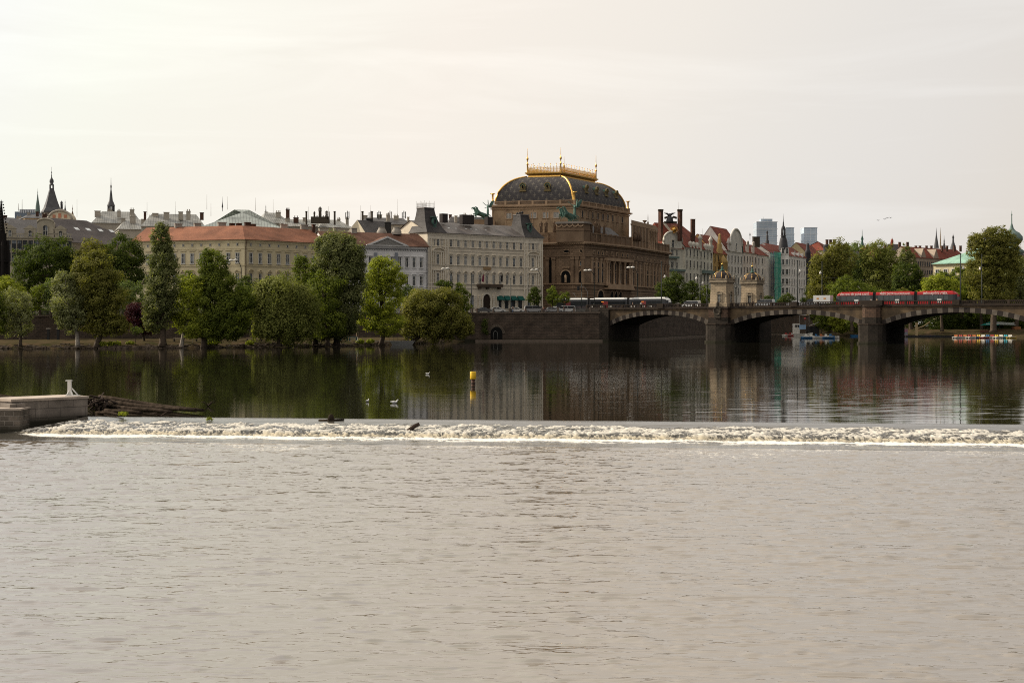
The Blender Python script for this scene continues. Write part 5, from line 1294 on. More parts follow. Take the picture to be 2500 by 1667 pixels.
# ------------------------------------------------------------------ bridge towers
M_tower = brickmat('tower_limestone', (.46, .365, .25), (.40, .315, .215), (.24, .19, .14), 1.0, .45, .03, .88, .3, streak=.0, bump=.4)
M_towc = mat('tower_cornice_stone', (.36, .30, .22), .9, (.18, .145, .105), ns=1.2, streak=.3)
def tower(u, v, label, w=4.9):
    z0 = zdeck(-42) - .05
    t = thing('toll_tower', label, 'tower', P(u, v, z0), 'domed toll towers on the bridge')
    h = 6.35; hw = w / 2; f = frame(*P(u, v)[:2], BF.a, z0)
    b = MB()
    b.hexa([f(p) for p in ((-hw - .25, -hw - .25, 0), (hw + .25, -hw - .25, 0), (hw + .25, hw + .25, 0), (-hw - .25, hw + .25, 0), (-hw - .25, -hw - .25, 1.0), (hw + .25, -hw - .25, 1.0), (hw + .25, hw + .25, 1.0), (-hw - .25, hw + .25, 1.0))])
    k = hw - .22
    b.hexa([f(p) for p in ((-hw, -hw, 1.0), (hw, -hw, 1.0), (hw, hw, 1.0), (-hw, hw, 1.0), (-k, -k, h), (k, -k, h), (k, k, h), (-k, k, h))])
    b.build('tower_body', M_tower, t)
    b = MB()
    for o_, a, c in ((.1, h, h + .3), (.45, h + .3, h + .55), (.25, h + .55, h + 1.1), (.4, h + 1.1, h + 1.3)): b.box(-k - o_, k + o_, -k - o_, k + o_, a, c - .003, 0, f)
    for sx in (-1, 1):
        for sy in (-1, 1): b.lathe([(.3, 0), (.3, .3), (.16, .45), (.26, .7), (.01, .95)], f((sx * (k + .1), sy * (k + .1), h + 1.3)), 7)
    b.build('cornice', M_towc, t)
    b = MB(); R0 = k + .1; prof = []
    for q in range(9):
        a = R(84) * q / 8; prof.append((R0 * 1.06 * math.cos(a) ** .9, h + 1.3 + 2.15 * math.sin(a)))
    b.lathe(prof, f((0, 0, 0)), 8, 0, rot=BF.a + math.pi / 8, smooth=False)
    d = b.build('dome', mat('dark_dome_slate', (.045, .036, .034), .45), t)
    for i in range(8):
        a = BF.a + math.pi / 8 + i * math.pi / 4; c = f((0, 0, 0)); b = MB()
        b.tube([(c[0] + r * math.cos(a), c[1] + r * math.sin(a), c[2] + z) for r, z in prof], .055, 5); b.build('gilded_rib', M_gold, d)
    b = MB(); zt = h + 3.4; b.lathe([(.75, 0), (.8, .15), (.45, .3), (.3, .6), (.42, .8), (.2, 1.0), (.12, 1.5), (.3, 1.6)], f((0, 0, zt)), 10)
    for i in range(4):
        a = BF.a + i * math.pi / 2 + .4; c = f((0, 0, zt)); b.tube([(c[0] + .6 * math.cos(a), c[1] + .6 * math.sin(a), c[2] + .1), (c[0] + 1.1 * math.cos(a), c[1] + 1.1 * math.sin(a), c[2] + .05), (c[0] + 1.2 * math.cos(a), c[1] + 1.2 * math.sin(a), c[2] + .4)], [.12, .1, .05], 5)
    b.build('copper_crest', M_copper, d)
    b = MB(); b.ball(f((0, 0, zt + 1.8)), .28, 9); b.lathe([(.06, 0), (.02, .9)], f((0, 0, zt + 2.1)), 5); b.build('gilded_ball', M_gold, d)
    # window with scrolled hood on the front and on the right side
    for face in (0, 1):
        g = f if face == 0 else (lambda q, f=f: f((-q[1], q[0], q[2])))
        b = MB(); y = -hw - .02; cx = .35 if face == 0 else 0
        b.box(cx - .45, cx + .45, y, y + .3, 1.3, 3.3, 1, g)
        for x0, x1 in ((cx - .72, cx - .45), (cx + .45, cx + .72)): b.box(x0, x1, y - .14, y + .3, 1.0, 3.4, 0, g)
        b.box(cx - .9, cx + .9, y - .22, y + .3, 3.4, 3.65, 0, g)
        for q in range(6):
            a0, a1 = math.pi * q / 6, math.pi * (q + 1) / 6; pr = [(.55, a0), (.85, a0), (.85, a1), (.55, a1)]
            b.hexa([g((cx + r * math.cos(a), y - .18, 3.65 + r * .8 * math.sin(a))) for r, a in pr] + [g((cx + r * math.cos(a), y + .3, 3.65 + r * .8 * math.sin(a))) for r, a in pr])
        for q in (-.15, .15): b.box(cx + q - .03, cx + q + .03, y - .05, y, 1.3, 3.3, 2, g)
        for q in (1.8, 2.5): b.box(cx - .45, cx + .45, y - .045, y, q, q + .05, 2, g)
        b.build('window', [M_towc, M_void, M_wht], t)
    return t
tower(-42, .9, 'pale stone toll tower with gold-ribbed dome on the near edge of the bridge')
# far tower: its column on the photograph is 1837
uf = None
for v in np.linspace(14, 24, 201):
    p = P(-42, v); 
    if abs(1250 + p[0] / p[1] * FPX - 1837) < .4: uf = v; break
tower(-42, uf or 19, 'pale stone toll tower with gold-ribbed dome on the far edge of the bridge')
b = MB(); b.box(-46, -38, BW - 1, (uf or 19) + 3.6, -2, zdeck(-42) - .02, 0, BF.fr); o = b.build('pier_head', M_pier, bpy.data.objects['stone_bridge'])

# ------------------------------------------------------------------ vehicles
M_glassd = mat('dark_vehicle_glass', (.010, .011, .013), .2, spec=.3); M_tyre = mat('tyre_rubber', (.012, .012, .012), .8)
M_rim = mat('wheel_rim', (.3, .3, .3), .4, metal=.6)
def paint(name, c): return mat(name, c, .3, ns=1, spec=.6, var=.02)
def uline(v, px):
    k = (px - 1250) / FPX; q0 = Vector(P(0, v)[:2]); return (k * q0.y - q0.x) / (BF.d.x - k * BF.d.y)
def tram(name, label, pxa, pxb, v, zbase, texts, c_top, c_body, c_low, roofc, nose_left=True, L_=None, door=None, disp=False):
    ua = uline(v, pxa); ub = uline(v, pxb)
    f = lambda q: P(ua + q[0], v + q[1], q[2] + (zdeck(ua + q[0]) if zbase is None else zbase))
    Lt = ub - ua
    t = thing(name, label, 'tram', f((Lt / 2, 0, 0)))
    n = 3; gap = .8; sl_ = (Lt - gap * (n - 1)) / n; W_ = 1.25
    for k in range(n):
        x0 = k * (sl_ + gap); x1 = x0 + sl_
        b = MB()
        def prof(x, zt=3.3, zs=1.0, wsc=1.0, zl=.25):
            w_ = W_ * wsc
            return [(x, -w_, zl), (x, -w_, 1.05), (x, -w_, 2.55), (x, -w_ * .97, zt - .25), (x, -w_ * .8, zt), (x, w_ * .8, zt), (x, w_ * .97, zt - .25), (x, w_, 2.55), (x, w_, 1.05), (x, w_, zl)]
        st = [(x0, 3.3, 1)]
        if k == 0: st = [(x0 + .0, 2.1, .75), (x0 + .35, 2.9, .92), (x0 + .9, 3.25, 1), (x0 + 1.3, 3.3, 1)]
        st2 = [(x1, 3.3, 1)]
        if k == n - 1: st2 = [(x1 - 1.6, 3.3, 1), (x1 - 1.0, 3.22, 1), (x1 - .4, 2.85, .93), (x1, 2.0, .75)]
        rows = [[f(p) for p in prof(x, zt, 1, ws)] for x, zt, ws in st + st2]
        nb = len(b.f); b.grid(rows, 0, smooth=False)
        m9 = 9
        for i in range(len(rows) - 1):
            for j in range(9):
                idx = nb + i * 9 + j
                b.m[idx] = {0: 2, 1: 1, 2: 0, 3: 3, 4: 3, 5: 3, 6: 0, 7: 1, 8: 2}[j]
        b.face(rows[0][::-1], 4 if k == 0 else 1); b.face(rows[-1], 4 if k == n - 1 else 1)
        body = b.build('tram_body', [c_top, c_body, c_low, roofc, M_glassd], t)
        # window band
        wx0 = x0 + (1.5 if k == 0 else .5); wx1 = x1 - (2.0 if k == n - 1 else .5); nw = 6
        for j in range(nw):
            a0 = wx0 + (wx1 - wx0) * j / nw + .06; a1 = wx0 + (wx1 - wx0) * (j + 1) / nw - .06
            bw = MB(); isd = door and j == 2
            bw.hexa([f((a0, -W_ - .025, 1.25 if not isd else .4)), f((a1, -W_ - .025, 1.25 if not isd else .4)), f((a1, -W_, 1.25 if not isd else .4)), f((a0, -W_, 1.25 if not isd else .4)), f((a0, -W_ - .025, 2.42)), f((a1, -W_ - .025, 2.42)), f((a1, -W_, 2.42)), f((a0, -W_, 2.42))])
            bw.build('door' if isd else 'window', (paint('tram_red_door', (.14, .012, .014)) if isd else M_glassd if disp else mat('tram_window_glass', (.05, .06, .066), .2, spec=.5)), body)
        if texts:
            txt = texts[k]
            cu = bpy.data.curves.new('lettering', 'FONT'); cu.body = txt; cu.size = .80; cu.align_x = 'CENTER'; cu.align_y = 'CENTER'; cu.offset = .004; cu.space_character = 1.02
            to = bpy.data.objects.new('tmp', cu); COL.objects.link(to); dg = bpy.context.evaluated_depsgraph_get(); dg.update()
            tm = bpy.data.meshes.new_from_object(to.evaluated_get(dg)); bpy.data.objects.remove(to)
            tm.name = 'lettering'
            wdt = max(v_.co.x for v_ in tm.vertices) - min(v_.co.x for v_ in tm.vertices); want = (x1 - x0) * .80 if k != 2 else (x1 - x0) * .62
            lo = bpy.data.objects.new('lettering', tm); COL.objects.link(lo); tm.materials.clear(); tm.materials.append(mat('white_lettering', (.85, .85, .82), .5))
            lo.parent = t; cxm = (x0 + x1) / 2 + (.1 if k != 2 else -.4); pp = Vector(f((cxm, -W_ - .035, 2.84))); lo.location = pp - wloc(t)
            lo.rotation_euler = (R(90), 0, BF.a); lo.scale = (want / wdt, .92, 1)
            b = MB(); cx = x0 + sl_ * .56; b.box(cx - .55, cx + .55, -W_ - .03, -W_, .55, 1.5, 0, lambda q: f(q)); b.build('side_poster', mat('white_panel', (.7, .7, .68), .5), body)
        if disp:
            b = MB(); cx = x0 + sl_ * .35; b.box(cx - .4, cx + .4, -W_ - .04, -W_ - .01, 2.2, 2.34, 0, lambda q: f(q)); b.build('destination_display', mat('orange_led', (1, .28, .03), .5, emit=.5), body)
            for (a0, a1) in ((.3, 1.9), (3.4, 5.0), (6.4, 7.6)): b = MB(); b.box(x0 + a0, x0 + a1, -W_ - .03, -W_, .75, 1.1, 0, lambda q: f(q)); b.build('white_panel', M_wht, body)
        if k < n - 1:
            b = MB()
            for j in range(4): b.box(x1 + j * .2, x1 + j * .2 + .12, -1.12, 1.12, .4, 3.1, 0, lambda q: f(q))
            b.box(x1, x1 + gap, -1.05, 1.05, .45, 3.05, 0, lambda q: f(q)); b.build('bellows', M_dark, t)
        b = MB(); b.box(x0 + 1.2, x1 - 1.2, -.8, .8, 3.25, 3.5, 0, lambda q: f(q)); b.build('roof_unit', roofc, body)
        for xx in (x0 + 1.8, x1 - 1.8):
            b = MB(); c = f((xx, -.9, .33)); pts = []
            for sx in (-.8, .8):
                cc = f((xx + sx, -1.0, .3)); rows = []
                for vv in (-1.12, -.9):
                    rows.append([f((xx + sx + .3 * math.cos(a), vv, .3 + .3 * math.sin(a))) for a in np.linspace(0, 2 * math.pi, 12, endpoint=False)])
                b.grid(rows, 0, True); b.face(rows[0][::-1]); 
            b.box(xx - 1.1, xx + 1.1, -.95, .95, .2, .5, 0, lambda q: f(q)); b.build('bogie', M_dark, t)
    b = MB(); b.tube([f((sl_ * .55, 0, 3.4)), f((sl_ * .55 + .9, 0, 4.0)), f((sl_ * .55 + .1, 0, 4.9))], .05, 5); b.tube([f((sl_ * .55 + .1, -.7, 4.9)), f((sl_ * .55 + .1, .7, 4.9))], .05, 5); b.build('pantograph', mat('pale_iron', (.2, .2, .19), .6), t)
    return t
C_red = mat('tram_red', (.36, .018, .022), .5, ns=1, spec=.2, var=.03); C_grey = mat('tram_dark_grey', (.045, .047, .052), .5, spec=.2); 
tram('red_tram', 'red tram with white slogan band crossing the bridge at the right', 2045, 2340, 5.2, None, ['VŠECHNO PŘI JEDNÉ CESTĚ.', 'PŘÍŠTÍ ZASTÁVKA KAUFLAND.', 'SMĚR NEJVĚTŠÍ VÝBĚR.'], C_red, C_grey, C_red, C_red)
tram('black_tram', 'dark tram with white roof line passing in front of the brown theatre', 1352, 1636, 9.5, 8.95, None, paint('tram_black', (.012, .013, .018)), paint('tram_black', (.012, .013, .018)), paint('tram_low_black', (.03, .02, .022)), paint('tram_white_roof', (.62, .62, .60)), door=True, disp=True)
# cars: profiles along the length, seen from the side
CARP = {
 'hatch': [(0, .35), (0, .85), (.25, 1.0), (.35, 1.35), (.8, 1.5), (2.4, 1.48), (3.15, 1.0), (3.9, .85), (4.1, .6), (4.1, .3)],
 'sedan': [(0, .35), (0, .85), (.15, .98), (.9, 1.02), (1.5, 1.42), (2.7, 1.42), (3.4, .98), (4.4, .82), (4.55, .55), (4.55, .3)],
 'van': [(0, .35), (0, 1.2), (.1, 1.85), (.4, 1.95), (3.6, 1.95), (4.4, 1.2), (5.0, 1.0), (5.1, .6), (5.1, .3)]}
def car(name, label, px, D, z, a, kind, paintm, flip=False, cat='car', sc=1.0, group='vehicles parked and driving on the quay road'):
    c = (wx(px, D), D, z); pr = CARP[kind]; Lc = pr[-1][0]
    f0 = frame(c[0], c[1], a, z); f = lambda q: f0(((Lc / 2 - q[0]) * sc if flip else (q[0] - Lc / 2) * sc, q[1], q[2]))
    t = thing(name, label, cat, c, group)
    b = MB(); n = len(pr)
    for s_, k in ((-1, 0), (1, 1)): pass
    rows = []
    for y, ins in ((-.86, 0.0), (-.8, .03), (.8, .03), (.86, 0.0)):
        rows.append([f((x, y * (1 if zz < 1.05 else .86), zz - (0 if abs(y) < .85 else 0))) for x, zz in pr])
    b.grid(rows, 0, smooth=False); b.face(rows[0]); b.face(rows[-1][::-1])
    b.face([r[0] for r in rows]); 
    body = b.build('body', paintm, t)
    top = [p for p in pr if p[1] > 1.05]
    x0, x1 = top[0][0] + .15, top[-1][0] - .05; zt = max(p[1] for p in pr) - .12
    b = MB()
    for sy in (-1, 1):
        lo = 1.02 if kind != 'van' else 1.25
        m_ = (x0 + x1) / 2
        e1 = .45 if kind != 'van' else .35
        for (a0, a1, b0, b1) in ((x0 - .02, m_ - .05, x0 + .15, m_ - .05), (m_ + .05, x1 + e1, m_ + .05, x1 - .15)):
            q = [(a0, sy * .885, lo), (a1, sy * .885, lo), (b1, sy * .775, zt), (b0, sy * .775, zt)]
            b.face([f(p) for p in q][::sy])
    b.build('side_windows', M_glassd, t)
    for i, xx in enumerate((.8, Lc - .85)):
        for sy in (-1, 1):
            b = MB(); rows = []
            for vv in (sy * .70, sy * .9): rows.append([f((xx + .33 * math.cos(q), vv, .33 + .33 * math.sin(q))) for q in np.linspace(0, 2 * math.pi, 14, endpoint=False)])
            b.grid(rows, 0, True); b.face(rows[1]); b.face(rows[0][::-1])
            w_ = b.build('wheel', M_tyre, t)
            if sy < 0: b = MB(); b.face([f((xx + .2 * math.cos(q), -.905, .33 + .2 * math.sin(q))) for q in np.linspace(0, 2 * math.pi, 10, endpoint=False)]); b.build('rim', M_rim, w_)
    for xx, mm in ((.0, mat('tail_light', (.25, .01, .01), .4)), (Lc, mat('headlight', (.6, .6, .55), .3))):
        for sy in (-1, 1):
            b = MB(); e = -.02 if xx == 0 else .01; b.box(min(xx + e, xx + e * 3), max(xx + e, xx + e * 3) + .02, sy * .75 - .14, sy * .75 + .14, .68, .86, 0, f); b.build('tail_light' if xx == 0 else 'headlight', mm, t)
    return t
QA = Face(QUAY[2], QUAY[3]).a
white = paint('car_white', (.55, .55, .54)); silver = paint('car_silver', (.26, .26, .27)); dgrey = paint('car_dark_grey', (.05, .052, .06)); bluec = paint('car_blue', (.04, .07, .14)); redc = paint('car_red', (.25, .02, .02))
DQ = 402
for px, lab, kind, pm, flip, nm, D in (
    (1181, 'dark grey saloon car on the quay road left of the arched entrance', 'sedan', dgrey, False, 'parked_car', 401),
    (1216, 'white hatchback on the quay road just right of the dark grey car', 'hatch', white, False, 'parked_car', 402),
    (1261, 'white car below the green awnings of the cream palace', 'hatch', white, False, 'parked_car', 404),
    (1302, 'silver van standing right of the small street tree on the quay', 'van', silver, False, 'parked_van', 404),
    (1350, 'silver car between the two small trees before the theatre', 'hatch', silver, False, 'parked_car', 404),
    (1318, 'dark blue car half hidden behind the silver van', 'sedan', bluec, False, 'parked_car', 409),
    (1382, 'white van with glowing headlights in front of the dark tram', 'van', white, True, 'delivery_van', 405)):
    car(nm, lab, px, D, 8.12, QA, kind, pm, flip)
hl = MB(); 
def cbr(nm, lab, px, v, kind, pm, flip, cat='car', sc=1.0):
    u = uline(v, px); p = P(u, v, zdeck(u)); return car(nm, lab, 1250 + p[0] / p[1] * FPX, p[1], p[2], BF.a, kind, pm, flip, cat, sc, 'vehicles driving over the bridge')
cbr('minivan', 'white minivan on the bridge left of the near tower', 1688, 4, 'van', white, True)
cbr('minivan', 'white minivan on the bridge right of the two towers', 1868, 4, 'van', white, True)
cbr('silver_car', 'silver car on the bridge below the tall lamp post, behind the railing', 1942, 5, 'sedan', silver, True)
u = uline(4, 2000); t = cbr('box_truck', 'small truck with white box body on the bridge before the red tram', 1990, 4, 'van', dgrey, True, 'truck')
b = MB(); b.box(u - 1.2, u + 3.4, 3.0, 5.0, zdeck(u) + .7, zdeck(u) + 2.75, 0, BF.fr); b.build('cargo_box', white, t)
b = MB(); b.box(u - .3, u + .3, 2.97, 3.0, zdeck(u) + 1.7, zdeck(u) + 2.1, 0, BF.fr); b.box(u + 1.6, u + 2.2, 2.97, 3.0, zdeck(u) + 1.7, zdeck(u) + 2.1, 0, BF.fr); b.build('box_emblem', mat('orange_print', (.5, .25, .08), .6), t)

# ------------------------------------------------------------------ quay railing
def railing(px0, px1, qi, label):
    F = Face(QUAY[qi], QUAY[qi + 1]); u0, u1 = F.u(px0), F.u(px1); u0 = max(0, u0); u1 = min(F.L, u1); z = lambda u: QZ[qi] + (QZ[qi + 1] - QZ[qi]) * u / F.L + .05
    t = thing('quay_railing', label, 'railing', F.P(u0, .4, z(u0)))
    n = int((u1 - u0) / 4.5)
    for k in range(n + 1):
        u = u0 + (u1 - u0) * k / n; b = MB(); b.box(u - .22, u + .22, .2, .6, z(u) - .02, z(u) + 1.15, 0, F.fr); b.build('stone_post', m_quaycap, t)
        if k < n:
            e = u0 + (u1 - u0) * (k + 1) / n; b = MB(); zz = z((u + e) / 2)
            for h in (.15, 1.0): b.box(u + .2, e - .2, .37, .43, zz + h, zz + h + .06, 0, F.fr)
            m = 16
            for j in range(m): x = u + .25 + (e - u - .5) * j / (m - 1); b.box(x - .025, x + .025, .375, .425, zz + .2, zz + 1.0, 0, F.fr)
            b.build('iron_panel', mat('grey_iron_rail', (.12, .115, .11), .6), t)
railing(-60, 1155, 1, 'iron railing with stone posts on the embankment behind the riverside trees')
railing(1165, 1480, 2, 'iron railing with stone posts above the quay wall before the cream palace')
# ------------------------------------------------------------------ lamps and poles
M_pole = mat('dark_green_iron', (.018, .022, .02), .5); M_globe = mat('milky_lamp_glass', (.75, .72, .66), .3)
def lamp_curved(px, D, ytop, ybot, reach, label, base=None):
    zt, zb = wz(ytop, D), wz(ybot, D); x = wx(px, D); t = thing('curved_street_lamp', label, 'street lamp', (x, D, zb), 'curved street lamps along the quay')
    b = MB(); H_ = zt - zb; r = reach
    b.tube([(x, D, zb), (x, D, zb + 1.0), (x, D, zt - 2.6), (x - r * .12, D, zt - 1.5), (x - r * .4, D, zt - .45), (x - r * .7, D, zt - .05), (x - r, D, zt)], [.2, .12, .1, .09, .08, .07, .06], 7)
    b.lathe([(.28, 0), (.26, .9), (.12, 1.1)], (x, D, zb), 8); b.build('mast', M_pole, t)
    for k in (0, 1):
        b = MB(); c = (x - r + .1 + k * 1.15, D - .05 * k, zt - .42 - .06 * (1 - k)); b.lathe([(.1, -.25), (.5, -.18), (.62, 0), (.5, .16), (.15, .28)], c, 10); b.build('lamp_globe', M_globe, t)
for px, D, yt, yb_, r, lab in ((589, 372, 631, 775, 2.7, 'curved street lamp in front of the yellow palace corner'), (1104, 402, 652, 763, 2.6, 'curved street lamp before the left tower of the cream palace'), (1321, 412, 655, 756, 2.6, 'curved street lamp at the seam between cream palace and theatre'), (1451, 410, 656, 750, 2.6, 'curved street lamp left of the theatre loggia'), (1556, 408, 649, 748, 2.6, 'curved street lamp right of the theatre loggia')):
    lamp_curved(px, D, yt, yb_, r, lab)
def pole(px, D, ytop, ybot, label, arms=(), lamps=(), r=.11, name='tram_wire_pole', grp='dark poles along the tram line', extra=None):
    x = wx(px, D); zt, zb = wz(ytop, D), wz(ybot, D)
    t = thing(name, label, 'pole', (x, D, zb), grp)
    b = MB(); b.tube([(x, D, zb), (x, D, zb + 1.2), (x, D, zt)], [r * 1.8, r * 1.2, r * .8], 7); b.ball((x, D, zt), r * 1.5, 6)
    b.lathe([(r * 3, 0), (r * 2.6, .8), (r * 1.3, 1.1)], (x, D, zb), 8)
    for (y, dx) in arms: z = wz(y, D); b.tube([(x, D, z - 1.0), (x + dx * .5, D, z - .15), (x + dx, D, z)], .055, 5)
    b.build('mast', M_pole, t)
    for (y, dx) in lamps:
        b = MB(); b.ball((x + dx, D, wz(y, D)), .32, 8); b.lathe([(.2, .25), (.12, .5), (.02, .6)], (x + dx, D, wz(y, D)), 6); b.build('lamp_globe', M_globe, t)
    return t
def bpos(px, v): u = uline(v, px); return P(u, v)[1], 785 - (zdeck(u) - CH) * FPX / P(u, v)[1]
for px, v, yt, lab, arms, lamps in (
    (1615, .3, 640, 'tall dark pole with lantern where the black tram meets the bridge', ((668, .9),), ((676, .9),)),
    (1709, 14, 650, 'dark pole with lantern behind the first white minivan', ((668, -1.2),), ((680, -1.0),)),
    (1726, 15, 668, 'thin pole with forked lamp arms just left of the near tower', ((690, -2.2), (690, 2.0)), ((692, -1.2),)),
    (1797, 14, 674, 'stout dark pole between the two domed towers', ((696, -1.5), (696, 1.2)), ()),
    (1890, 15, 710, 'slim pole with two lamp arms in front of the green scaffold net', ((698, -2.4), (698, 2.4)), ()),
    (1947, .3, 637, 'tall ornate lamp post standing on the parapet above the second arch', ((668, .6),), ((663, .62),)),
    (1958, 15, 706, 'forked lamp pole behind the tall ornate lamp post', ((698, -3.0), (698, 2.0)), ()),
    (2007, 15, 640, 'tall pole with small white sign near the box truck', ((665, -.4),), ((667, -.45),)),
    (2345, .3, 620, 'tall ornate lamp post at the nose of the red tram', ((650, .6),), ((655, .62),)),
    (2397, 15, 622, 'tall ornate lamp post right of the red tram', ((652, -.5),), ((657, -.45),))):
    D, yb_ = bpos(px, v); pole(px, D, yt, yb_, lab, arms, lamps, r=.13)
for px, D, yt, lab in ((1151, 402, 668, 'straight dark pole left of the arched entrance'), (1247, 403, 680, 'slim dark pole in front of the green awnings'), (1289, 404, 672, 'straight dark pole beside the small street tree'), (1420, 408, 690, 'grey pole with traffic light arm before the theatre corner')):
    pole(px, D, yt, 762, lab, r=.12)
D = 408; x = wx(1420, D); t = thing('traffic_light', 'black traffic light hung on a grey bracket before the theatre corner', 'traffic light', (wx(1412, D), D, wz(703, D)))
b = MB(); zz = wz(704, D); b.box(wx(1409, D), wx(1415, D), D - .2, D + .2, zz - .6, zz + .7); b.build('signal_housing', M_dark, t)
b = MB(); b.tube([(x, D, wz(700, D)), (wx(1412, D), D, wz(702, D))], .05, 5); b.tube([(x, D, wz(700, D)), (wx(1428, D), D, wz(702, D)), (wx(1434, D), D, wz(712, D)), (wx(1435, D), D, wz(758, D))], .06, 5); b.build('bracket', mat('grey_bracket', (.22, .22, .22), .9), t)
b = MB()
for (pa, pb, y0, y1) in ((1726, 2007, 690, 676), (2007, 2397, 676, 672), (1615, 1726, 690, 692)):
    Da, _ = bpos(pa, 14); Db, _ = bpos(pb, 14); A_ = Vector(pt(pa, y0, Da)); B_ = Vector(pt(pb, y1, Db))
    pts = [A_.lerp(B_, k / 8) - Vector((0, 0, 1.2 * 4 * (k / 8) * (1 - k / 8))) for k in range(9)]
    b.tube(pts, .022, 4)
tag(b.build('overhead_wire', M_dark), 'thin overhead tram wires sagging between the bridge poles', 'wire')
# ------------------------------------------------------------------ trees: trunk with limbs, crown of many small leaf faces in clumps
LEAF = {
 'willow': leafmat('willow_leaves', (.075, .09, .02), (.27, .28, .08)),
 'silver': leafmat('silver_leaves', (.08, .09, .03), (.32, .33, .17)),
 'poplar': leafmat('poplar_leaves', (.04, .055, .016), (.25, .26, .11)),
 'dark': leafmat('dark_leaves', (.025, .042, .01), (.10, .125, .026)),
 'mid': leafmat('mid_leaves', (.05, .07, .012), (.18, .21, .035)),
 'bright': leafmat('bright_leaves', (.12, .15, .018), (.36, .38, .055)),
 'olive': leafmat('olive_leaves', (.075, .08, .018), (.25, .235, .06)),
 'purple': leafmat('purple_leaves', (.022, .007, .012), (.07, .018, .03)),
 'spring': leafmat('spring_leaves', (.08, .11, .035), (.19, .23, .085)),
}
M_bark = mat('bark', (.10, .075, .055), .95, (.05, .038, .028), ns=2.5)
M_birch = mat('pale_bark', (.36, .32, .27), .9, (.15, .13, .11), ns=2.5)
def crown_mesh(lobes, seed, leaf, dens, droop=0.0, clump=.2, spread=.9, hang=0.0, rmin=.55):
    """lobes: (cx,cy,cz,rx,ry,rz) metres. returns mesh of leaf quads with a tint attribute, and clump centres"""
    rg = np.random.default_rng(seed); C = []; Nn = []; T = []; cents = []
    for (cx, cy, cz, rx, ry, rz) in lobes:
        area = 4 * math.pi * ((rx * ry) ** 1.6 / 3 + (rx * rz) ** 1.6 / 3 + (ry * rz) ** 1.6 / 3) ** (1 / 1.6)
        rc = max(rmin, clump * (rx * rz) ** .5)
        nc = int(max(8, area / (rc * rc) * .95))
        d = rg.normal(size=(nc, 3)); d /= np.linalg.norm(d, axis=1)[:, None]
        rad = rg.uniform(.62, 1.0, nc) ** .6
        # uneven outline
        bump_ = 1 + .20 * np.sin(d[:, 0] * 5 + seed) * np.cos(d[:, 2] * 4.3 + seed * 2) + rg.normal(0, .085, nc)
        cc = d * np.array([rx, ry, rz]) * (rad * bump_)[:, None] + np.array([cx, cy, cz])
        out_ = rg.random(nc) < .10; cc[out_] = (cc[out_] - np.array([cx, cy, cz])) * 1.13 + np.array([cx, cy, cz]); ct = rg.uniform(0, 1, nc)
        for k in range(nc):
            r = rc * rg.uniform(.6, 1.25); m = int(1.12 * dens * r * r * 4 * math.pi * .55 / (leaf * leaf))
            if m < 4: m = 4
            e = rg.normal(size=(m, 3)); e /= np.linalg.norm(e, axis=1)[:, None]
            rr = rg.uniform(.45, 1.0, m)[:, None]
            sh = np.array([1.15, 1.15, .8 + droop])
            p = cc[k] + e * rr * r * sh
            if hang: p[:, 2] -= hang * rg.uniform(0, 1, m) ** 2 * (np.linalg.norm(p[:, :2] - np.array([cx, cy]), axis=1) / max(rx, .1))
            C.append(p); Nn.append(e * .9 + d[k] * .5 + rg.normal(0, .24, (m, 3)) + np.array([0, 0, .25]))
            T.append(np.clip(ct[k] * .78 + rg.uniform(0, .22, m), 0, 1))
            cents.append(cc[k])
    C = np.concatenate(C); Nn = np.concatenate(Nn); T = np.concatenate(T)
    Nn /= np.linalg.norm(Nn, axis=1)[:, None]
    m = len(C); a = rg.normal(size=(m, 3))
    if droop: a[:, 2] -= 2.0 * droop
    t1 = np.cross(Nn, a); t1 /= np.linalg.norm(t1, axis=1)[:, None]; t2 = np.cross(Nn, t1)
    s = leaf * rg.uniform(.6, 1.25, m)[:, None]; el = 1.0 + 1.0 * droop
    V = np.stack([C - t1 * s * .5, C - t2 * s * .62 * el, C + t1 * s * .5, C + t2 * s * .62 * el], 1).reshape(-1, 3)
    return V, T, cents
def leafobj(name, V, T, mt, parent, off):
    me = bpy.data.meshes.new(name); n = len(V) // 4
    me.vertices.add(len(V)); me.vertices.foreach_set('co', (V - np.array(off)).ravel())
    me.loops.add(len(V)); me.loops.foreach_set('vertex_index', np.arange(len(V), dtype=np.int32))
    me.polygons.add(n); me.polygons.foreach_set('loop_start', (np.arange(n) * 4).astype(np.int32)); me.polygons.foreach_set('loop_total', np.full(n, 4, dtype=np.int32))
    me.update(calc_edges=True); me.materials.append(mt)
    at = me.attributes.new('tint', 'FLOAT', 'POINT'); at.data.foreach_set('value', np.repeat(T, 4).astype(np.float32))
    o = bpy.data.objects.new(name, me); COL.objects.link(o)
    if parent: o.parent = parent
    return o
NLEAF = 0
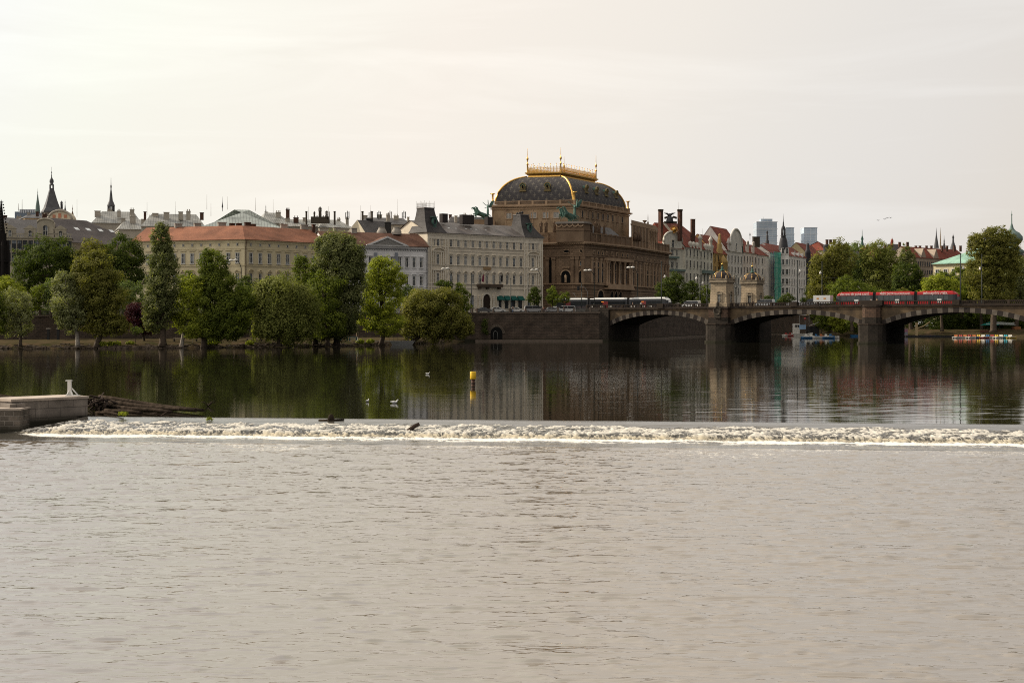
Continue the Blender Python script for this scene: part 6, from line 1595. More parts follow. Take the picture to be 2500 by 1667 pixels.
def tree(name, label, D, base, lobes, kind, seed, leaf=.36, dens=.5, trunk=None, bark=None, group=None, droop=0.0, clump=.24, hang=0.0, zbase=None, flat=.8, trunkr=None):
    """base (px,py) of trunk foot; lobes [(px,py,rx_px,ry_px[,dy metres])]"""
    global NLEAF
    k = D / FPX; bx, by = wx(base[0], D), D; bz = wz(base[1], D) if zbase is None else zbase
    t = thing(name, label, 'tree', (bx, by, bz), group)
    L_ = []
    for l in lobes:
        px, py, rx, ry = l[:4]; q_ = 1.035 if group == GR else 1.0; rx *= q_; ry *= q_; dy = l[4] if len(l) > 4 else 0
        L_.append((wx(px, D), D + dy, wz(py, D), rx * k, rx * k * flat, ry * k))
    V, T, cents = crown_mesh(L_, seed, leaf * .86, dens, droop, clump, hang=hang)
    NLEAF += len(T)
    top = max(L_, key=lambda q: q[2]); low = min(L_, key=lambda q: q[2] - q[5])
    tr = MB(); r0 = trunkr or max(.16, .028 * (top[2] + top[5] - bz)); rg = random.Random(seed)
    tx, tz = (top[0], top[2] + top[5] * .3)
    if trunk: mids = [(wx(p[0], D), by, wz(p[1], D)) for p in trunk]
    else: mids = [(bx + (tx - bx) * .3, by, bz + (tz - bz) * .35)]
    pts = [(bx, by, bz - .6)] + [(bx, by, bz + .2)] + mids + [(tx, top[1], tz)]
    n = len(pts); tr.tube(pts, [r0 * 1.5, r0 * 1.1] + [r0 * (1 - .5 * (i + 1) / (len(mids) + 1)) for i in range(len(mids))] + [r0 * .18], 7)
    idx = list(range(len(cents))); rg.shuffle(idx)
    for i in idx[:(14 if group != GI else 3)]:
        c = Vector(cents[i]); s = rg.uniform(.25, .8); a = Vector(pts[1]).lerp(Vector(pts[-1]), s) if len(mids) < 2 else Vector(mids[-1]).lerp(Vector(pts[-1]), s)
        if c.z < a.z - 1: a = Vector(mids[0])
        m_ = a.lerp(c, .5) + Vector((0, 0, .35)); tr.tube([a, m_, c], [r0 * .4, r0 * .24, r0 * .07], 5, caps=False)
    tr.build('trunk', bark or M_bark, t)
    leafobj('crown', V, T, LEAF[kind], t, (bx, by, bz))
    return t
GI = 'tall trees on the river island beyond the bridge'
GR = 'trees on the natural river bank'; GS = 'trees on the street above the embankment'
# --- behind the embankment, left
tree('street_tree', 'broad dark green tree behind the embankment at far left', 352, (120, 700), [(120, 640, 62, 58), (60, 672, 40, 50, 3), (165, 665, 40, 48), (35, 640, 25, 35, 6)], 'dark', 11, .42, group=GS, zbase=7)
tree('street_tree', 'dense rounded dark chestnut below the skylights of the grey roof', 352, (300, 700), [(300, 622, 48, 46), (300, 665, 55, 48), (262, 650, 26, 34)], 'dark', 12, .42, group=GS, zbase=7)
tree('street_tree', 'loose light tree between the two dark trees behind the embankment', 350, (225, 700), [(222, 610, 24, 30), (240, 640, 30, 44), (205, 650, 28, 44)], 'olive', 13, .38, dens=.32, group=GS, zbase=7)
tree('street_tree', 'bright yellowish-green tree at the left edge above the embankment', 328, (28, 745), [(20, 712, 40, 30), (5, 700, 30, 24), (35, 735, 25, 20)], 'bright', 14, .34, group=GS, zbase=7)
tree('young_street_tree', 'small young tree above the embankment right of the bright one', 330, (97, 772), [(95, 718, 22, 24), (88, 742, 14, 16)], 'mid', 15, .3, group=GS, zbase=7, dens=.4)
tree('young_street_tree', 'pale young tree above the embankment beside the silvery tree', 330, (124, 772), [(122, 705, 15, 24), (118, 735, 13, 18)], 'spring', 16, .3, group=GS, zbase=7, dens=.4)
tree('street_tree', 'pale green tree between the silvery trees and the tall poplar', 330, (318, 770), [(302, 715, 24, 32), (332, 722, 22, 34)], 'spring', 17, .34, group=GS, zbase=7, dens=.42)
tree('street_tree', 'pale tree right of the poplar below the yellow palace', 332, (468, 770), [(458, 690, 26, 26), (478, 712, 24, 30)], 'mid', 18, .36, group=GS, zbase=7)
tree('street_tree', 'dark tree right of the curved lamp below the yellow palace', 350, (605, 770), [(602, 712, 26, 38), (590, 740, 24, 34)], 'dark', 19, .38, group=GS, zbase=7)
tree('street_tree', 'small dark tree in front of the white palace base', 380, (985, 770), [(995, 722, 26, 22), (1018, 740, 22, 22)], 'dark', 20, .38, group=GS, zbase=8)
tree('street_tree', 'dark green tree showing just above the leaning willow', 392, (1080, 770), [(1082, 692, 17, 8), (1096, 698, 10, 10)], 'dark', 21, .34, group=GS, zbase=8, dens=.4)
tree('street_tree', 'conical bright tree rising right behind the leaning willow', 392, (1128, 770), [(1124, 724, 20, 26), (1132, 748, 18, 18), (1120, 702, 8, 12)], 'mid', 22, .34, group=GS, zbase=8, dens=.45)
# --- bank
tree('bank_tree', 'grey-green willow-like tree at the far left edge of the bank', 290, (50, 828), [(38, 745, 36, 40), (55, 785, 24, 34), (15, 775, 26, 40)], 'silver', 31, .3, group=GR, zbase=1, dens=.4, trunk=[(52, 800)])
tree('bank_tree', 'small dark leafy tree cut by the left edge of the photograph', 288, (-5, 828), [(-10, 778, 26, 42), (-15, 735, 22, 30)], 'mid', 32, .3, group=GR, zbase=1)
tree('bank_tree', 'silvery upright tree with a pale leaning trunk on the left bank', 291, (190, 830), [(165, 735, 36, 62), (152, 695, 24, 32), (180, 775, 30, 34), (150, 770, 20, 30)], 'silver', 33, .3, group=GR, zbase=1, trunk=[(186, 800)], dens=.52, bark=M_birch)
tree('bank_tree', 'large spreading tree with a thick dark forked trunk on the left bank', 293, (238, 832), [(230, 690, 52, 62), (215, 655, 36, 34), (255, 730, 48, 52), (250, 785, 46, 34), (225, 745, 48, 50, 2), (290, 795, 26, 18), (240, 630, 18, 20)], 'olive', 34, .32, group=GR, zbase=.8, trunk=[(248, 808), (245, 780)], dens=.5, trunkr=.6)
tree('poplar', 'tall narrow poplar standing in front of the left end of the yellow palace', 297, (398, 826), [(393, 590, 24, 40), (397, 640, 34, 46), (398, 695, 38, 50), (388, 745, 40, 46), (375, 785, 26, 26), (392, 560, 11, 18)], 'poplar', 35, .3, group=GR, zbase=1, trunk=[(398, 790), (397, 700)], clump=.22, dens=.56, droop=.2)
tree('purple_beech', 'dark purple-leaved tree against the embankment wall', 312, (352, 822), [(345, 768, 36, 26), (350, 792, 32, 24), (338, 755, 22, 16)], 'purple', 36, .3, group=GR, zbase=1.2)
tree('young_bank_tree', 'tiny staked young tree on the bank beside the purple tree', 296, (330, 826), [(332, 806, 12, 9)], 'spring', 37, .24, group=GR, zbase=1, dens=.3, trunkr=.09)
tree('birch', 'light green birch with white bark leaning on the bank', 299, (444, 834), [(468, 715, 34, 34), (452, 752, 34, 36), (470, 790, 40, 30), (478, 690, 16, 16), (440, 770, 18, 28), (485, 805, 30, 22)], 'bright', 38, .3, group=GR, zbase=.6, trunk=[(450, 805), (461, 765), (462, 730)], bark=M_birch, dens=.42, clump=.22)
tree('bank_tree', 'tall dark green tree in front of the corner of the yellow palace', 300, (498, 836), [(520, 650, 34, 38), (530, 690, 44, 44), (535, 740, 50, 50), (560, 770, 48, 42), (520, 795, 48, 36), (505, 625, 14, 16), (588, 735, 30, 36), (560, 805, 40, 24)], 'mid', 39, .33, group=GR, zbase=.6, dens=.55)
tree('bank_tree', 'second dark tree crowding behind the tall one by the palace corner', 318, (575, 830), [(580, 760, 44, 48), (600, 735, 30, 36)], 'dark', 40, .36, group=GR, zbase=1.2)
tree('willow', 'broad round grey-green willow below the right wing of the yellow palace', 303, (682, 832), [(690, 715, 62, 40), (655, 735, 40, 44), (725, 745, 46, 48), (690, 775, 68, 50), (660, 700, 30, 24), (650, 790, 34, 32), (735, 795, 34, 30)], 'willow', 41, .3, group=GR, zbase=.8, droop=.5, hang=2.0, dens=.52, trunkr=.5)
tree('bank_tree', 'loose mid-green tree with visible branches between the willow and the largest tree', 318, (770, 832), [(750, 665, 34, 36), (772, 710, 44, 50), (765, 770, 46, 50), (735, 640, 16, 16)], 'mid', 42, .34, group=GR, zbase=1, dens=.40)
tree('bank_tree', 'largest dark tree with feathery pale top on the middle of the bank', 316, (822, 838), [(825, 625, 54, 50), (800, 600, 28, 26), (855, 640, 36, 46), (830, 690, 58, 56), (825, 750, 60, 54), (815, 795, 52, 34), (780, 800, 30, 24)], 'poplar', 43, .34, group=GR, zbase=.8, dens=.58, droop=.25, trunk=[(822, 812), (825, 760)], trunkr=.65)
tree('bank_tree', 'dark lower companion of the largest tree, on its left side', 310, (800, 834), [(790, 730, 40, 60), (800, 790, 44, 34)], 'mid', 44, .34, group=GR, zbase=.8, dens=.5)
tree('bank_tree', 'light yellowish-green tree in front of the white palace', 326, (932, 834), [(935, 665, 38, 34), (915, 690, 28, 30), (960, 690, 30, 36), (930, 735, 46, 44), (905, 775, 28, 34), (945, 790, 40, 30), (925, 642, 16, 14)], 'bright', 45, .33, group=GR, zbase=.8, dens=.50, clump=.22, trunk=[(940, 805)])
tree('willow', 'low wide willow leaning over the water at the end of the bank', 350, (1005, 838), [(1040, 745, 52, 38), (1080, 755, 46, 38), (1015, 775, 34, 36), (1100, 785, 46, 34), (1055, 800, 48, 28), (1130, 800, 26, 22), (1000, 805, 20, 20), (1085, 722, 34, 18)], 'olive', 46, .33, group=GR, zbase=.4, trunk=[(1025, 822), (1045, 808), (1060, 790)], droop=.3, dens=.5, trunkr=.5)
tree('wall_shrub', 'small dark shrub growing out of the quay wall left of the water gate', 395, (1184, 815), [(1184, 800, 7, 17), (1182, 788, 5, 8)], 'dark', 47, .25, zbase=1.0, trunkr=.06)
# --- quay street trees
GQ = 'small street trees along the quay road'
tree('small_street_tree', 'small dark street tree in front of the right tower bay of the cream palace', 404, (1305, 760), [(1305, 728, 17, 16), (1306, 715, 12, 12), (1304, 708, 7, 7)], 'dark', 51, .3, group=GQ, zbase=8.1)
tree('small_street_tree', 'small brighter street tree before the seam of palace and theatre', 404, (1349, 760), [(1350, 728, 16, 17), (1349, 712, 11, 12)], 'mid', 52, .3, group=GQ, zbase=8.1)
tree('small_street_tree', 'lower dark street tree just left of the black tram end', 410, (1378, 760), [(1378, 727, 13, 14)], 'mid', 53, .3, group=GQ, zbase=8.1)
tree('street_tree', 'dark dense tree at the right end of the theatre', 432, (1632, 760), [(1632, 712, 28, 34), (1650, 700, 26, 34), (1625, 735, 26, 22)], 'dark', 54, .36, group=GQ, zbase=9)
tree('street_tree', 'pointed dark tree between the theatre end and the near bridge tower', 436, (1692, 760), [(1690, 718, 20, 26), (1676, 735, 20, 18), (1690, 698, 9, 14)], 'dark', 55, .36, group=GQ, zbase=9)
tree('street_tree', 'mid-green tree directly left of the near bridge tower', 434, (1725, 760), [(1725, 725, 16, 26), (1712, 738, 14, 14)], 'mid', 56, .34, group=GQ, zbase=9)
tree('street_shrub', 'round dark shrub behind the white minivan right of the towers', 428, (1872, 755), [(1872, 733, 16, 10)], 'dark', 57, .3, zbase=9, trunkr=.1)
tree('street_shrub', 'larger round dark shrub in front of the turreted corner house', 428, (1921, 755), [(1922, 732, 20, 14), (1912, 738, 14, 10)], 'dark', 58, .3, zbase=9, trunkr=.1)
tree('street_shrub', 'small dark shrub left of the box truck', 428, (1961, 755), [(1960, 736, 9, 10)], 'dark', 59, .3, zbase=9, trunkr=.1)
# --- island trees, right
GI = 'tall trees on the river island beyond the bridge'
isle = [
 ('tall light willow-like tree at the left end of the island', 560, [(2010, 690, 34, 66), (1995, 725, 26, 34), (2030, 650, 30, 40), (2000, 655, 24, 40), (2045, 622, 28, 34), (2060, 640, 30, 40)], 'olive', .36),
 ('feathery light tree with bare twigs left of the island middle', 575, [(2085, 635, 36, 44), (2060, 680, 40, 50), (2110, 670, 36, 50), (2085, 720, 44, 36)], 'spring', .34),
 ('loose grey-green tree in the middle of the island crown line', 570, [(2135, 625, 34, 36), (2165, 635, 30, 34), (2140, 685, 38, 46), (2170, 665, 30, 50), (2160, 720, 44, 34)], 'willow', .4),
 ('tall narrow poplar behind the island trees', 640, [(2212, 625, 14, 26), (2205, 650, 16, 30), (2225, 640, 12, 26)], 'poplar', .5),
 ('dark rounded tree at the gap in the island crown line', 540, [(2215, 672, 34, 30), (2220, 705, 40, 40), (2235, 725, 26, 28)], 'dark', .55),
 ('bright bushy tree above the left end of the red tram', 530, [(2070, 710, 40, 34), (2120, 725, 44, 28), (2050, 735, 34, 24)], 'mid', .5),
 ('bright low tree above the middle of the red tram', 525, [(2285, 705, 34, 34), (2325, 715, 34, 32), (2290, 692, 24, 20)], 'bright', .48),
 ('wide mid-green tree below the green roof on the right', 540, [(2300, 690, 34, 26), (2340, 690, 34, 34), (2385, 675, 26, 34), (2330, 718, 40, 34)], 'mid', .52),
 ('tallest dark tree whose crown rises beside the onion dome', 500, [(2400, 600, 36, 36), (2430, 585, 34, 34), (2460, 605, 28, 38), (2415, 640, 40, 26), (2380, 590, 18, 18), (2475, 640, 20, 30), (2395, 665, 42, 36), (2445, 665, 40, 40), (2430, 625, 44, 30), (2405, 705, 40, 40), (2440, 715, 36, 36)], 'olive', .5),
 ('large dark tree right of the tram nose lamp', 530, [(2390, 700, 44, 40), (2430, 720, 44, 32), (2370, 730, 36, 26)], 'dark', .55),
 ('greyish flowering tree at the right edge of the photograph', 520, [(2450, 670, 34, 36), (2480, 690, 34, 46), (2450, 725, 38, 30), (2500, 660, 20, 36), (2520, 710, 30, 40)], 'silver', .42),
 ('pinkish twiggy small tree behind the red tram middle', 520, [(2190, 728, 22, 16), (2205, 715, 14, 12)], 'olive', .25)]
for i, (lab, D, lobes, kd, dn) in enumerate(isle):
    cx = sum(l[0] for l in lobes) / len(lobes); tree('island_tree', lab, D, (cx, 800), lobes, kd, 70 + i, .5, dens=dn, group=GI, zbase=2.5, clump=.19)
for i, (lab, D, lobes, kd) in enumerate((
 ('deep dark tree mass filling behind the left half of the red tram', 600, [(2040, 700, 60, 60), (2130, 705, 60, 55), (2000, 740, 40, 36)], 'mid'),
 ('deep dark tree mass behind the right half of the red tram', 600, [(2230, 735, 50, 30), (2310, 735, 60, 40), (2260, 745, 44, 26)], 'dark'),
 ('dark filling tree under the tallest crown at the right', 560, [(2400, 690, 60, 50), (2440, 650, 40, 40), (2390, 735, 60, 34)], 'dark'),
 ('dark filling tree at the right edge of the bridge view', 560, [(2480, 700, 50, 60), (2460, 745, 60, 36), (2540, 700, 40, 70)], 'mid'))):
    cx = lobes[0][0]; tree('island_tree', lab, D, (cx, 800), lobes, kd, 120 + i, .6, dens=.6, group=GI, zbase=2.5, clump=.16)
GB = 'bushes on the island bank under the bridge arches'
for i, (lab, D, lobes, kd) in enumerate((
 ('bright leafy bush under the second arch, nearest the pedal boats', 548, [(2005, 785, 18, 16), (2022, 792, 16, 16), (2018, 770, 22, 14)], 'mid'),
 ('bush with hanging branches in the middle of the second arch view', 545, [(2040, 780, 20, 20), (2062, 788, 20, 22), (2050, 802, 18, 10)], 'bright'),
 ('bush touching the second pier under the arch', 540, [(2085, 790, 18, 20), (2098, 800, 14, 16)], 'mid'),
 ('dark leafy bush in the middle of the third arch', 535, [(2285, 790, 24, 24), (2320, 782, 26, 22), (2300, 805, 22, 14), (2335, 800, 20, 20)], 'dark'),
 ('dark bush behind the green tent roof', 545, [(2380, 785, 34, 24), (2420, 780, 36, 22), (2470, 785, 40, 26), (2360, 800, 24, 20)], 'dark'), ('dark ivy-like thicket filling the back of the third arch', 560, [(2240, 780, 36, 26), (2330, 780, 50, 30), (2400, 790, 60, 34), (2480, 790, 50, 36), (2540, 790, 50, 40)], 'dark'))):
    tree('river_bush', lab, D, (lobes[0][0], 818), lobes, kd, 90 + i, .4, dens=.5, group=GB, zbase=1.5, trunkr=.15)
print('leaves', NLEAF)
# ------------------------------------------------------------------ far side town
GSM = mat('pale_pane', (.28, .27, .25), .3)
def block(name, label, pa, Da, pb, Db, ye, yr, depth, wallm, roofm, rows=(), n=0, hipL=0, hipR=0, z0=8, pxr=None, win_=(1.1, 2.2), trim=None, cat='building', group=None, over=.4, cornice=.5, head=None, sur=.2, frame_m=M_dark, bounds=None):
    A_, B_ = pl(pa, Da), pl(pb, Db); F = Face(A_, B_); Dm = (Da + Db) / 2; pm = (pa + pb) / 2
    zE = wz(ye, F.D(pm)); zR = wz(yr, F.D(pm) + depth / 2) if yr else zE
    t = thing(name, label, cat, (A_[0], A_[1], z0), group)
    rf = bar(t, [A_, B_], depth, z0 - 1, zE, zR, wallm, roofm, hipL=hipL, hipR=hipR, over=over, cornice=cornice, trim=trim or wallm)
    if n:
        a, b_ = bounds or (pa + (pb - pa) / n / 2, pb - (pb - pa) / n / 2)
        us = px_us(F, a, b_, n)
        for k, y in enumerate(rows):
            me = winmesh(win_[0], win_[1], head=head if k % 2 else None, trim_m=trim or wallm, frame_m=frame_m, sur=sur)
            winrow(F, us, F.z(y, pm), me, t)
    return t, F, zE, zR, rf
def spire(name, label, px, D, prof, m, z0=None, n=8, parts=None, rot=0, cat='spire'):
    """prof: [(half width px, row y)...] from top to bottom"""
    k = D / FPX; zb = wz(prof[-1][1], D)
    t = thing(name, label, cat, (wx(px, D), D, zb if z0 is None else z0)); 
    b = MB(); pr = [(max(.02, w * k), wz(y, D)) for w, y in prof][::-1]
    if z0 is not None: pr = [(pr[0][0], z0)] + pr
    b.lathe(pr, (wx(px, D), D, 0), n, 0, rot=rot, smooth=n > 6); b.build('spire_roof', m, t)
    return t
M_lead = mat('dark_lead', (.055, .055, .06), .6, ns=.5); M_greycop = mat('grey_green_copper', (.16, .22, .20), .6, ns=.5); M_slateb = mat('dark_slate_spire', (.11, .11, .115), .6, ns=.6)
# ---- row beyond the theatre
M_an = mat('grey_green_stucco', (.66, .63, .53), .88, ns=.25, streak=.25); M_ant = mat('grey_green_trim', (.68, .65, .56), .88, ns=.8, streak=.3)
t, F, zE, zR, rf = block('art_nouveau_house', 'tall grey-cream corner house with steep red roof, two big chimneys and a gilded sun', 1622, 553, 1672, 561, 607, 545, 16, M_an, M_red, (627, 656, 687), 0, hipL=3, hipR=0, z0=8, trim=M_ant)
g = MB(); uc = F.u(1641.5); r_ = F.u(1664) - uc; zb_ = zE
g.box(uc - r_, uc + r_, -.35, .4, zb_ - .3, zb_ + 2.4, 0, F.fr)
g.face([F.P(uc + r_ * math.cos(a), -.35, zb_ + 2.4 + (wz(565, 555) - zb_ - 2.4) * math.sin(a) ** .8) for a in np.linspace(0, math.pi, 16)])
g.face([F.P(uc + r_ * math.cos(a), .4, zb_ + 2.4 + (wz(565, 555) - zb_ - 2.4) * math.sin(a) ** .8) for a in np.linspace(0, math.pi, 16)][::-1])
gp = [F.P(uc + r_ * math.cos(a), -.35, zb_ + 2.4 + (wz(565, 555) - zb_ - 2.4) * math.sin(a) ** .8) for a in np.linspace(0, math.pi, 16)]; g.tube(gp, .4, 6)
gb_ = g.build('arched_gable', M_ant, t)
b = MB(); c = F.P(uc, -.9, wz(560, 554)); 
b.ball(c, .95, 10)
for k in range(14):
    a = 2 * math.pi * k / 14; b.tube([(c[0] + .9 * math.cos(a), c[1], c[2] + .9 * math.sin(a)), (c[0] + 1.9 * math.cos(a), c[1], c[2] + 1.9 * math.sin(a))], [.22, .03], 4)
b.build('gilded_sun', M_gold, gb_)
mw3 = winmesh(1.5, 2.6, trim_m=M_ant, sur=.2)
for px, dz in ((1641, 0),): win(F, F.u(px), zb_ + .4, winmesh(1.5, 2.9, trim_m=M_ant, sur=.2), t, -.38)
for px in (1630, 1641, 1652):
    for y in (625, 655, 700): win(F, F.u(px), F.z(y, 1641), mw3 if px == 1641 else winmesh(1.0, 2.4, trim_m=M_ant, sur=.2), t)
for y, pa, pb in ((631, 1627, 1653), (662, 1625, 1668)):
    b = MB(); b.box(F.u(pa), F.u(pb), -1.3, 0, F.z(y, 1641), F.z(y - 4.5, 1641), 0, F.fr); b.build('copper_balcony', mat('grey_green_copper', (.16, .22, .20), .6), t)
for px, yt in ((1613, 512), (1660, 512)):
    chpx(rf, px - 4.5, px + 4.5, yt, 585, 556, m=M_brickch, d=1.4, a=F.a)
    b = MB(); z = wz(yt, 556); b.box(wx(px - 6, 556), wx(px + 6, 556), 555, 557.5, z - .6, z + .1); b.build('chimney_cap', M_soot, rf)
b = MB(); b.box(wx(1622, 557), wx(1652, 557), 556, 557.2, wz(546, 557), wz(541, 557))
for px in (1622, 1652): b.tube([(wx(px, 557), 556.6, wz(533, 557)), (wx((px + 1637) / 2, 557), 556.6, wz(530, 557)), (wx(1637, 557), 556.6, wz(536, 557))], .5, 6)
b.build('chimney_bridge', M_soot, rf)
D = 556; b = MB(); b.lathe([(1.5, wz(542, D)), (1.2, wz(534, D)), (.8, wz(529, D)), (.01, wz(526, D))], (wx(1635, D), D, 0), 10)
for s in (-1, 1):
    b.tube([(wx(1635, D), D, wz(527, D)), (wx(1635 + s * 6, D), D, wz(522, D)), (wx(1635 + s * 14, D), D, wz(520, D))], [.5, .4, .08], 5)
b.tube([(wx(1635, D), D, wz(528, D)), (wx(1635.5, D), D, wz(521, D))], [.6, .25], 6); e = b.build('eagle_sculpture', M_lead, rf)
t, F, zE, zR, rf = block('art_nouveau_wing', 'receding right wing of the grey-cream corner house with ornamental attic urns', 1672, 560, 1740, 592, 608, 549, 17, M_an, M_red, (628, 656, 687, 712), 8, trim=M_ant, win_=(1.3, 2.9), hipR=16)
for px in (1685, 1693, 1701, 1722, 1727, 1732, 1737):
    b = MB(); c = F.P(F.u(px), 0, zE); b.lathe([(.7, 0), (.6, .6), (.9, 1.3), (.8, 2.2), (.01, 2.7)], c, 8); b.build('attic_urn', M_ant, t)
for px in (1709, 1735): b = MB(); c = F.P(F.u(px), 0, zE - 1); b.lathe([(.8, 0), (.7, 5), (1.0, 5.3), (.6, 6.2), (.01, 7.2)], c, 8); b.build('attic_pillar', M_ant, t)
b = MB(); b.box(F.u(1713), F.u(1738), -1.3, 0, F.z(668, 1720), F.z(660, 1720), 0, F.fr); b.build('long_balcony', mat('grey_green_copper', (.16, .22, .20), .6), t)
chpx(rf, 1686, 1697, 535, 590, 572, m=M_brickch, a=.4)
t, F, zE, zR, rf = block('yellow_gabled_house', 'narrow ochre-yellow house with pointed stepped gable between grey houses', 1741, 593, 1774, 609, 620, 575, 14, mat('ochre_stucco', (.50, .33, .13), .88, ns=.3, streak=.3), M_red, (640, 668, 694, 718), 4, trim=mat('ochre_trim', (.55, .38, .16), .88), win_=(1.25, 2.9))
b = MB(); uc = F.u(1757)
for w_, z0, z1 in ((3.0, 0, 2.0), (2.2, 2.0, 4.2), (1.3, 4.2, 6.0), (.7, 6.0, 7.6)): b.box(uc - w_, uc + w_, -.3, .5, zE + z0, zE + z1, 0, F.fr)
b.ball(F.P(uc, 0, zE + 8), .5, 7); b.build('stepped_gable', MATS['ochre_trim'], t)
b = MB(); c = F.P(F.u(1758), -1.4, 0); b.lathe([(1.9, wz(700, 600)), (1.9, wz(641, 600)), (2.1, wz(640, 600)), (.05, wz(622, 600))], (c[0], c[1], 0), 8); b.build('bay_turret', [MATS['ochre_trim']], t)
t, F, zE, zR, rf = block('round_gable_house', 'pale grey house with large round ornamental gable and red roof', 1775, 610, 1813, 630, 614, 557, 15, M_grey, M_red, (641, 668, 694, 718), 5, trim=M_grey, win_=(1.25, 2.9))
b = MB(); uc = F.u(1794.5); rr_ = (F.u(1809) - F.u(1780)) / 2; b.box(uc - rr_, uc + rr_, -.5, .4, zE - .2, zE + 2.5, 0, F.fr)
pts = [F.P(uc + rr_ * math.cos(a), -.5, zE + 2.5 + rr_ * .85 * math.sin(a)) for a in np.linspace(0, math.pi, 14)]; b.face(pts); b.tube(pts, .5, 6); b.build('round_gable', M_grey, t)
win(F, uc, zE + .6, winmesh(1.6, 2.2, 'arch', trim_m=M_grey, sur=.3), t, -.55)
for px in (1778, 1811): b = MB(); c = F.P(F.u(px), 0, zE); b.lathe([(.6, 0), (.6, 3), (.9, 3.3), (.01, 5.5)], c, 8); b.build('gable_pinnacle', M_copper if px == 1811 else M_grey, t)
t, F, zE, zR, rf = block('pinkish_house', 'pale house with two small curved gables and brownish-red roof', 1814, 630, 1847, 648, 618, 578, 14, mat('pinkish_stucco', (.68, .61, .54), .88, ns=.3, streak=.3), M_red, (641, 668, 694, 718), 5, win_=(1.2, 2.7))
for px in (1824, 1838):
    b = MB(); uc = F.u(px); b.box(uc - 1.5, uc + 1.5, -.3, .4, zE, zE + 3.0, 0, F.fr); pts = [F.P(uc + 1.5 * math.cos(a), -.3, zE + 3 + 2.2 * math.sin(a)) for a in np.linspace(0, math.pi, 10)]; b.face(pts); b.tube(pts, .3, 5); b.build('curved_gable', MATS['pinkish_stucco'], t)
chpx(rf, 1848 - 12, 1856, 578, 600, 650, m=M_soot, a=.4)
t, F, zE, zR, rf = block('plain_grey_house', 'plainer pale house with bay window left of the green scaffold net', 1848, 649, 1881, 668, 624, 598, 14, mat('pale_grey_stucco', (.70, .66, .61), .88, ns=.3, streak=.3), M_red, (645, 670, 694, 716), 4, win_=(1.3, 2.5))
b = MB(); b.box(F.u(1865), F.u(1876), -1.0, 0, 14, F.z(632, 1870), 0, F.fr); b.build('bay_window', MATS['pale_grey_stucco'], t)
# corner house with turret
M_wg = mat('white_grey_stucco', (.76, .75, .72), .88, ns=.3, streak=.25)
t, F, zE, zR, rf = block('turret_corner_house', 'white-grey corner house with dark turret, lantern and needle spire', 1898, 676, 1968, 722, 625, 600, 14, M_wg, M_red, (647, 671, 694, 716), 11, trim=M_wg, win_=(1.1, 2.7), bounds=(1902, 1963))
D = 684; k = D / FPX; b = MB(); b.box(wx(1905, D), wx(1924, D), D - 2, D + 3, 8, wz(608, D)); b.build('corner_bay', M_wg, t)
Ft = Face((wx(1905, D), D - 2), (wx(1924, D), D - 2))
for y in (620, 647, 671, 694, 716):
    for u in lin(Ft.L * .25, Ft.L * .75, 2): win(Ft, u, wz(y, D), winmesh(1.2, 2.6, trim_m=M_wg, sur=.15), t)
b = MB(); c = (wx(1912.5, D), D, 0); b.lathe([(12 * k, wz(610, D)), (11.5 * k, wz(606, D)), (10 * k, wz(592, D)), (8 * k, wz(583, D)), (5.5 * k, wz(578, D)), (7 * k, wz(577, D)), (7 * k, wz(575.5, D)), (.2, wz(575, D))], c, 8); tt = b.build('turret_roof', M_lead, t)
b = MB()
for q in range(6): a = q * math.pi / 3; b.tube([(c[0] + 4.3 * k * math.cos(a), c[1] + 4.3 * k * math.sin(a), wz(576, D)), (c[0] + 4.3 * k * math.cos(a), c[1] + 4.3 * k * math.sin(a), wz(561, D))], .25, 5)
b.lathe([(5.5 * k, wz(561, D)), (5.5 * k, wz(559.5, D)), (4.5 * k, wz(555, D)), (2 * k, wz(551, D)), (1.6 * k, wz(545, D)), (.8 * k, wz(540, D)), (.3 * k, wz(528, D)), (.02, wz(522, D))], c, 8); b.build('lantern_spire', M_lead, tt)
for px in (1940, 1950, 1960): b = MB(); uc = F.u(px); b.box(uc - .8, uc + .8, -.1, 1.5, zE, zE + 2, 0, F.fr); b.face([F.P(uc - 1, -.15, zE + 2), F.P(uc + 1, -.15, zE + 2), F.P(uc, -.15, zE + 3.4)]); b.build('roof_dormer', M_wg, rf)
D = 724; b = MB(); b.lathe([(7 * D / FPX, 20), (7 * D / FPX, wz(618, D)), (7.6 * D / FPX, wz(617, D)), (5 * D / FPX, wz(610, D)), (3.5 * D / FPX, wz(600, D)), (3.2 * D / FPX, wz(594, D)), (.05, wz(593, D))], (wx(1972, D), D, 0), 8); b.build('small_corner_turret', M_lead, t)
# scaffold with green net
t = thing('scaffold_net', 'translucent green protective net over scaffolding on the narrow facade', 'scaffolding', (*pl(1888, 660), 8))
M_net = bpy.data.materials.new('green_net'); nt, N, L, B = nodes(M_net); B.inputs['Base Color'].default_value = (.02, .34, .24, 1); B.inputs['Roughness'].default_value = .8; tr_ = N.new('ShaderNodeBsdfTransparent'); mx = N.new('ShaderNodeMixShader')
wv = N.new('ShaderNodeTexNoise'); wv.inputs['Scale'].default_value = .25; mr_ = N.new('ShaderNodeMapRange'); mr_.inputs[3].default_value = .45; mr_.inputs[4].default_value = .9; L.new(wv.outputs['Fac'], mr_.inputs[0]); L.new(mr_.outputs[0], mx.inputs[0]); L.new(tr_.outputs[0], mx.inputs[1]); L.new(B.outputs[0], mx.inputs[2]); L.new(mx.outputs[0], N['Material Output'].inputs['Surface'])
F = Face(pl(1881, 662), pl(1897.5, 671)); b = MB(); zt = wz(615, 665); rows = []
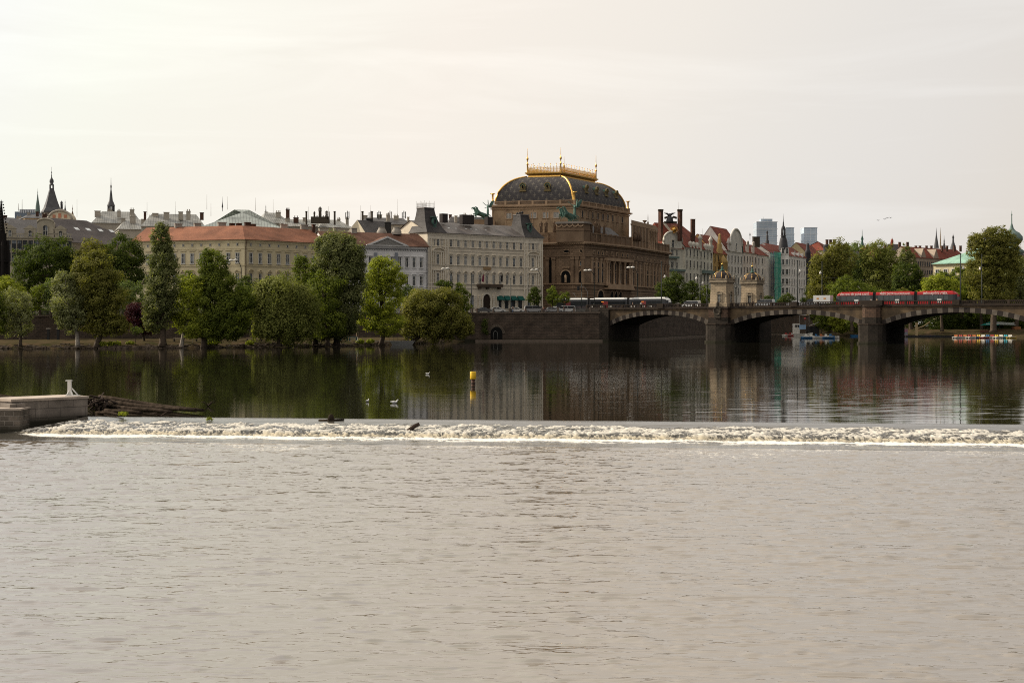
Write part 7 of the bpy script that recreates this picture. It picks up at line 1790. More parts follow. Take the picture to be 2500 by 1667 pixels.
for q in range(13):
    z = 8.2 + (zt - 8.2) * q / 12; rows.append([F.P(F.L * s / 8, -1.9 + .18 * math.sin(q * 1.7 + s), z) for s in range(9)] + [F.P(F.L, -.1, z)])
b.grid(rows); b.build('net', M_net, t)
b = MB()
for s in range(4):
    for v in (-1.7, -.4): b.tube([F.P(F.L * s / 3, v, 8), F.P(F.L * s / 3, v, zt)], .07, 4)
for q in range(1, 12): z = 8 + (zt - 8) * q / 12; b.box(0, F.L, -1.7, -.4, z, z + .1, 0, F.fr)
b.build('scaffold_frame', mat('blue_grey_steel', (.06, .09, .16), .6), t)
t, F, zE, zR, rf = block('grey_house_behind_net', 'narrow grey house behind the green scaffold net', 1880, 664, 1899, 674, 618, 598, 12, M_grey, M_red)
t, F, zE, zR, rf = block('yellow_gable_house', 'yellowish house with curved gable behind the trees right of the turret house', 1976, 735, 2012, 765, 628, 596, 14, mat('dull_yellow_stucco', (.42, .34, .20), .88, ns=.3, streak=.3), M_red, (648, 674), 5, win_=(1.2, 2.6))
for i, (pa, pb, D, ye, yr, mm) in enumerate(((2012, 2040, 790, 612, 590, M_red), (2040, 2110, 860, 622, 600, M_slate), (2110, 2180, 900, 625, 603, M_red), (2170, 2232, 900, 622, 596, M_slate))):
    t, F, zE, zR, rf = block('far_house', ['brown-roofed house with dark rooftop lantern at the left end of the island trees', 'grey-roofed house hidden behind the left island trees', 'red-roofed house hidden behind the middle island trees', 'grey pyramid-roofed house below the small red cupola'][i], pa, D, pb, D + 8, ye, yr, 16, mat('dull_stucco', (.33, .29, .24), .9, ns=.3, streak=.3), mm, (650,), 5, hipL=6, hipR=6)
    for k in range(3): chpx(rf, pa + 4 + k * (pb - pa) / 3.2, pa + 10 + k * (pb - pa) / 3.2, yr - 5, yr + 5, D + 8, m=M_brickch, a=.3)
# red-roofed row and gables, far right
t, F, zE, zR, rf = block('gothic_house_row', 'long red-roofed row with pointed pale gables behind the island trees', 2228, 800, 2365, 840, 632, 606, 16, mat('pale_brown_stucco', (.40, .33, .26), .9, ns=.3, streak=.3), M_red, (652, 672, 692), 26, win_=(1.2, 2.6))
for px in (2254, 2285):
    b = MB(); u = F.u(px); b.face([F.P(u - 3, -.2, zE), F.P(u + 3, -.2, zE), F.P(u, -.2, wz(608, 815))]); b.face([F.P(u - 3, -.2, zE), F.P(u, -.2, wz(608, 815)), F.P(u, 6, wz(608, 815))]); b.face([F.P(u + 3, -.2, zE), F.P(u, 6, wz(608, 815)), F.P(u, -.2, wz(608, 815))]); b.build('pointed_gable', MATS['pale_brown_stucco'], t)
for px in (2236, 2246, 2262, 2274, 2300, 2312, 2330, 2345): chpx(rf, px - 2.5, px + 2.5, 600, 612, 830, m=M_brickch, a=.3)
# green roofed hall on the island
D = 620; ha_ = pl(2279, D); hb_ = pl(2420, D - 20); F = Face(ha_, hb_); zE = wz(645, D); t = thing('island_hall', 'pale yellow hall with light green copper hipped roof among the trees', 'building', (*ha_, 3))
rf = bar(t, [ha_, hb_], 26, 2, zE, wz(608, D + 10), M_yel, M_copperroof, hipL=15, hipR=10, over=1.0, cornice=.7)
for u in lin(2, F.L - 2, 7): win(F, u, zE - 7, winmesh(1.6, 4.5, trim_m=M_wht, sur=.3), t)
# onion-domed water tower, right edge
D = 640; k = D / FPX; x = wx(2470, D); t = thing('onion_dome_tower', 'dark green onion-domed tower with needle spire behind the tallest tree', 'tower', (x, D, 5))
b = MB(); b.box(x - 4.5, x + 4.5, D - 4.5, D + 4.5, 2, wz(628, D)); b.build('tower_shaft', mat('dark_red_render', (.14, .06, .045), .9), t)
b = MB(); b.lathe([(.02, wz(514, D)), (.12, wz(522, D)), (.35, wz(524, D)), (.18, wz(526, D)), (.25, wz(545, D)), (.9, wz(558, D)), (1.8, wz(564, D)), (3.4, wz(569, D)), (4.7, wz(578, D)), (4.75, wz(586, D)), (3.9, wz(594, D)), (2.7, wz(599, D)), (2.6, wz(603, D)), (5.2, wz(612, D)), (5.2, wz(618, D)), (4.5, wz(622, D)), (4.4, wz(632, D))][::-1], (x, D, 0), 16); b.build('onion_dome', M_greycop, t)
block('pale_house', 'pale house wall at the right edge below the onion dome', 2488, 650, 2620, 650, 622, 612, 14, M_yel, M_slate, (650, 672), 8)
for (nm, lab, px, D, prof, m_) in (
 ('church_spire', 'slender brown-tipped stone church spire, left one of the distant pair', 2286, 1500, [(.2, 556), (.5, 562), (1.5, 575), (4, 590), (6.5, 606)], M_slateb),
 ('church_spire', 'thin pale church spire, right one of the distant pair', 2296, 1540, [(.2, 556), (.4, 562), (1.0, 575), (1.6, 590), (2.2, 606)], mat('pale_spire_stone', (.35, .27, .18), .9)),
 ('small_dark_spire', 'small dark spire with ball between the pair and the onion lantern', 2305, 860, [(.2, 575), (.5, 582), (1.6, 590), (1.2, 592), (3, 600), (4.5, 612), (5, 640)], M_slateb),
 ('lantern_spire', 'dark pyramid roof topped by pale onion lantern near the green roof', 2327, 1000, [(.1, 570), (.6, 574), (3, 580), (1.8, 583), (2.6, 590), (3, 592), (7, 604), (8, 620)], M_slateb),
 ('green_church_cupola', 'small green baroque cupola rising above the island trees', 2105, 1000, [(.1, 560), (.5, 566), (.7, 575), (3.5, 584), (2, 588), (4, 596), (5, 612)], M_copper),
 ('red_cupola', 'small red cupola ball on a pyramid roof above the island trees', 2178, 880, [(.1, 578), (.4, 582), (3, 586), (3.6, 590), (2, 594), (3, 598)], mat('red_cupola_paint', (.25, .06, .035), .6)),
 ('dark_rooftop_lantern', 'dark boxy rooftop lantern on the brown-roofed house', 2018, 786, [(6, 597), (9, 600), (8, 602), (8.5, 615)], M_lead),
 ('thin_weathervane_spire', 'thin weathervane with bulb on the roof between red roofs and the skyscraper', 1831, 690, [(.1, 566), (.3, 569), (1.6, 573), (.5, 577), (.4, 586)], M_lead),
 ('dark_baroque_cupola', 'dark baroque cupola silhouetted against the glass tower', 1873, 760, [(.1, 557), (.3, 562), (2.8, 568), (1.2, 573), (3.2, 576), (3, 586), (4.5, 588), (5, 600)], M_lead)):
    spire(nm, lab, px, D, prof, m_, n=8)
# glass towers; distance haze is mixed into their own pale colours
def glasstower(px0, px1, D, ytop, label, slant=0.0, y2=None, tilt=None):
    a, b_ = pl(px0, D), pl(px1, D); t = thing('glass_skyscraper', label, 'skyscraper', (a[0], a[1], 8), 'glass towers on the horizon')
    M_ = brickmat('hazed_glass_curtain_wall', (.36, .44, .53), (.42, .50, .58), (.6, .63, .66), 9, 3.6, .35, .5, .02, offset=0, spec=.6)
    zt = wz(ytop, D); b = MB(); w_ = b_[0] - a[0]; x0, x1 = a[0], b_[0]
    n = 14
    for k in range(n):
        z0 = 8 + (zt - 8) * k / n; z1 = 8 + (zt - 8) * (k + 1) / n; e = slant * (1 - (k + .5) / n)
        b.box(x0, x1 + e, D, D + 34, z0, z1 - .02, 0); b.box(x0 - .2, x1 + e + 1.2, D - .4, D + 35, z1 - .9, z1 - .1, 1)
    if y2: b.box(x0 + w_ * .25, x0 + w_ * .8, D + 5, D + 28, zt - .5, wz(y2, D), 0); b.box(x0 + w_ * .35, x0 + w_ * .37, D + 8, D + 9, zt, wz(y2 - 5, D), 1)
    b.build('curtain_wall', [M_, mat('pale_concrete_band', (.62, .65, .68), .7)], t)
glasstower(1847, 1897, 2600, 541, 'widest glass skyscraper with stepped top behind the red-roofed row', 0, 534)
glasstower(1918, 1938, 2700, 555, 'glass skyscraper with flared right side just right of the turret', 6)
glasstower(1963, 1995, 2700, 555, 'glass skyscraper standing alone above the trees, right one of three', -3)

# ---- left background
t = thing('gothic_monument', 'black gothic stone monument spire cut by the left edge of the photograph', 'monument', (*pl(3, 345), 7))
D = 345; k = D / FPX; x = wx(3, D); b = MB()
for (w_, y0, y1) in ((17, 700, 600), (21, 640, 636), (13, 600, 570), (16, 602, 598)): b.prism([(x + w_ * k * math.cos(a), D + w_ * k * math.sin(a)) for a in np.linspace(0, 2 * math.pi, 8, endpoint=False)], wz(y0, D), wz(y1, D))
b.lathe([(10 * k, wz(572, D)), (7 * k, wz(545, D)), (4 * k, wz(515, D)), (1.5 * k, wz(494, D)), (.01, wz(487, D))], (x, D, 0), 8)
for y in range(500, 570, 7):
    r = (3 + (y - 494) * .11) * k
    for q in range(4): a = q * math.pi / 2 + .4; b.ball((x + r * 1.25 * math.cos(a), D + r * 1.25 * math.sin(a), wz(y, D)), .2, 5)
b.box(x - .5, x + .5, D - .1, D + .1, wz(493, D), wz(491.5, D)); b.box(x - .45, x + .45, D - .1, D + .1, wz(497, D), wz(495.5, D))
for q in range(6):
    a = q * math.pi / 3; c = (x + 17 * k * math.cos(a), D + 17 * k * math.sin(a), 0); b.lathe([(.45, wz(700, D)), (.4, wz(598, D)), (.05, wz(585, D))], c, 6)
b.build('monument_body', mat('black_stone', (.018, .015, .014), .9, ns=1), t)
M_attic = mat('pale_attic_stone', (.40, .36, .28), .88, ns=.6, streak=.35)
t, F, zE, zR, rf = block('attic_palace', 'pale ornamented building with grey mansard roof and small stone dormers at far left', 14, 398, 176, 402, 582, 537, 22, M_attic, M_slate, (610, 640), 12, trim=M_attic, win_=(1.3, 2.6), hipR=5)
for px in (25, 74, 148):
    u = F.u(px); b = MB(); b.box(u - 1.5, u + 1.5, -.3, 1.0, zE, zE + 2.6, 0, F.fr); b.hexa([F.P(u - 1.9, -.4, zE + 2.6), F.P(u + 1.9, -.4, zE + 2.6), F.P(u + 1.9, 1.0, zE + 2.6), F.P(u - 1.9, 1.0, zE + 2.6), F.P(u - .1, -.4, zE + 3.7), F.P(u + .1, -.4, zE + 3.7), F.P(u + .1, 2, zE + 3.7), F.P(u - .1, 2, zE + 3.7)]); b.build('attic_dormer', M_attic, t)
    win(F, u, zE + .4, winmesh(.9, 1.3, 'arch', trim_m=M_attic, sur=.15, sill=False), t, -.33)
u = F.u(111); b = MB(); b.box(u - 2.2, u + 2.2, -.3, 5, zE, zE + 4.4, 0, F.fr); pts = [F.P(u + 2.2 * math.cos(a), -.3, zE + 4.4 + 1.1 * math.sin(a)) for a in np.linspace(0, math.pi, 10)]; pt2 = [F.P(u + 2.2 * math.cos(a), 6, zE + 4.4 + 1.1 * math.sin(a)) for a in np.linspace(0, math.pi, 10)]; b.face(pts); b.grid([pts, pt2]); b.tube(pts, .25, 5); b.build('large_arched_dormer', M_attic, t)
win(F, u, zE + .8, winmesh(1.3, 2.2, 'arch', trim_m=M_attic, sur=.15), t, -.33)
b = MB(); b.box(0, F.L, -.35, .0, zE + .02, zE + .3, 0, F.fr); b.box(0, F.L, -.3, -.1, zE + 1.1, zE + 1.35, 0, F.fr); x_ = .3
while x_ < F.L: b.box(x_, x_ + .18, -.28, -.12, zE + .3, zE + 1.1, 0, F.fr); x_ += .5
b.build('attic_balustrade', M_attic, t)
t, F, zE, zR, rf = block('skylight_roof_building', 'long building with brown-grey tiled roof and five skylights at the left', 176, 402, 350, 425, 597, 541, 22, mat('shaded_render', (.27, .24, .20), .9, ns=.4), brickmat('brown_grey_tile', (.125, .105, .10), (.11, .092, .088), (.07, .06, .055), .3, .4, .03, .7, .2), (640,), 10, hipR=12)
rooflights(rf, F, (188, 225, 253, 283, 310), 6.5, 11, zE, zR, w=1.7, l=1.5)
M_pr = mat('pale_render', (.40, .365, .31), .9, ns=.5, streak=.2)
# layered roofs behind
rng = random.Random(5)
LAY = [(0, 60, 560, 545, 532, M_slate, M_pr, 'low grey roof at the far left behind the black monument'), (60, 120, 500, 533, 524, M_slate, mat('peach_render', (.55, .40, .24), .9), 'peach wall and flat roof below the wedge tower'), (225, 345, 520, 545, 517, M_pale, M_pr, 'pale roof with white chimney block left of the needle tower'), (290, 372, 500, 560, 536, M_pale, M_pr, 'pale stepped roof right of the needle tower'), (345, 500, 470, 553, 523, M_pale, M_pr, 'long pale metal roof behind the orange roof, left part'), (640, 710, 520, 545, 520, M_pale, M_pr, 'pale gabled house right of the glazed pyramid roof'), (690, 800, 500, 553, 536, M_pale, M_pr, 'patchy pale metal roof behind the orange roof, right part'), (780, 860, 500, 556, 537, M_pale, M_pr, 'pale metal roof left of the dark gabled house'), (880, 1010, 500, 548, 532, M_slate, M_pr, 'dark flat roofs with antennas behind the white palace'), (1090, 1230, 520, 560, 530, M_slate, M_pr, 'grey roof hidden behind the cream palace')]
for (pa, pb, D, ye, yr, rm, wm, lab) in LAY:
    t, F, zE, zR, rf = block('background_house', lab, pa, D, pb, D + 4, ye, yr, 18, wm, rm, group='layered rooftops behind the riverside palaces', hipL=3, hipR=3)
    x_ = pa + 6
    while x_ < pb - 6:
        w_ = rng.uniform(5, 15); h_ = rng.uniform(5, 12); chpx(rf, x_, x_ + w_, yr - h_ + 4, yr + 10, D + rng.uniform(4, 12), m=M_pr if rng.random() < .75 else M_brickch, pots=rng.choice((0, 0, 2, 3)), a=.2); x_ += w_ + rng.uniform(6, 26)
# glazed pyramid roof
D = 445; t = thing('glazed_roof_building', 'large pale greenish metal hipped roof behind the orange roof', 'building', (*pl(490, D), 8))
a_, b_ = pl(487, D), pl(690, D + 6); rf = bar(t, [a_, b_], 26, 7, wz(556, D), wz(510, D + 12), M_pr, brickmat('pale_green_glazed_roof', (.36, .39, .36), (.31, .34, .31), (.15, .16, .15), .9, 1.1, .07, .4, .3, offset=0), hipL=16, hipR=14.5, over=.5)
# dark gabled house
D = 452; t = thing('dark_gabled_house', 'house with dark slate roof and cream triangular gable wall behind the white palace', 'building', (*pl(850, D), 8))
k = D / FPX; b = MB(); P0 = pt(845, 570, D); P1 = pt(893, 570, D - 3); P2 = pt(872, 537, D); b.face([(P0[0], P0[1], 20), (P1[0], P1[1], 20), P1, P2, P0]); b.build('gable_wall', mat('cream_gable', (.62, .55, .42), .9), t)
b = MB(); Q1 = pt(940, 570, D + 6); Q2 = pt(938, 541, D + 12); b.face([P1, Q1, Q2, P2]); b.face([(P1[0], P1[1], 20), (Q1[0], Q1[1], 20), Q1, P1]); b.build('slate_roof', M_slate, t)
chpx(t, 893, 910, 534, 545, 458, m=M_dark); chpx(t, 938, 955, 543, 572, 455, m=M_dark)
# wedge roof tower etc.
D = 640; k = D / FPX; x = wx(126, D); t = thing('wedge_roof_tower', 'steep dark wedge-roofed tower topped with onion lantern and needle', 'tower', (x, D, 20)); a0 = R(28)
def sq(h, z): 
    return [(x + h * k * 1.25 * math.cos(a0 + q * math.pi / 2 + math.pi / 4), D + h * k * 1.25 * math.sin(a0 + q * math.pi / 2 + math.pi / 4), z) for q in range(4)]
b = MB(); b.grid([sq(22, wz(600, D)), sq(22, wz(519, D))], 0, True, False); b.build('tower_shaft', mat('dull_stucco', (.33, .29, .24), .9), t)
b = MB(); b.grid([sq(25, wz(520, D)), sq(25, wz(517, D)), sq(19, wz(508, D)), sq(13, wz(490, D)), sq(6.5, wz(466, D)), sq(4.5, wz(460, D))], 0, True, False); b.build('wedge_roof', M_slateb, t)
b = MB()
for q in sq(4, wz(466, D)) : b.tube([q, (q[0], q[1], wz(452, D))], .28, 5)
b.lathe([(6 * k, wz(453, D)), (5.5 * k, wz(450, D)), (3.5 * k, wz(449, D)), (5.2 * k, wz(445, D)), (5 * k, wz(440, D)), (2.5 * k, wz(436, D)), (1.0 * k, wz(432, D)), (1.3 * k, wz(431, D)), (.5 * k, wz(424, D)), (1.4 * k, wz(421, D)), (.3 * k, wz(419, D)), (.05, wz(408, D))], (x, D, 0), 10)
b.build('onion_lantern', M_slateb, t)
D = 620; k = D / FPX; x = wx(271, D); t = thing('needle_lantern_tower', 'open lantern turret with dark needle spire behind the pale roofs', 'tower', (x, D, 20))
b = MB(); b.lathe([(9 * k, wz(560, D)), (9 * k, wz(518, D)), (10 * k, wz(517, D))], (x, D, 0), 10); b.build('turret_base', M_pr, t)
b = MB()
for q in range(8): a = q * math.pi / 4; b.tube([(x + 7.5 * k * math.cos(a), D + 7.5 * k * math.sin(a), wz(518, D)), (x + 7.5 * k * math.cos(a), D + 7.5 * k * math.sin(a), wz(504, D))], .3, 5)
b.lathe([(9.5 * k, wz(504, D)), (9.5 * k, wz(502, D)), (8.5 * k, wz(499, D)), (6.5 * k, wz(494, D)), (4.5 * k, wz(490, D)), (3 * k, wz(475, D)), (1.2 * k, wz(462, D)), (2 * k, wz(455, D)), (.8 * k, wz(451, D)), (.5 * k, wz(445, D)), (.05, wz(434, D))], (x, D, 0), 10); b.build('needle_spire', M_slateb, t)
for (nm, lab, px, D, prof, m_) in (
 ('copper_spire', 'green copper pointed spire left of the wedge-roofed tower', 92, 660, [(.1, 460), (.4, 468), (1, 470), (.5, 472), (2.5, 488), (5, 503), (6, 520)], M_greycop),
 ('small_onion_spire', 'small onion spire with red ball right of the wedge-roofed tower', 159, 620, [(.1, 487), (.3, 492), (1, 494), (.4, 497), (1.5, 508), (3, 514), (1, 518)], M_slateb),
 ('small_onion_spire', 'tiny finial spire between the pink gable and the needle tower', 177, 620, [(.1, 500), (.3, 506), (1, 510), (.4, 514), (3, 524), (3, 530)], mat('brown_finial', (.2, .12, .08), .8)),
 ('small_onion_spire', 'thin antenna-like spire above the pale green roof', 543, 640, [(.1, 480), (.4, 492), (.8, 497), (2, 505), (.8, 508), (.6, 516)], M_slateb),
 ('small_onion_spire', 'slim pointed spire right of the pale green roof', 649, 640, [(.1, 500), (.4, 503), (.8, 505), (.6, 510), (2, 521)], M_slateb)):
    spire(nm, lab, px, D, prof, m_, n=8)
D = 560; t = thing('baroque_gable_church', 'pink and cream baroque arched gable topped by a dark statue', 'church', (*pl(145, D), 20))
x = wx(146, D); k = D / FPX; b = MB(); pts = [(x + 29 * k * math.cos(a), D, wz(536, D) + 22 * k * math.sin(a)) for a in np.linspace(0, math.pi, 14)]
b.box(x - 29 * k, x + 29 * k, D, D + 6, 20, wz(536, D)); b.face(pts); b.grid([pts, [(p[0], D + 6, p[2]) for p in pts]]); b.build('gable_wall', mat('cream_gable', (.62, .55, .42), .9), t)
b = MB(); b.tube(pts, .5, 5); b.box(x - 4 * k, x + 4 * k, D, D + 3, wz(516, D), wz(510, D)); b.build('gable_moulding', M_pr, t)
b = MB(); 
for dx in (-14, 0, 14): b.box(x + (dx - 3.5) * k, x + (dx + 3.5) * k, D - .15, D, wz(532, D), wz(521 + abs(dx) * .25, D)); b.build('pink_panel', mat('pink_panel', (.50, .22, .14), .9), t); b = MB()
tag(human('rooftop_statue', M_lead, None, (wx(148.5, D), D + 1, wz(510, D)), .4, 3.4, 'stand', True), 'dark statue with raised arms on the pink baroque gable', 'statue')
D = 1300; t = thing('striped_office', 'far glass office building with vertical white stripes at the left horizon', 'building', (*pl(40, D), 20)); 
b = MB(); b.box(wx(36, D), wx(86, D), D, D + 20, 20, wz(517, D), 0)
for q in range(9): x0 = wx(48 + q * 4.3, D); b.box(x0, x0 + .9, D - .5, D + 15, wz(520, D), wz(511, D), 1)
b.box(wx(47, D), wx(86, D), D + 1, D + 14, wz(519, D), wz(512, D), 0); b.build('facade', [mat('blue_grey_glass', (.18, .22, .27), .4), mat('white_metal_stripe', (.6, .62, .65), .5)], t)
# antennas and masts on the roofs
gA = 'thin lightning rods and aerials on the roofs'
for i, (px, y0, y1, D) in enumerate(((188, 487, 530, 500), (359, 494, 525, 480), (428, 492, 528, 480), (505, 475, 512, 500), (555, 480, 512, 460), (624, 483, 515, 460), (667, 487, 525, 520), (753, 505, 536, 500), (802, 504, 532, 500), (880, 502, 540, 460), (905, 501, 535, 480), (970, 486, 540, 520), (515, 496, 528, 500), (1715, 570 - 12, 585, 590), (1657, 493, 512, 556), (54, 487, 515, 1200), (45, 497, 515, 1200))):
    b = MB(); x = wx(px, D); r_ = .06 if D < 700 else .25; b.tube([(x, D, wz(y1, D)), (x, D, wz(y0, D))], [r_, r_ * .5], 4); o = b.build('roof_aerial', mat('grey_iron', (.3, .28, .26), .6)); tag(o, 'thin vertical aerial against the sky above %s' % ['the skylights', 'the pale roof', 'the long pale roof', 'the green roof left end', 'the green roof ridge', 'the green roof right end', 'the pale gabled house', 'the patchy roof', 'the antenna cluster', 'the dark gabled house', 'the dark flat roofs', 'the white palace pediment', 'the pale metal roof', 'the red chimney right of the sunburst house', 'the sunburst house', 'the striped office', 'the striped office left end'][i], 'aerial', gA)
for i, (px, D) in enumerate(((800, 500), (848, 500), (905, 470), (925, 470), (952, 470), (986, 470))):
    t = thing('phone_mast', ['panel antenna frame left of the stone statues end', 'panel antenna frame above the pale metal roof', 'panel antenna frame on the dark gabled roof, left', 'panel antenna frame on the dark gabled roof, right', 'panel antenna frame over the white palace', 'panel antenna frame left of the mansard tower'][i], 'antenna', (wx(px, D), D, wz(540, D)), 'phone antenna frames on the roofs'); b = MB()
    for dx in (-4, 0, 4): x = wx(px + dx, D); b.box(x - .13, x + .13, D, D + .2, wz(536 - (2 if dx else 0), D), wz(515 + (dx % 3) * 2, D))
    for y in (519, 530): b.tube([(wx(px - 4, D), D + .1, wz(y, D)), (wx(px + 4, D), D + .1, wz(y, D))], .04, 4)
    b.build('antenna_frame', M_pole if i % 2 else mat('grey_iron', (.3, .28, .26), .6), t)
D = 500; x = wx(781, D); b = MB(); b.box(x - 3.2, x + 3.2, D, D + 2, wz(545, D), wz(529, D)); t = thing('rooftop_sculpture_group', 'dark seated stone figures on the roof behind the orange tiles', 'sculpture', (x, D, wz(545, D))); b.build('plinth', M_soot, t)
for dx, hh, pz in ((-2.0, 2.4, 0), (0, 3.8, .3), (2.2, 2.6, 0)): human('stone_figure', M_soot, t, (x + dx, D + .5, wz(529, D) + pz - .3), dx * .2, hh, 'stand', True)
for px, D in ((748, 500), (817, 500), (885, 456), (908, 460)): chpx(bpy.data.objects['dark_gabled_house'] if px > 870 else bpy.data.objects['glazed_roof_building'], px - 2, px + 2, 516, 545, D, m=M_soot, name='slim_stack')
# ------------------------------------------------------------------ weir abutment, bracket, timbers
M_conc = brickmat('abutment_stone', (.28, .24, .205), (.22, .19, .165), (.14, .12, .105), 1.6, .55, .02, .9, .9, bump=.6, streak=.3, damp=.3)
t = thing('weir_abutment', 'long concrete and granite pier wall at the left end of the weir', 'pier', (-27, 82, 0))
zt = 1.14
A0 = Vector(pl(28, 80.4)); A1 = Vector(pl(214, 84)); dirA = (A1 - A0).normalized(); nA = Vector((-dirA.y, dirA.x))
b = MB(); q = [tuple(A0), tuple(A1), tuple(A1 + nA * 2.4), tuple(A0 + nA * 2.4)]; b.prism(q, -1.5, zt - .12, 0); q2 = [tuple(A0 - dirA * .06 - nA * .06), tuple(A1 + dirA * .06 - nA * .06), tuple(A1 + dirA * .06 + nA * 2.5), tuple(A0 - dirA * .06 + nA * 2.5)]; b.prism(q2, zt - .12, zt + .02, 1)
b.build('upper_block', [M_conc, mat('abutment_top', (.46, .39, .33), .9, ns=1.5)], t)
FF = Face(pl(28, 79.9), pl(62, 80.5)); b = MB(); b.box(-.1, FF.L, 0, 1.2, -1.5, .92, 0, FF.fr); b.build('step_block', M_conc, t)
FF = Face(pl(-400, 79.2), pl(49, 79.5)); b = MB(); b.box(0, FF.L, 0, 3.5, -1.6, .60, 0, FF.fr); b.box(0, FF.L + .04, -.05, 3.6, .60, .70, 1, FF.fr)
b.build('lower_block', [brickmat('rough_masonry', (.17, .14, .115), (.10, .085, .07), (.20, .175, .15), .5, .27, .03, .95, 1.2, bump=1, streak=.1, damp=-.1), MATS['abutment_top']], t)
t = thing('white_steel_bracket', 'white painted steel post with slanted braces on the pier wall', 'post', (*pl(170, 84.2), zt))
D = 84.2; x = wx(170, D); z = zt + .02; b = MB(); k = D / FPX
b.box(x - .1, x + .1, D - .1, D + .1, z, z + 37 * k); b.box(x - .22, x + .14, D - .12, D + .12, z + 36 * k, z + 38 * k)
b.tube([(x + .05, D, z + 22 * k), (x + 22 * k, D, z)], .045, 5); b.tube([(x + .05, D, z + 14 * k), (x + 12 * k, D - .3, z)], .05, 5); b.tube([(x, D, z + 14 * k), (x - 4 * k, D - .3, z)], .05, 5); b.box(x - 6 * k, x + 25 * k, D - .35, D + .1, z, z + .04)
b.build('steel_frame', mat('white_steel', (.72, .71, .68), .5), t)
# timbers
M_log = mat('weathered_timber', (.06, .046, .036), 1.0, (.02, .016, .012), spec=0, ns=2.5, bump=.5, bs=6)
def logs(seed, L_, label):
    for i, (p0, p1, r, lab) in enumerate(L_):
        b = MB(); a = Vector(p0); c = Vector(p1); pts = [a.lerp(c, s / 6) + Vector((0, 0, .04 * math.sin(s + seed + i))) for s in range(7)]; b.tube(pts, [r * .78 * (1.0 - .05 * s) for s in range(7)], 9)
        o = b.build('timber_log', M_log); tag(o, lab, 'log', 'timbers of the floating log barrier')
DL = 92
logs(1, [(pt(243, 969, 97), pt(495, 1002, 86), .17, 'uppermost long timber of the log barrier right of the pier wall'), (pt(250, 979, 94), pt(478, 1003, 85), .2, 'second timber from the top of the log barrier'), (pt(256, 989, 91), pt(418, 1006, 84.5), .19, 'third timber down in the log barrier, shorter'), (pt(258, 1001, 87), pt(345, 1007, 84.5), .18, 'lowest short timber of the log barrier near the water'), (pt(235, 1006, 86), pt(300, 1012, 82.5), .13, 'half sunken timber at the foot of the log barrier'),
 (pt(-60, 962, 101), pt(52, 970, 96), .2, 'upper timber reaching in behind the pier wall at the left edge'), (pt(-60, 972, 98), pt(46, 978, 94), .2, 'middle timber behind the pier wall at the left edge'), (pt(-60, 983, 95), pt(40, 984, 92.5), .2, 'lower timber behind the pier wall at the left edge')], '')
b = MB(); rg = random.Random(9)
for k in range(60):
    c = Vector(pt(rg.uniform(222, 262), rg.uniform(975, 1012), 90)); c.z = rg.uniform(0, .75); d = Vector((rg.uniform(-.5, .5), rg.uniform(-1.2, 1.2), rg.uniform(-.4, .3))); b.tube([c, c + d], rg.uniform(.03, .09), 5)
tag(b.build('driftwood_heap', mat('dark_driftwood', (.06, .042, .032), .95, ns=2)), 'tangle of dark driftwood caught at the left end of the log barrier', 'driftwood', kind='stuff')
def twig(px, D, lab, z=0.1, leaves=True, s=1.0, seed=1):
    rg = random.Random(seed); x = wx(px, D); t = thing('stranded_branch', lab, 'branch', (x, D, z), 'branches stranded on the weir crest'); b = MB()
    for k in range(5): d = Vector((rg.uniform(-1, 1), rg.uniform(-.3, .3), rg.uniform(.05, .5))) * s; b.tube([(x, D, z), Vector((x, D, z)) + d * .5 + Vector((0, 0, .1)), Vector((x, D, z)) + d], [.05 * s, .03 * s, .012], 5)
    b.build('twigs', MATS['dark_driftwood'], t)
    if leaves:
        V, T, _ = crown_mesh([(x, D, z + .3 * s, .55 * s, .2, .25 * s)], seed, .06, .2, clump=.2, rmin=.08); leafobj('leaves', V, T, LEAF['bright'], t, (x, D, z))
def crestD(px): 
    k = (px - 1250) / FPX; n_ = (k * WP0.y - WP0.x) / (wd.x - k * wd.y); return WP0.y + wd.y * n_
twig(300, crestD(300) - .2, 'leafy green branch stranded on the weir crest right of the pier wall', s=.45, seed=3); twig(392, crestD(392) - .2, 'bare curved branch stranded on the weir crest below the logs', leaves=False, s=.8, seed=4)
twig(512, crestD(512) - .9, 'dark leafy clump caught on the weir lip', z=-.05, s=.3, seed=5); twig(508, 93, 'pale twig floating off the tip of the log barrier', z=.03, leaves=False, s=.8, seed=6)
b = MB(); D = crestD(808) - .5; x = wx(808, D); b.lathe([(.26, -.15), (.2, .08), (.15, .2), (.12, .3), (.01, .33)], (x, D, 0), 7); b.tube([(x - .7, D, -.05), (x + .75, D, .02)], [.08, .05], 5); tag(b.build('tree_stump', M_log), 'small tree stump stuck on the weir crest', 'stump')
b = MB(); D = crestD(1008) - 3.3; x = wx(1008, D); b.tube([(x - .35, D, -.4), (x + .1, D, -.1), (x + .35, D, .02)], [.1, .13, .1], 6); tag(b.build('dark_branch_stub', MATS['dark_driftwood']), 'dark branch stub poking out of the foaming weir slope', 'branch')
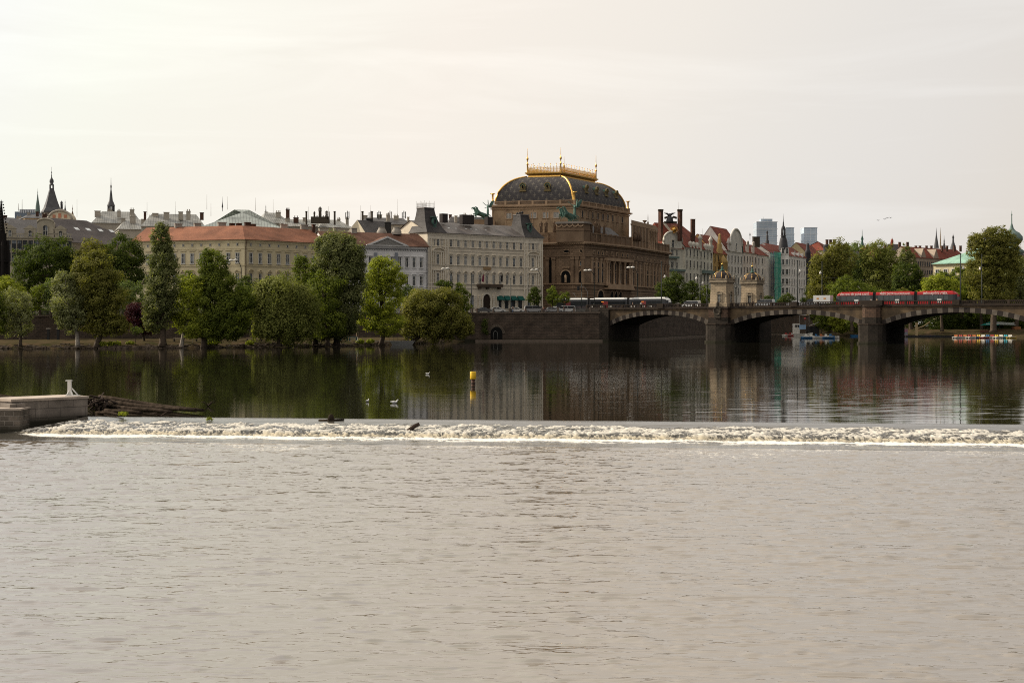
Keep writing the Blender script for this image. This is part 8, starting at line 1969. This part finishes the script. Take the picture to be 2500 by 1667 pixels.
# yellow marker post
D = CH * FPX / (940 - HY); x = wx(1155, D); k = D / FPX; t = thing('marker_post', 'dark post with bright yellow cylindrical cap standing in the calm water', 'marker post', (x, D, 0))
b = MB(); b.lathe([(.17, -1.2), (.17, 14 * k), (.15, 14 * k)], (x, D, 0), 14); b.build('post', mat('rusty_post', (.09, .045, .03), .7), t)
b = MB(); b.lathe([(.05, 14.5 * k), (7.2 * k, 15 * k), (7.4 * k, 15.5 * k), (7.4 * k, 32.5 * k), (6.8 * k, 33 * k), (.01, 33 * k)], (x, D, 0), 20); b.build('yellow_cap', mat('marker_yellow', (.80, .50, .03), .5, ns=4), t)
b = MB(); b.lathe([(.185, 3 * k), (.185, 5.5 * k)], (x, D, 0), 14); b.build('post_band', M_dark, t)
# gulls
def gull(px, py, lab, s=1.0, rz=0.0):
    D = CH * FPX / (py - HY); x = wx(px, D); t = thing('gull', lab, 'gull', (x, D, 0), 'white gulls resting on the calm water')
    f = frame(x, D, rz, 0); V = [(0, 0, .07), (.14, 0, .09), (-.16, 0, .1), (-.3, 0, .13), (.2, 0, .2), (.23, 0, .26), (.31, 0, .25)]
    skin_figure('bird_body', [tuple(c * s for c in v) for v in V], [(0, 1), (0, 2), (2, 3), (1, 4), (4, 5), (5, 6)], [r * s for r in (.1, .08, .07, .02, .045, .05, .012)], mat('white_plumage', (.75, .74, .72), .8), t, (x, D, 0), rz)
    b = MB(); b.ball(f((.0, 0, .12 * s)), .1 * s, 7, 0, .5); b.build('grey_wing', mat('grey_plumage', (.35, .35, .36), .8), t)
gull(1044, 913.5, 'gull swimming with a faint wake above the reflected white palace', .8); gull(897, 981, 'small gull facing the camera left of the brightest one', .8, 1.2); gull(963, 984.5, 'brightest white gull with a small wake near the weir', .95, .2)
# far birds in the sky
for i, (px, py) in enumerate(((2166, 533), (2174, 532.5), (2160, 536), (2144, 539))):
    D = 420; x = wx(px, D); z = wz(py, D); b = MB(); b.tube([(x - .5, D, z + .1), (x - .2, D, z + .22), (x, D, z), (x + .2, D, z + .22), (x + .5, D, z + .1)], [.02, .05, .09, .05, .02], 4)
    tag(b.build('flying_bird', M_dark), 'tiny dark bird flying in the distant sky above the island trees', 'bird', 'distant birds in flight')
# ------------------------------------------------------------------ boats and quay clutter on the right
WDIST = lambda py: CH * FPX / (py - HY)
def pedalo(px, D, lab, c, a, seat, s=1.0):
    x = wx(px, D); t = thing('pedal_boat', lab, 'pedal boat', (x, D, 0), 'moored pedal boats for hire'); f = frame(x, D, a, 0)
    for y in (-.6, .6):
        b = MB(); rows = []
        for xx, w_, zt_ in ((-1.7, .12, .45), (-1.3, .3, .5), (1.0, .3, .5), (1.7, .08, .62)): rows.append([f((xx * s, (y - w_) * s, .42 * s)), f((xx * s, y * s, -.1)), f((xx * s, (y + w_) * s, .42 * s)), f((xx * s, y * s, zt_ * s))])
        b.grid(rows, 0, True, False); b.face(rows[0]); b.face(rows[-1]); b.build('hull', c, t)
    b = MB(); b.box(-1.2 * s, 1.1 * s, -.85 * s, .85 * s, .42 * s, .56 * s, 0, f); b.build('deck', M_wht, t)
    for y in (-.4, .4): b = MB(); b.box(-.5 * s, .1 * s, (y - .28) * s, (y + .28) * s, .56 * s, .75 * s, 0, f); b.box(-.6 * s, -.45 * s, (y - .28) * s, (y + .28) * s, .6 * s, 1.15 * s, 0, f); b.build('seat', seat, t)
cR, cB, cO, cY, cT = mat('boat_red', (.30, .05, .045), .5), mat('boat_blue', (.03, .12, .26), .5), mat('boat_orange', (.38, .13, .05), .5), mat('boat_yellow', (.55, .38, .06), .4), mat('boat_turquoise', (.04, .30, .38), .4)
D = WDIST(825.5)
seq = [(2337, M_wht, cO), (2348, M_wht, cR), (2359, M_wht, cO), (2370, M_wht, cR), (2381, cB, cO), (2392, M_wht, cY), (2403, cR, M_wht), (2414, M_wht, cB), (2425, M_wht, cR), (2436, M_wht, cY), (2447, cT, M_wht), (2458, M_wht, cT), (2469, cY, M_wht)]
nmC = {M_wht.name: 'white', 'boat_red': 'red', 'boat_blue': 'blue', 'boat_orange': 'orange', 'boat_yellow': 'yellow', 'boat_turquoise': 'turquoise'}
ordn = ['leftmost', 'second', 'third', 'fourth', 'fifth', 'sixth', 'seventh', 'eighth', 'ninth', 'tenth', 'eleventh', 'twelfth', 'rightmost']
for i, (px, c, s_) in enumerate(seq): pedalo(px, D + (i % 3) * 1.6, '%s-hulled pedal boat with %s seats, %s in the row under the third arch' % (nmC[c.name], nmC[s_.name], ordn[i]), c, .5, s_)
D = WDIST(826)
for i, (px, c, s_) in enumerate(((1972, cB, M_wht), (1984, cB, M_wht), (1997, M_wht, cB), (2009, cB, cO), (2021, cB, M_wht), (2032, M_wht, cB))): pedalo(px, D + (i % 2) * 1.5, '%s-hulled pedal boat, %s of the blue and white group under the second arch' % (nmC[c.name], ['first', 'second', 'third', 'fourth', 'fifth', 'last'][i]), c, .15, s_, 1.25)
D = 545; x = wx(1953, D); t = thing('cabin_boat', 'small white cabin boat with blue wheelhouse seen through the second arch', 'boat', (x, D, 0)); f = frame(x, D, .1, 0)
b = MB(); rows = []
for xx, w_, zt_ in ((-3.5, .9, 1.2), (-2, 1.2, 1.0), (3, 1.2, .9), (5, .3, 1.3)): rows.append([f((xx, -w_, zt_)), f((xx, -w_ * .7, -.2)), f((xx, w_ * .7, -.2)), f((xx, w_, zt_))])
b.grid(rows, 0, True, False); b.face(rows[0]); b.face(rows[-1]); b.build('hull', M_wht, t)
b = MB(); b.box(-2.6, -.4, -1, 1, .9, 4.8, 0, f); b.build('cabin', M_wht, t); b = MB(); b.box(-.6, 2.0, -1.05, 1, 2.6, 4.3, 0, f); b.build('wheelhouse', mat('pale_blue_paint', (.25, .38, .55), .6), t)
for xx in (-2.2, -1.3): b = MB(); b.box(xx, xx + .7, -1.04, -1, 3.4, 4.3, 0, f); b.build('cabin_window', M_glassd, t)
b = MB()
for xx in (-.2, 3.6): b.tube([f((xx, 0, 1)), f((xx, 0, 8.2))], .07, 5)
b.tube([f((2.2, 0, 1)), f((2.0, 0, 6.5))], .06, 5); b.tube([f((5.5, 0, 4.2)), f((7.4, 0, 5.4))], .1, 5); b.build('mast', mat('pale_iron', (.2, .2, .19), .6), t)
b = MB(); b.ball(f((2.0, 0, 6.6)), .5, 8); b.build('red_signal_ball', cR, t)
for i, (px, c) in enumerate(((1922, M_wht), (1932, cR), (1941, cR))): pedalo(px, 545, '%s little boat, %s of three left of the white cabin boat' % (nmC[c.name], ['leftmost', 'middle', 'right one'][i]), c, .3, cR, 1.1)
D = 548; t = thing('jetty_canopy', 'dark jetty hut with pale slanted awning behind the blue pedal boats', 'hut', (*pl(1985, D), 0)); b = MB(); b.box(wx(1974, D), wx(2000, D), D, D + 4, .3, 3.6); b.build('hut_wall', M_dark, t); b = MB(); b.hexa([pt(1975, 796, D - 1), pt(1990, 790, D - 1), pt(1990, 790, D + 3), pt(1975, 796, D + 3), pt(1975, 795, D - 1), pt(1990, 789, D - 1), pt(1990, 789, D + 3), pt(1975, 795, D + 3)]); b.build('awning', M_wht, t)
t = thing('blue_punt', 'small flat blue boat by the second pier', 'boat', (*pl(2092, 530), 0)); f = frame(*pl(2094, 530), .1); b = MB(); b.hexa([f(p) for p in ((-2.5, -.6, -.1), (2.5, -.6, -.1), (2.5, .6, -.1), (-2.5, .6, -.1), (-3, -.8, .6), (3, -.8, .6), (3, .8, .6), (-3, .8, .6))]); b.build('hull', cB, t)
t = thing('blue_punt', 'long low blue boat under the third arch, left part', 'boat', (*pl(2270, 520), 0)); f = frame(*pl(2268, 520), .0); b = MB(); b.hexa([f(p) for p in ((-3.2, -.6, -.1), (3.2, -.6, -.1), (3.2, .6, -.1), (-3.2, .6, -.1), (-3.6, -.8, .5), (3.6, -.8, .5), (3.6, .8, .5), (-3.6, .8, .5))]); b.build('hull', mat('dark_blue_paint', (.02, .04, .16), .5), t)
D = 518; t = thing('riverside_bar', 'floating bar with dark green tent roof, string lights and wooden counter', 'kiosk', (*pl(2440, D), 0))
b = MB(); b.box(wx(2388, D), wx(2500, D), D, D + 9, -.3, .7); b.build('pontoon', M_dark, t)
b = MB(); c0 = pt(2392, 794, D); c1 = pt(2441, 794, D); ap = pt(2416, 785.5, D + 4)
for a, c in ((c0, c1), (c1, pt(2441, 794, D + 8)), (pt(2441, 794, D + 8), pt(2392, 794, D + 8)), (pt(2392, 794, D + 8), c0)): b.face([a, c, ap])
b.build('green_tent_roof', mat('bottle_green_canvas', (.01, .13, .11), .7), t)
b = MB(); b.hexa([pt(2428, 792, D + 1), pt(2480, 794, D + 1), pt(2480, 794, D + 8), pt(2424, 785, D + 8), pt(2428, 791, D + 1), pt(2480, 793, D + 1), pt(2478, 788, D + 8), pt(2424, 784.5, D + 8)]); b.build('grey_canopy', mat('pale_grey_canvas', (.36, .38, .36), .7), t)
b = MB(); b.box(wx(2392, D), wx(2474, D), D - .2, D, wz(812, D), wz(806, D)); b.build('counter_panel', mat('brown_slats', (.14, .06, .04), .8), t)
b = MB(); b.box(wx(2478, D), wx(2492, D), D - .2, D + 4, .5, wz(797, D)); b.build('wooden_door', mat('orange_wood', (.28, .12, .05), .7), t)
b = MB(); 
for px in (2393, 2412, 2430, 2441, 2473): b.tube([pt(px, 820, D), pt(px, 794, D)], .07, 5)
b.build('tent_pole', M_pole, t)
b = MB(); b.box(wx(2461, D), wx(2470, D), D - .27, D - .21, wz(811, D), wz(808, D)); b.build('white_sign_panel', mat('white_panel', (.7, .7, .68), .5), t)
b = MB(); b.box(wx(2411, D), wx(2420, D), D + 1.5, D + 1.6, wz(791.5, D), wz(789.5, D)); b.build('tent_emblem', mat('white_panel', (.7, .7, .68), .5), t)
D = 525; b = MB(); b.box(wx(2236, D), wx(2241, D), D, D + .8, .2, wz(788, D)); tag(b.build('pale_pillar', mat('ochre_pillar', (.48, .36, .20), .9)), 'pale ochre pillar standing under the third arch', 'pillar')
b = MB(); b.tube([pt(2241, 801, D), pt(2255, 796, D), pt(2270, 786, D)], .22, 5); tag(b.build('curved_ochre_handrail', MATS['ochre_pillar']), 'curved ochre ramp rail rising from the pillar', 'rail')
b = MB(); b.box(wx(2190, D), wx(2222, D), D + 3, D + 4, .3, wz(803, D) ); tag(b.build('graffiti_wall', mat('painted_graffiti', (.16, .28, .30), .9, (.30, .10, .16), ns=1.2)), 'low wall with colourful graffiti under the third arch beside the pier', 'wall')
b = MB(); b.box(wx(2212, 516), wx(2390, 516), 516, 518, -.3, .45); tag(b.build('mooring_pontoon', M_dark), 'dark low pontoon along the island bank under the third arch', 'pontoon')
# far concrete bridge
D0_, D1_ = 900, 880; t = thing('far_road_bridge', 'flat grey arched road bridge seen under the second arch', 'bridge', (*pl(1900, D0_), 0)); F = Face(pl(1860, 905), pl(2300, 870)); b = MB(); b.box(0, F.L, 0, 12, 8.4, 9.8, 0, F.fr)
for s in range(3):
    a = s * F.L / 3; w_ = F.L / 3
    for k in range(14):
        u0, u1 = a + w_ * k / 14, a + w_ * (k + 1) / 14; h0, h1 = (9.0 - 5.2 * (2 * (k / 14) - 1) ** 2 * .8), (9.0 - 5.2 * (2 * ((k + 1) / 14) - 1) ** 2 * .8)
        b.hexa([F.P(u0, 0, h0 - .9), F.P(u1, 0, h1 - .9), F.P(u1, 12, h1 - .9), F.P(u0, 12, h0 - .9), F.P(u0, 0, min(h0, 8.5)), F.P(u1, 0, min(h1, 8.5)), F.P(u1, 12, min(h1, 8.5)), F.P(u0, 12, min(h0, 8.5))])
    b.box(a - 2, a + 2, 0, 12, -1, 8.4, 0, F.fr)
b.build('bridge_structure', mat('grey_concrete', (.22, .21, .20), .9), t)
# ------------------------------------------------------------------ left bank furniture
def parasol(px, D, zb, lab):
    x = wx(px, D); t = thing('closed_parasol', lab, 'parasol', (x, D, zb), 'closed parasols on the bank terrace'); b = MB(); b.lathe([(.3, 0), (.3, .08), (.04, .1), (.04, 2.9)], (x, D, zb), 7); b.build('pole', M_wht, t); b = MB(); b.lathe([(.22, 1.0), (.26, 1.6), (.14, 2.7), (.01, 3.0)], (x, D, zb), 8); b.build('folded_canopy', mat('tan_canvas', (.36, .26, .17), .85), t)
for px, lab in ((805, 'closed tan parasol left of the largest tree trunk'), (855, 'closed tan parasol between the two big tree trunks'), (873, 'tallest closed tan parasol on the terrace')): parasol(px, 318 if px != 873 else 322, 1.2, lab)
mt_ = mat('table_top_pale', (.42, .33, .25), .6)
def table(px, D, zb, lab, m=None):
    x = wx(px, D); t = thing('terrace_table', lab, 'table', (x, D, zb), 'tables and benches on the bank terrace'); b = MB(); b.box(x - .9, x + .9, D - .45, D + .45, zb + .7, zb + .78); b.build('table_top', m or mt_, t)
    for sx in (-.75, .75): b = MB(); b.box(x + sx - .05, x + sx + .05, D - .4, D + .4, zb, zb + .7); b.build('leg', M_dark, t)
    for sy in (-.85, .85): b = MB(); b.box(x - .9, x + .9, D + sy - .15, D + sy + .15, zb + .42, zb + .48); b.box(x - .8, x - .7, D + sy - .1, D + sy + .1, zb, zb + .42); b.box(x + .7, x + .8, D + sy - .1, D + sy + .1, zb, zb + .42); b.build('bench', m or mt_, t)
for px, lab in ((434, 'terrace table just left of the birch trunk'), (488, 'terrace table right of the birch trunk'), (612, 'leftmost terrace table of four near the willow'), (628, 'second terrace table near the willow'), (646, 'third terrace table near the willow trunk'), (661, 'terrace table directly left of the willow trunk'), (707, 'pale terrace table right of the willow trunk'), (722, 'last terrace table right of the willow')): table(px, 312, 1.25, lab)
table(840, 322, 1.2, 'turquoise table near the closed parasols', cT); table(862, 324, 1.2, 'turquoise table below the tallest parasol', cT)
for px, D, lab in ((470, 303, 'white swing or sign post right of the birch'), (526, 306, 'thin white post under the tall dark tree'), (570, 306, 'white forked post under the second dark tree'), (760, 312, 'white post left of the largest tree')):
    b = MB(); x = wx(px, D); b.tube([(x, D, 1), (x, D, 3.4)], .06, 5); b.tube([(x - .3, D, 3.4), (x, D, 2.8), (x + .3, D, 3.4)], .05, 5); tag(b.build('white_post', M_wht), lab, 'post', 'white posts on the bank')
D = 336; t = thing('mooring_pontoon_boat', 'grey flat pontoon with railing moored below the light yellow-green tree', 'pontoon', (*pl(985, D), 0)); f = frame(*pl(982, D), .1); b = MB(); b.hexa([f(p) for p in ((-2.2, -1, -.2), (2.2, -1, -.2), (2.2, 1, -.2), (-2.2, 1, -.2), (-2.9, -1, .9), (2.9, -1, .9), (2.9, 1, .9), (-2.9, 1, .9))]); b.build('hull', mat('grey_hull', (.22, .22, .22), .6), t)
b = MB(); b.box(-6.5, 2.6, -.9, 1, .92, 1.0, 0, f)
for k in range(7): b.box(-3.0 + k * .9, -2.95 + k * .9, -.9, -.85, 1, 2.0, 0, f)
b.box(-3, 2.5, -.9, -.86, 1.95, 2.0, 0, f); b.build('deck_railing', mat('grey_iron_rail', (.12, .115, .11), .6), t)
D = 318; x = wx(128, D); t = thing('dark_gate_posts', 'two dark gate posts with pale caps against the embankment wall', 'gate', (x, D, 1)); 
for px in (118, 142): b = MB(); xx = wx(px, D); b.box(xx - .25, xx + .25, D - .2, D + .2, 1, wz(803, D)); b.build('post', M_dark, t); b = MB(); b.box(xx - .4, xx + .4, D - .3, D + .3, wz(803, D), wz(801, D)); b.build('cap', M_chim, t)
# people
M_skin = mat('skin', (.45, .28, .20), .6)
def person(px, D, z, lab, top, leg, rz, pose='stand', h=1.75):
    x = wx(px, D); t = thing('person', lab, 'person', (x, D, z)); 
    human('figure', M_skin, t, (x, D, z), rz, h, pose); s = h / 1.75; f = frame(x, D, rz, z)
    b = MB(); b.lathe([(.18 * s, .86 * s), (.19 * s, 1.1 * s), (.22 * s, 1.36 * s), (.1 * s, 1.5 * s)], (x, D, z), 8, sy=.7); b.build('jacket', top, t)
    for sx in (-1, 1): b = MB(); d = (.26 * .45 * (1 if sx < 0 else -1)) if pose == 'walk' else 0; b.tube([f((sx * .09 * s, 0, .92 * s)), f((sx * .1 * s, d, .5 * s)), f((sx * .1 * s, d * 1.7, .1 * s))], [.12 * s, .09 * s, .07 * s], 7); b.build('trouser_leg', leg, t)
    b = MB(); b.ball((x, D, z + 1.7 * s), .11 * s, 7); b.build('hair', mat('dark_hair', (.03, .02, .015), .8), t)
cl1, cl2, cl3, cl4 = mat('blue_cloth', (.05, .09, .20), .9), mat('dark_cloth', (.02, .02, .025), .9), mat('white_cloth', (.6, .58, .55), .9), mat('red_cloth', (.30, .04, .04), .9)
person(76, 333, 7.0, 'person in blue walking on the embankment at far left between the trees', cl1, cl2, 1.2, 'walk')
person(1377, 402, 8.1, 'person in dark clothes on the quay pavement before the white van', cl2, cl2, .3)
person(1327, 402, 8.1, 'person in red top walking by the silver van on the quay', cl4, cl2, 1.4, 'walk')
person(1252, 401, 8.1, 'person standing behind the quay railing between two white cars', cl2, cl1, 2.2)
def pbr(px, v, lab, a, c, rz, pose='stand'): u = uline(v, px); p = P(u, v); person(px, p[1], zdeck(u), lab, a, c, rz, pose)
pbr(1565, 1.5, 'person in white leaning at the bridge balustrade before the black tram', cl3, cl2, 0); pbr(1545, 1.6, 'person in dark clothes walking along the bridge before the black tram', cl2, cl2, 1.3, 'walk')
pbr(2127, 1.2, 'person in white shirt on the bridge above the second pier, left one', cl3, cl2, .3); pbr(2141, 1.2, 'person with pale clothes on the bridge above the second pier, right one', mat('tan_cloth', (.42, .30, .15), .9), cl2, .8); pbr(1838, 2.5, 'person in dark clothes between the two white minivans', cl2, cl2, .2)
# park undergrowth behind the embankment, left
b = MB(); Fh = Face(QUAY[1], QUAY[2])
V, T, _ = crown_mesh([(Fh.P(u, 4.5, 0)[0], Fh.P(u, 4.5, 0)[1], 7.6, 3.2, 1.4, 1.3) for u in np.arange(2, 60, 4)], 201, .3, .4); h_ = leafobj('hedge', V, T, LEAF['dark'], None, (0, 0, 0)); tag(h_, 'low dark hedge along the embankment walk at the left', 'hedge', kind='stuff')
V, T, _ = crown_mesh([(wx(px, D), D, 1.0, .9, .6, .45) for px, D in ((270, 294), (285, 295), (318, 297), (250, 293), (508, 303), (525, 304), (700, 313), (905, 331), (1010, 352), (880, 327), (610, 308))], 202, .22, .4, rmin=.2); h_ = leafobj('bank_weeds', V, T, LEAF['bright'], None, (0, 0, 0)); tag(h_, 'bright green weeds growing along the edge of the bank', 'weeds', kind='stuff')
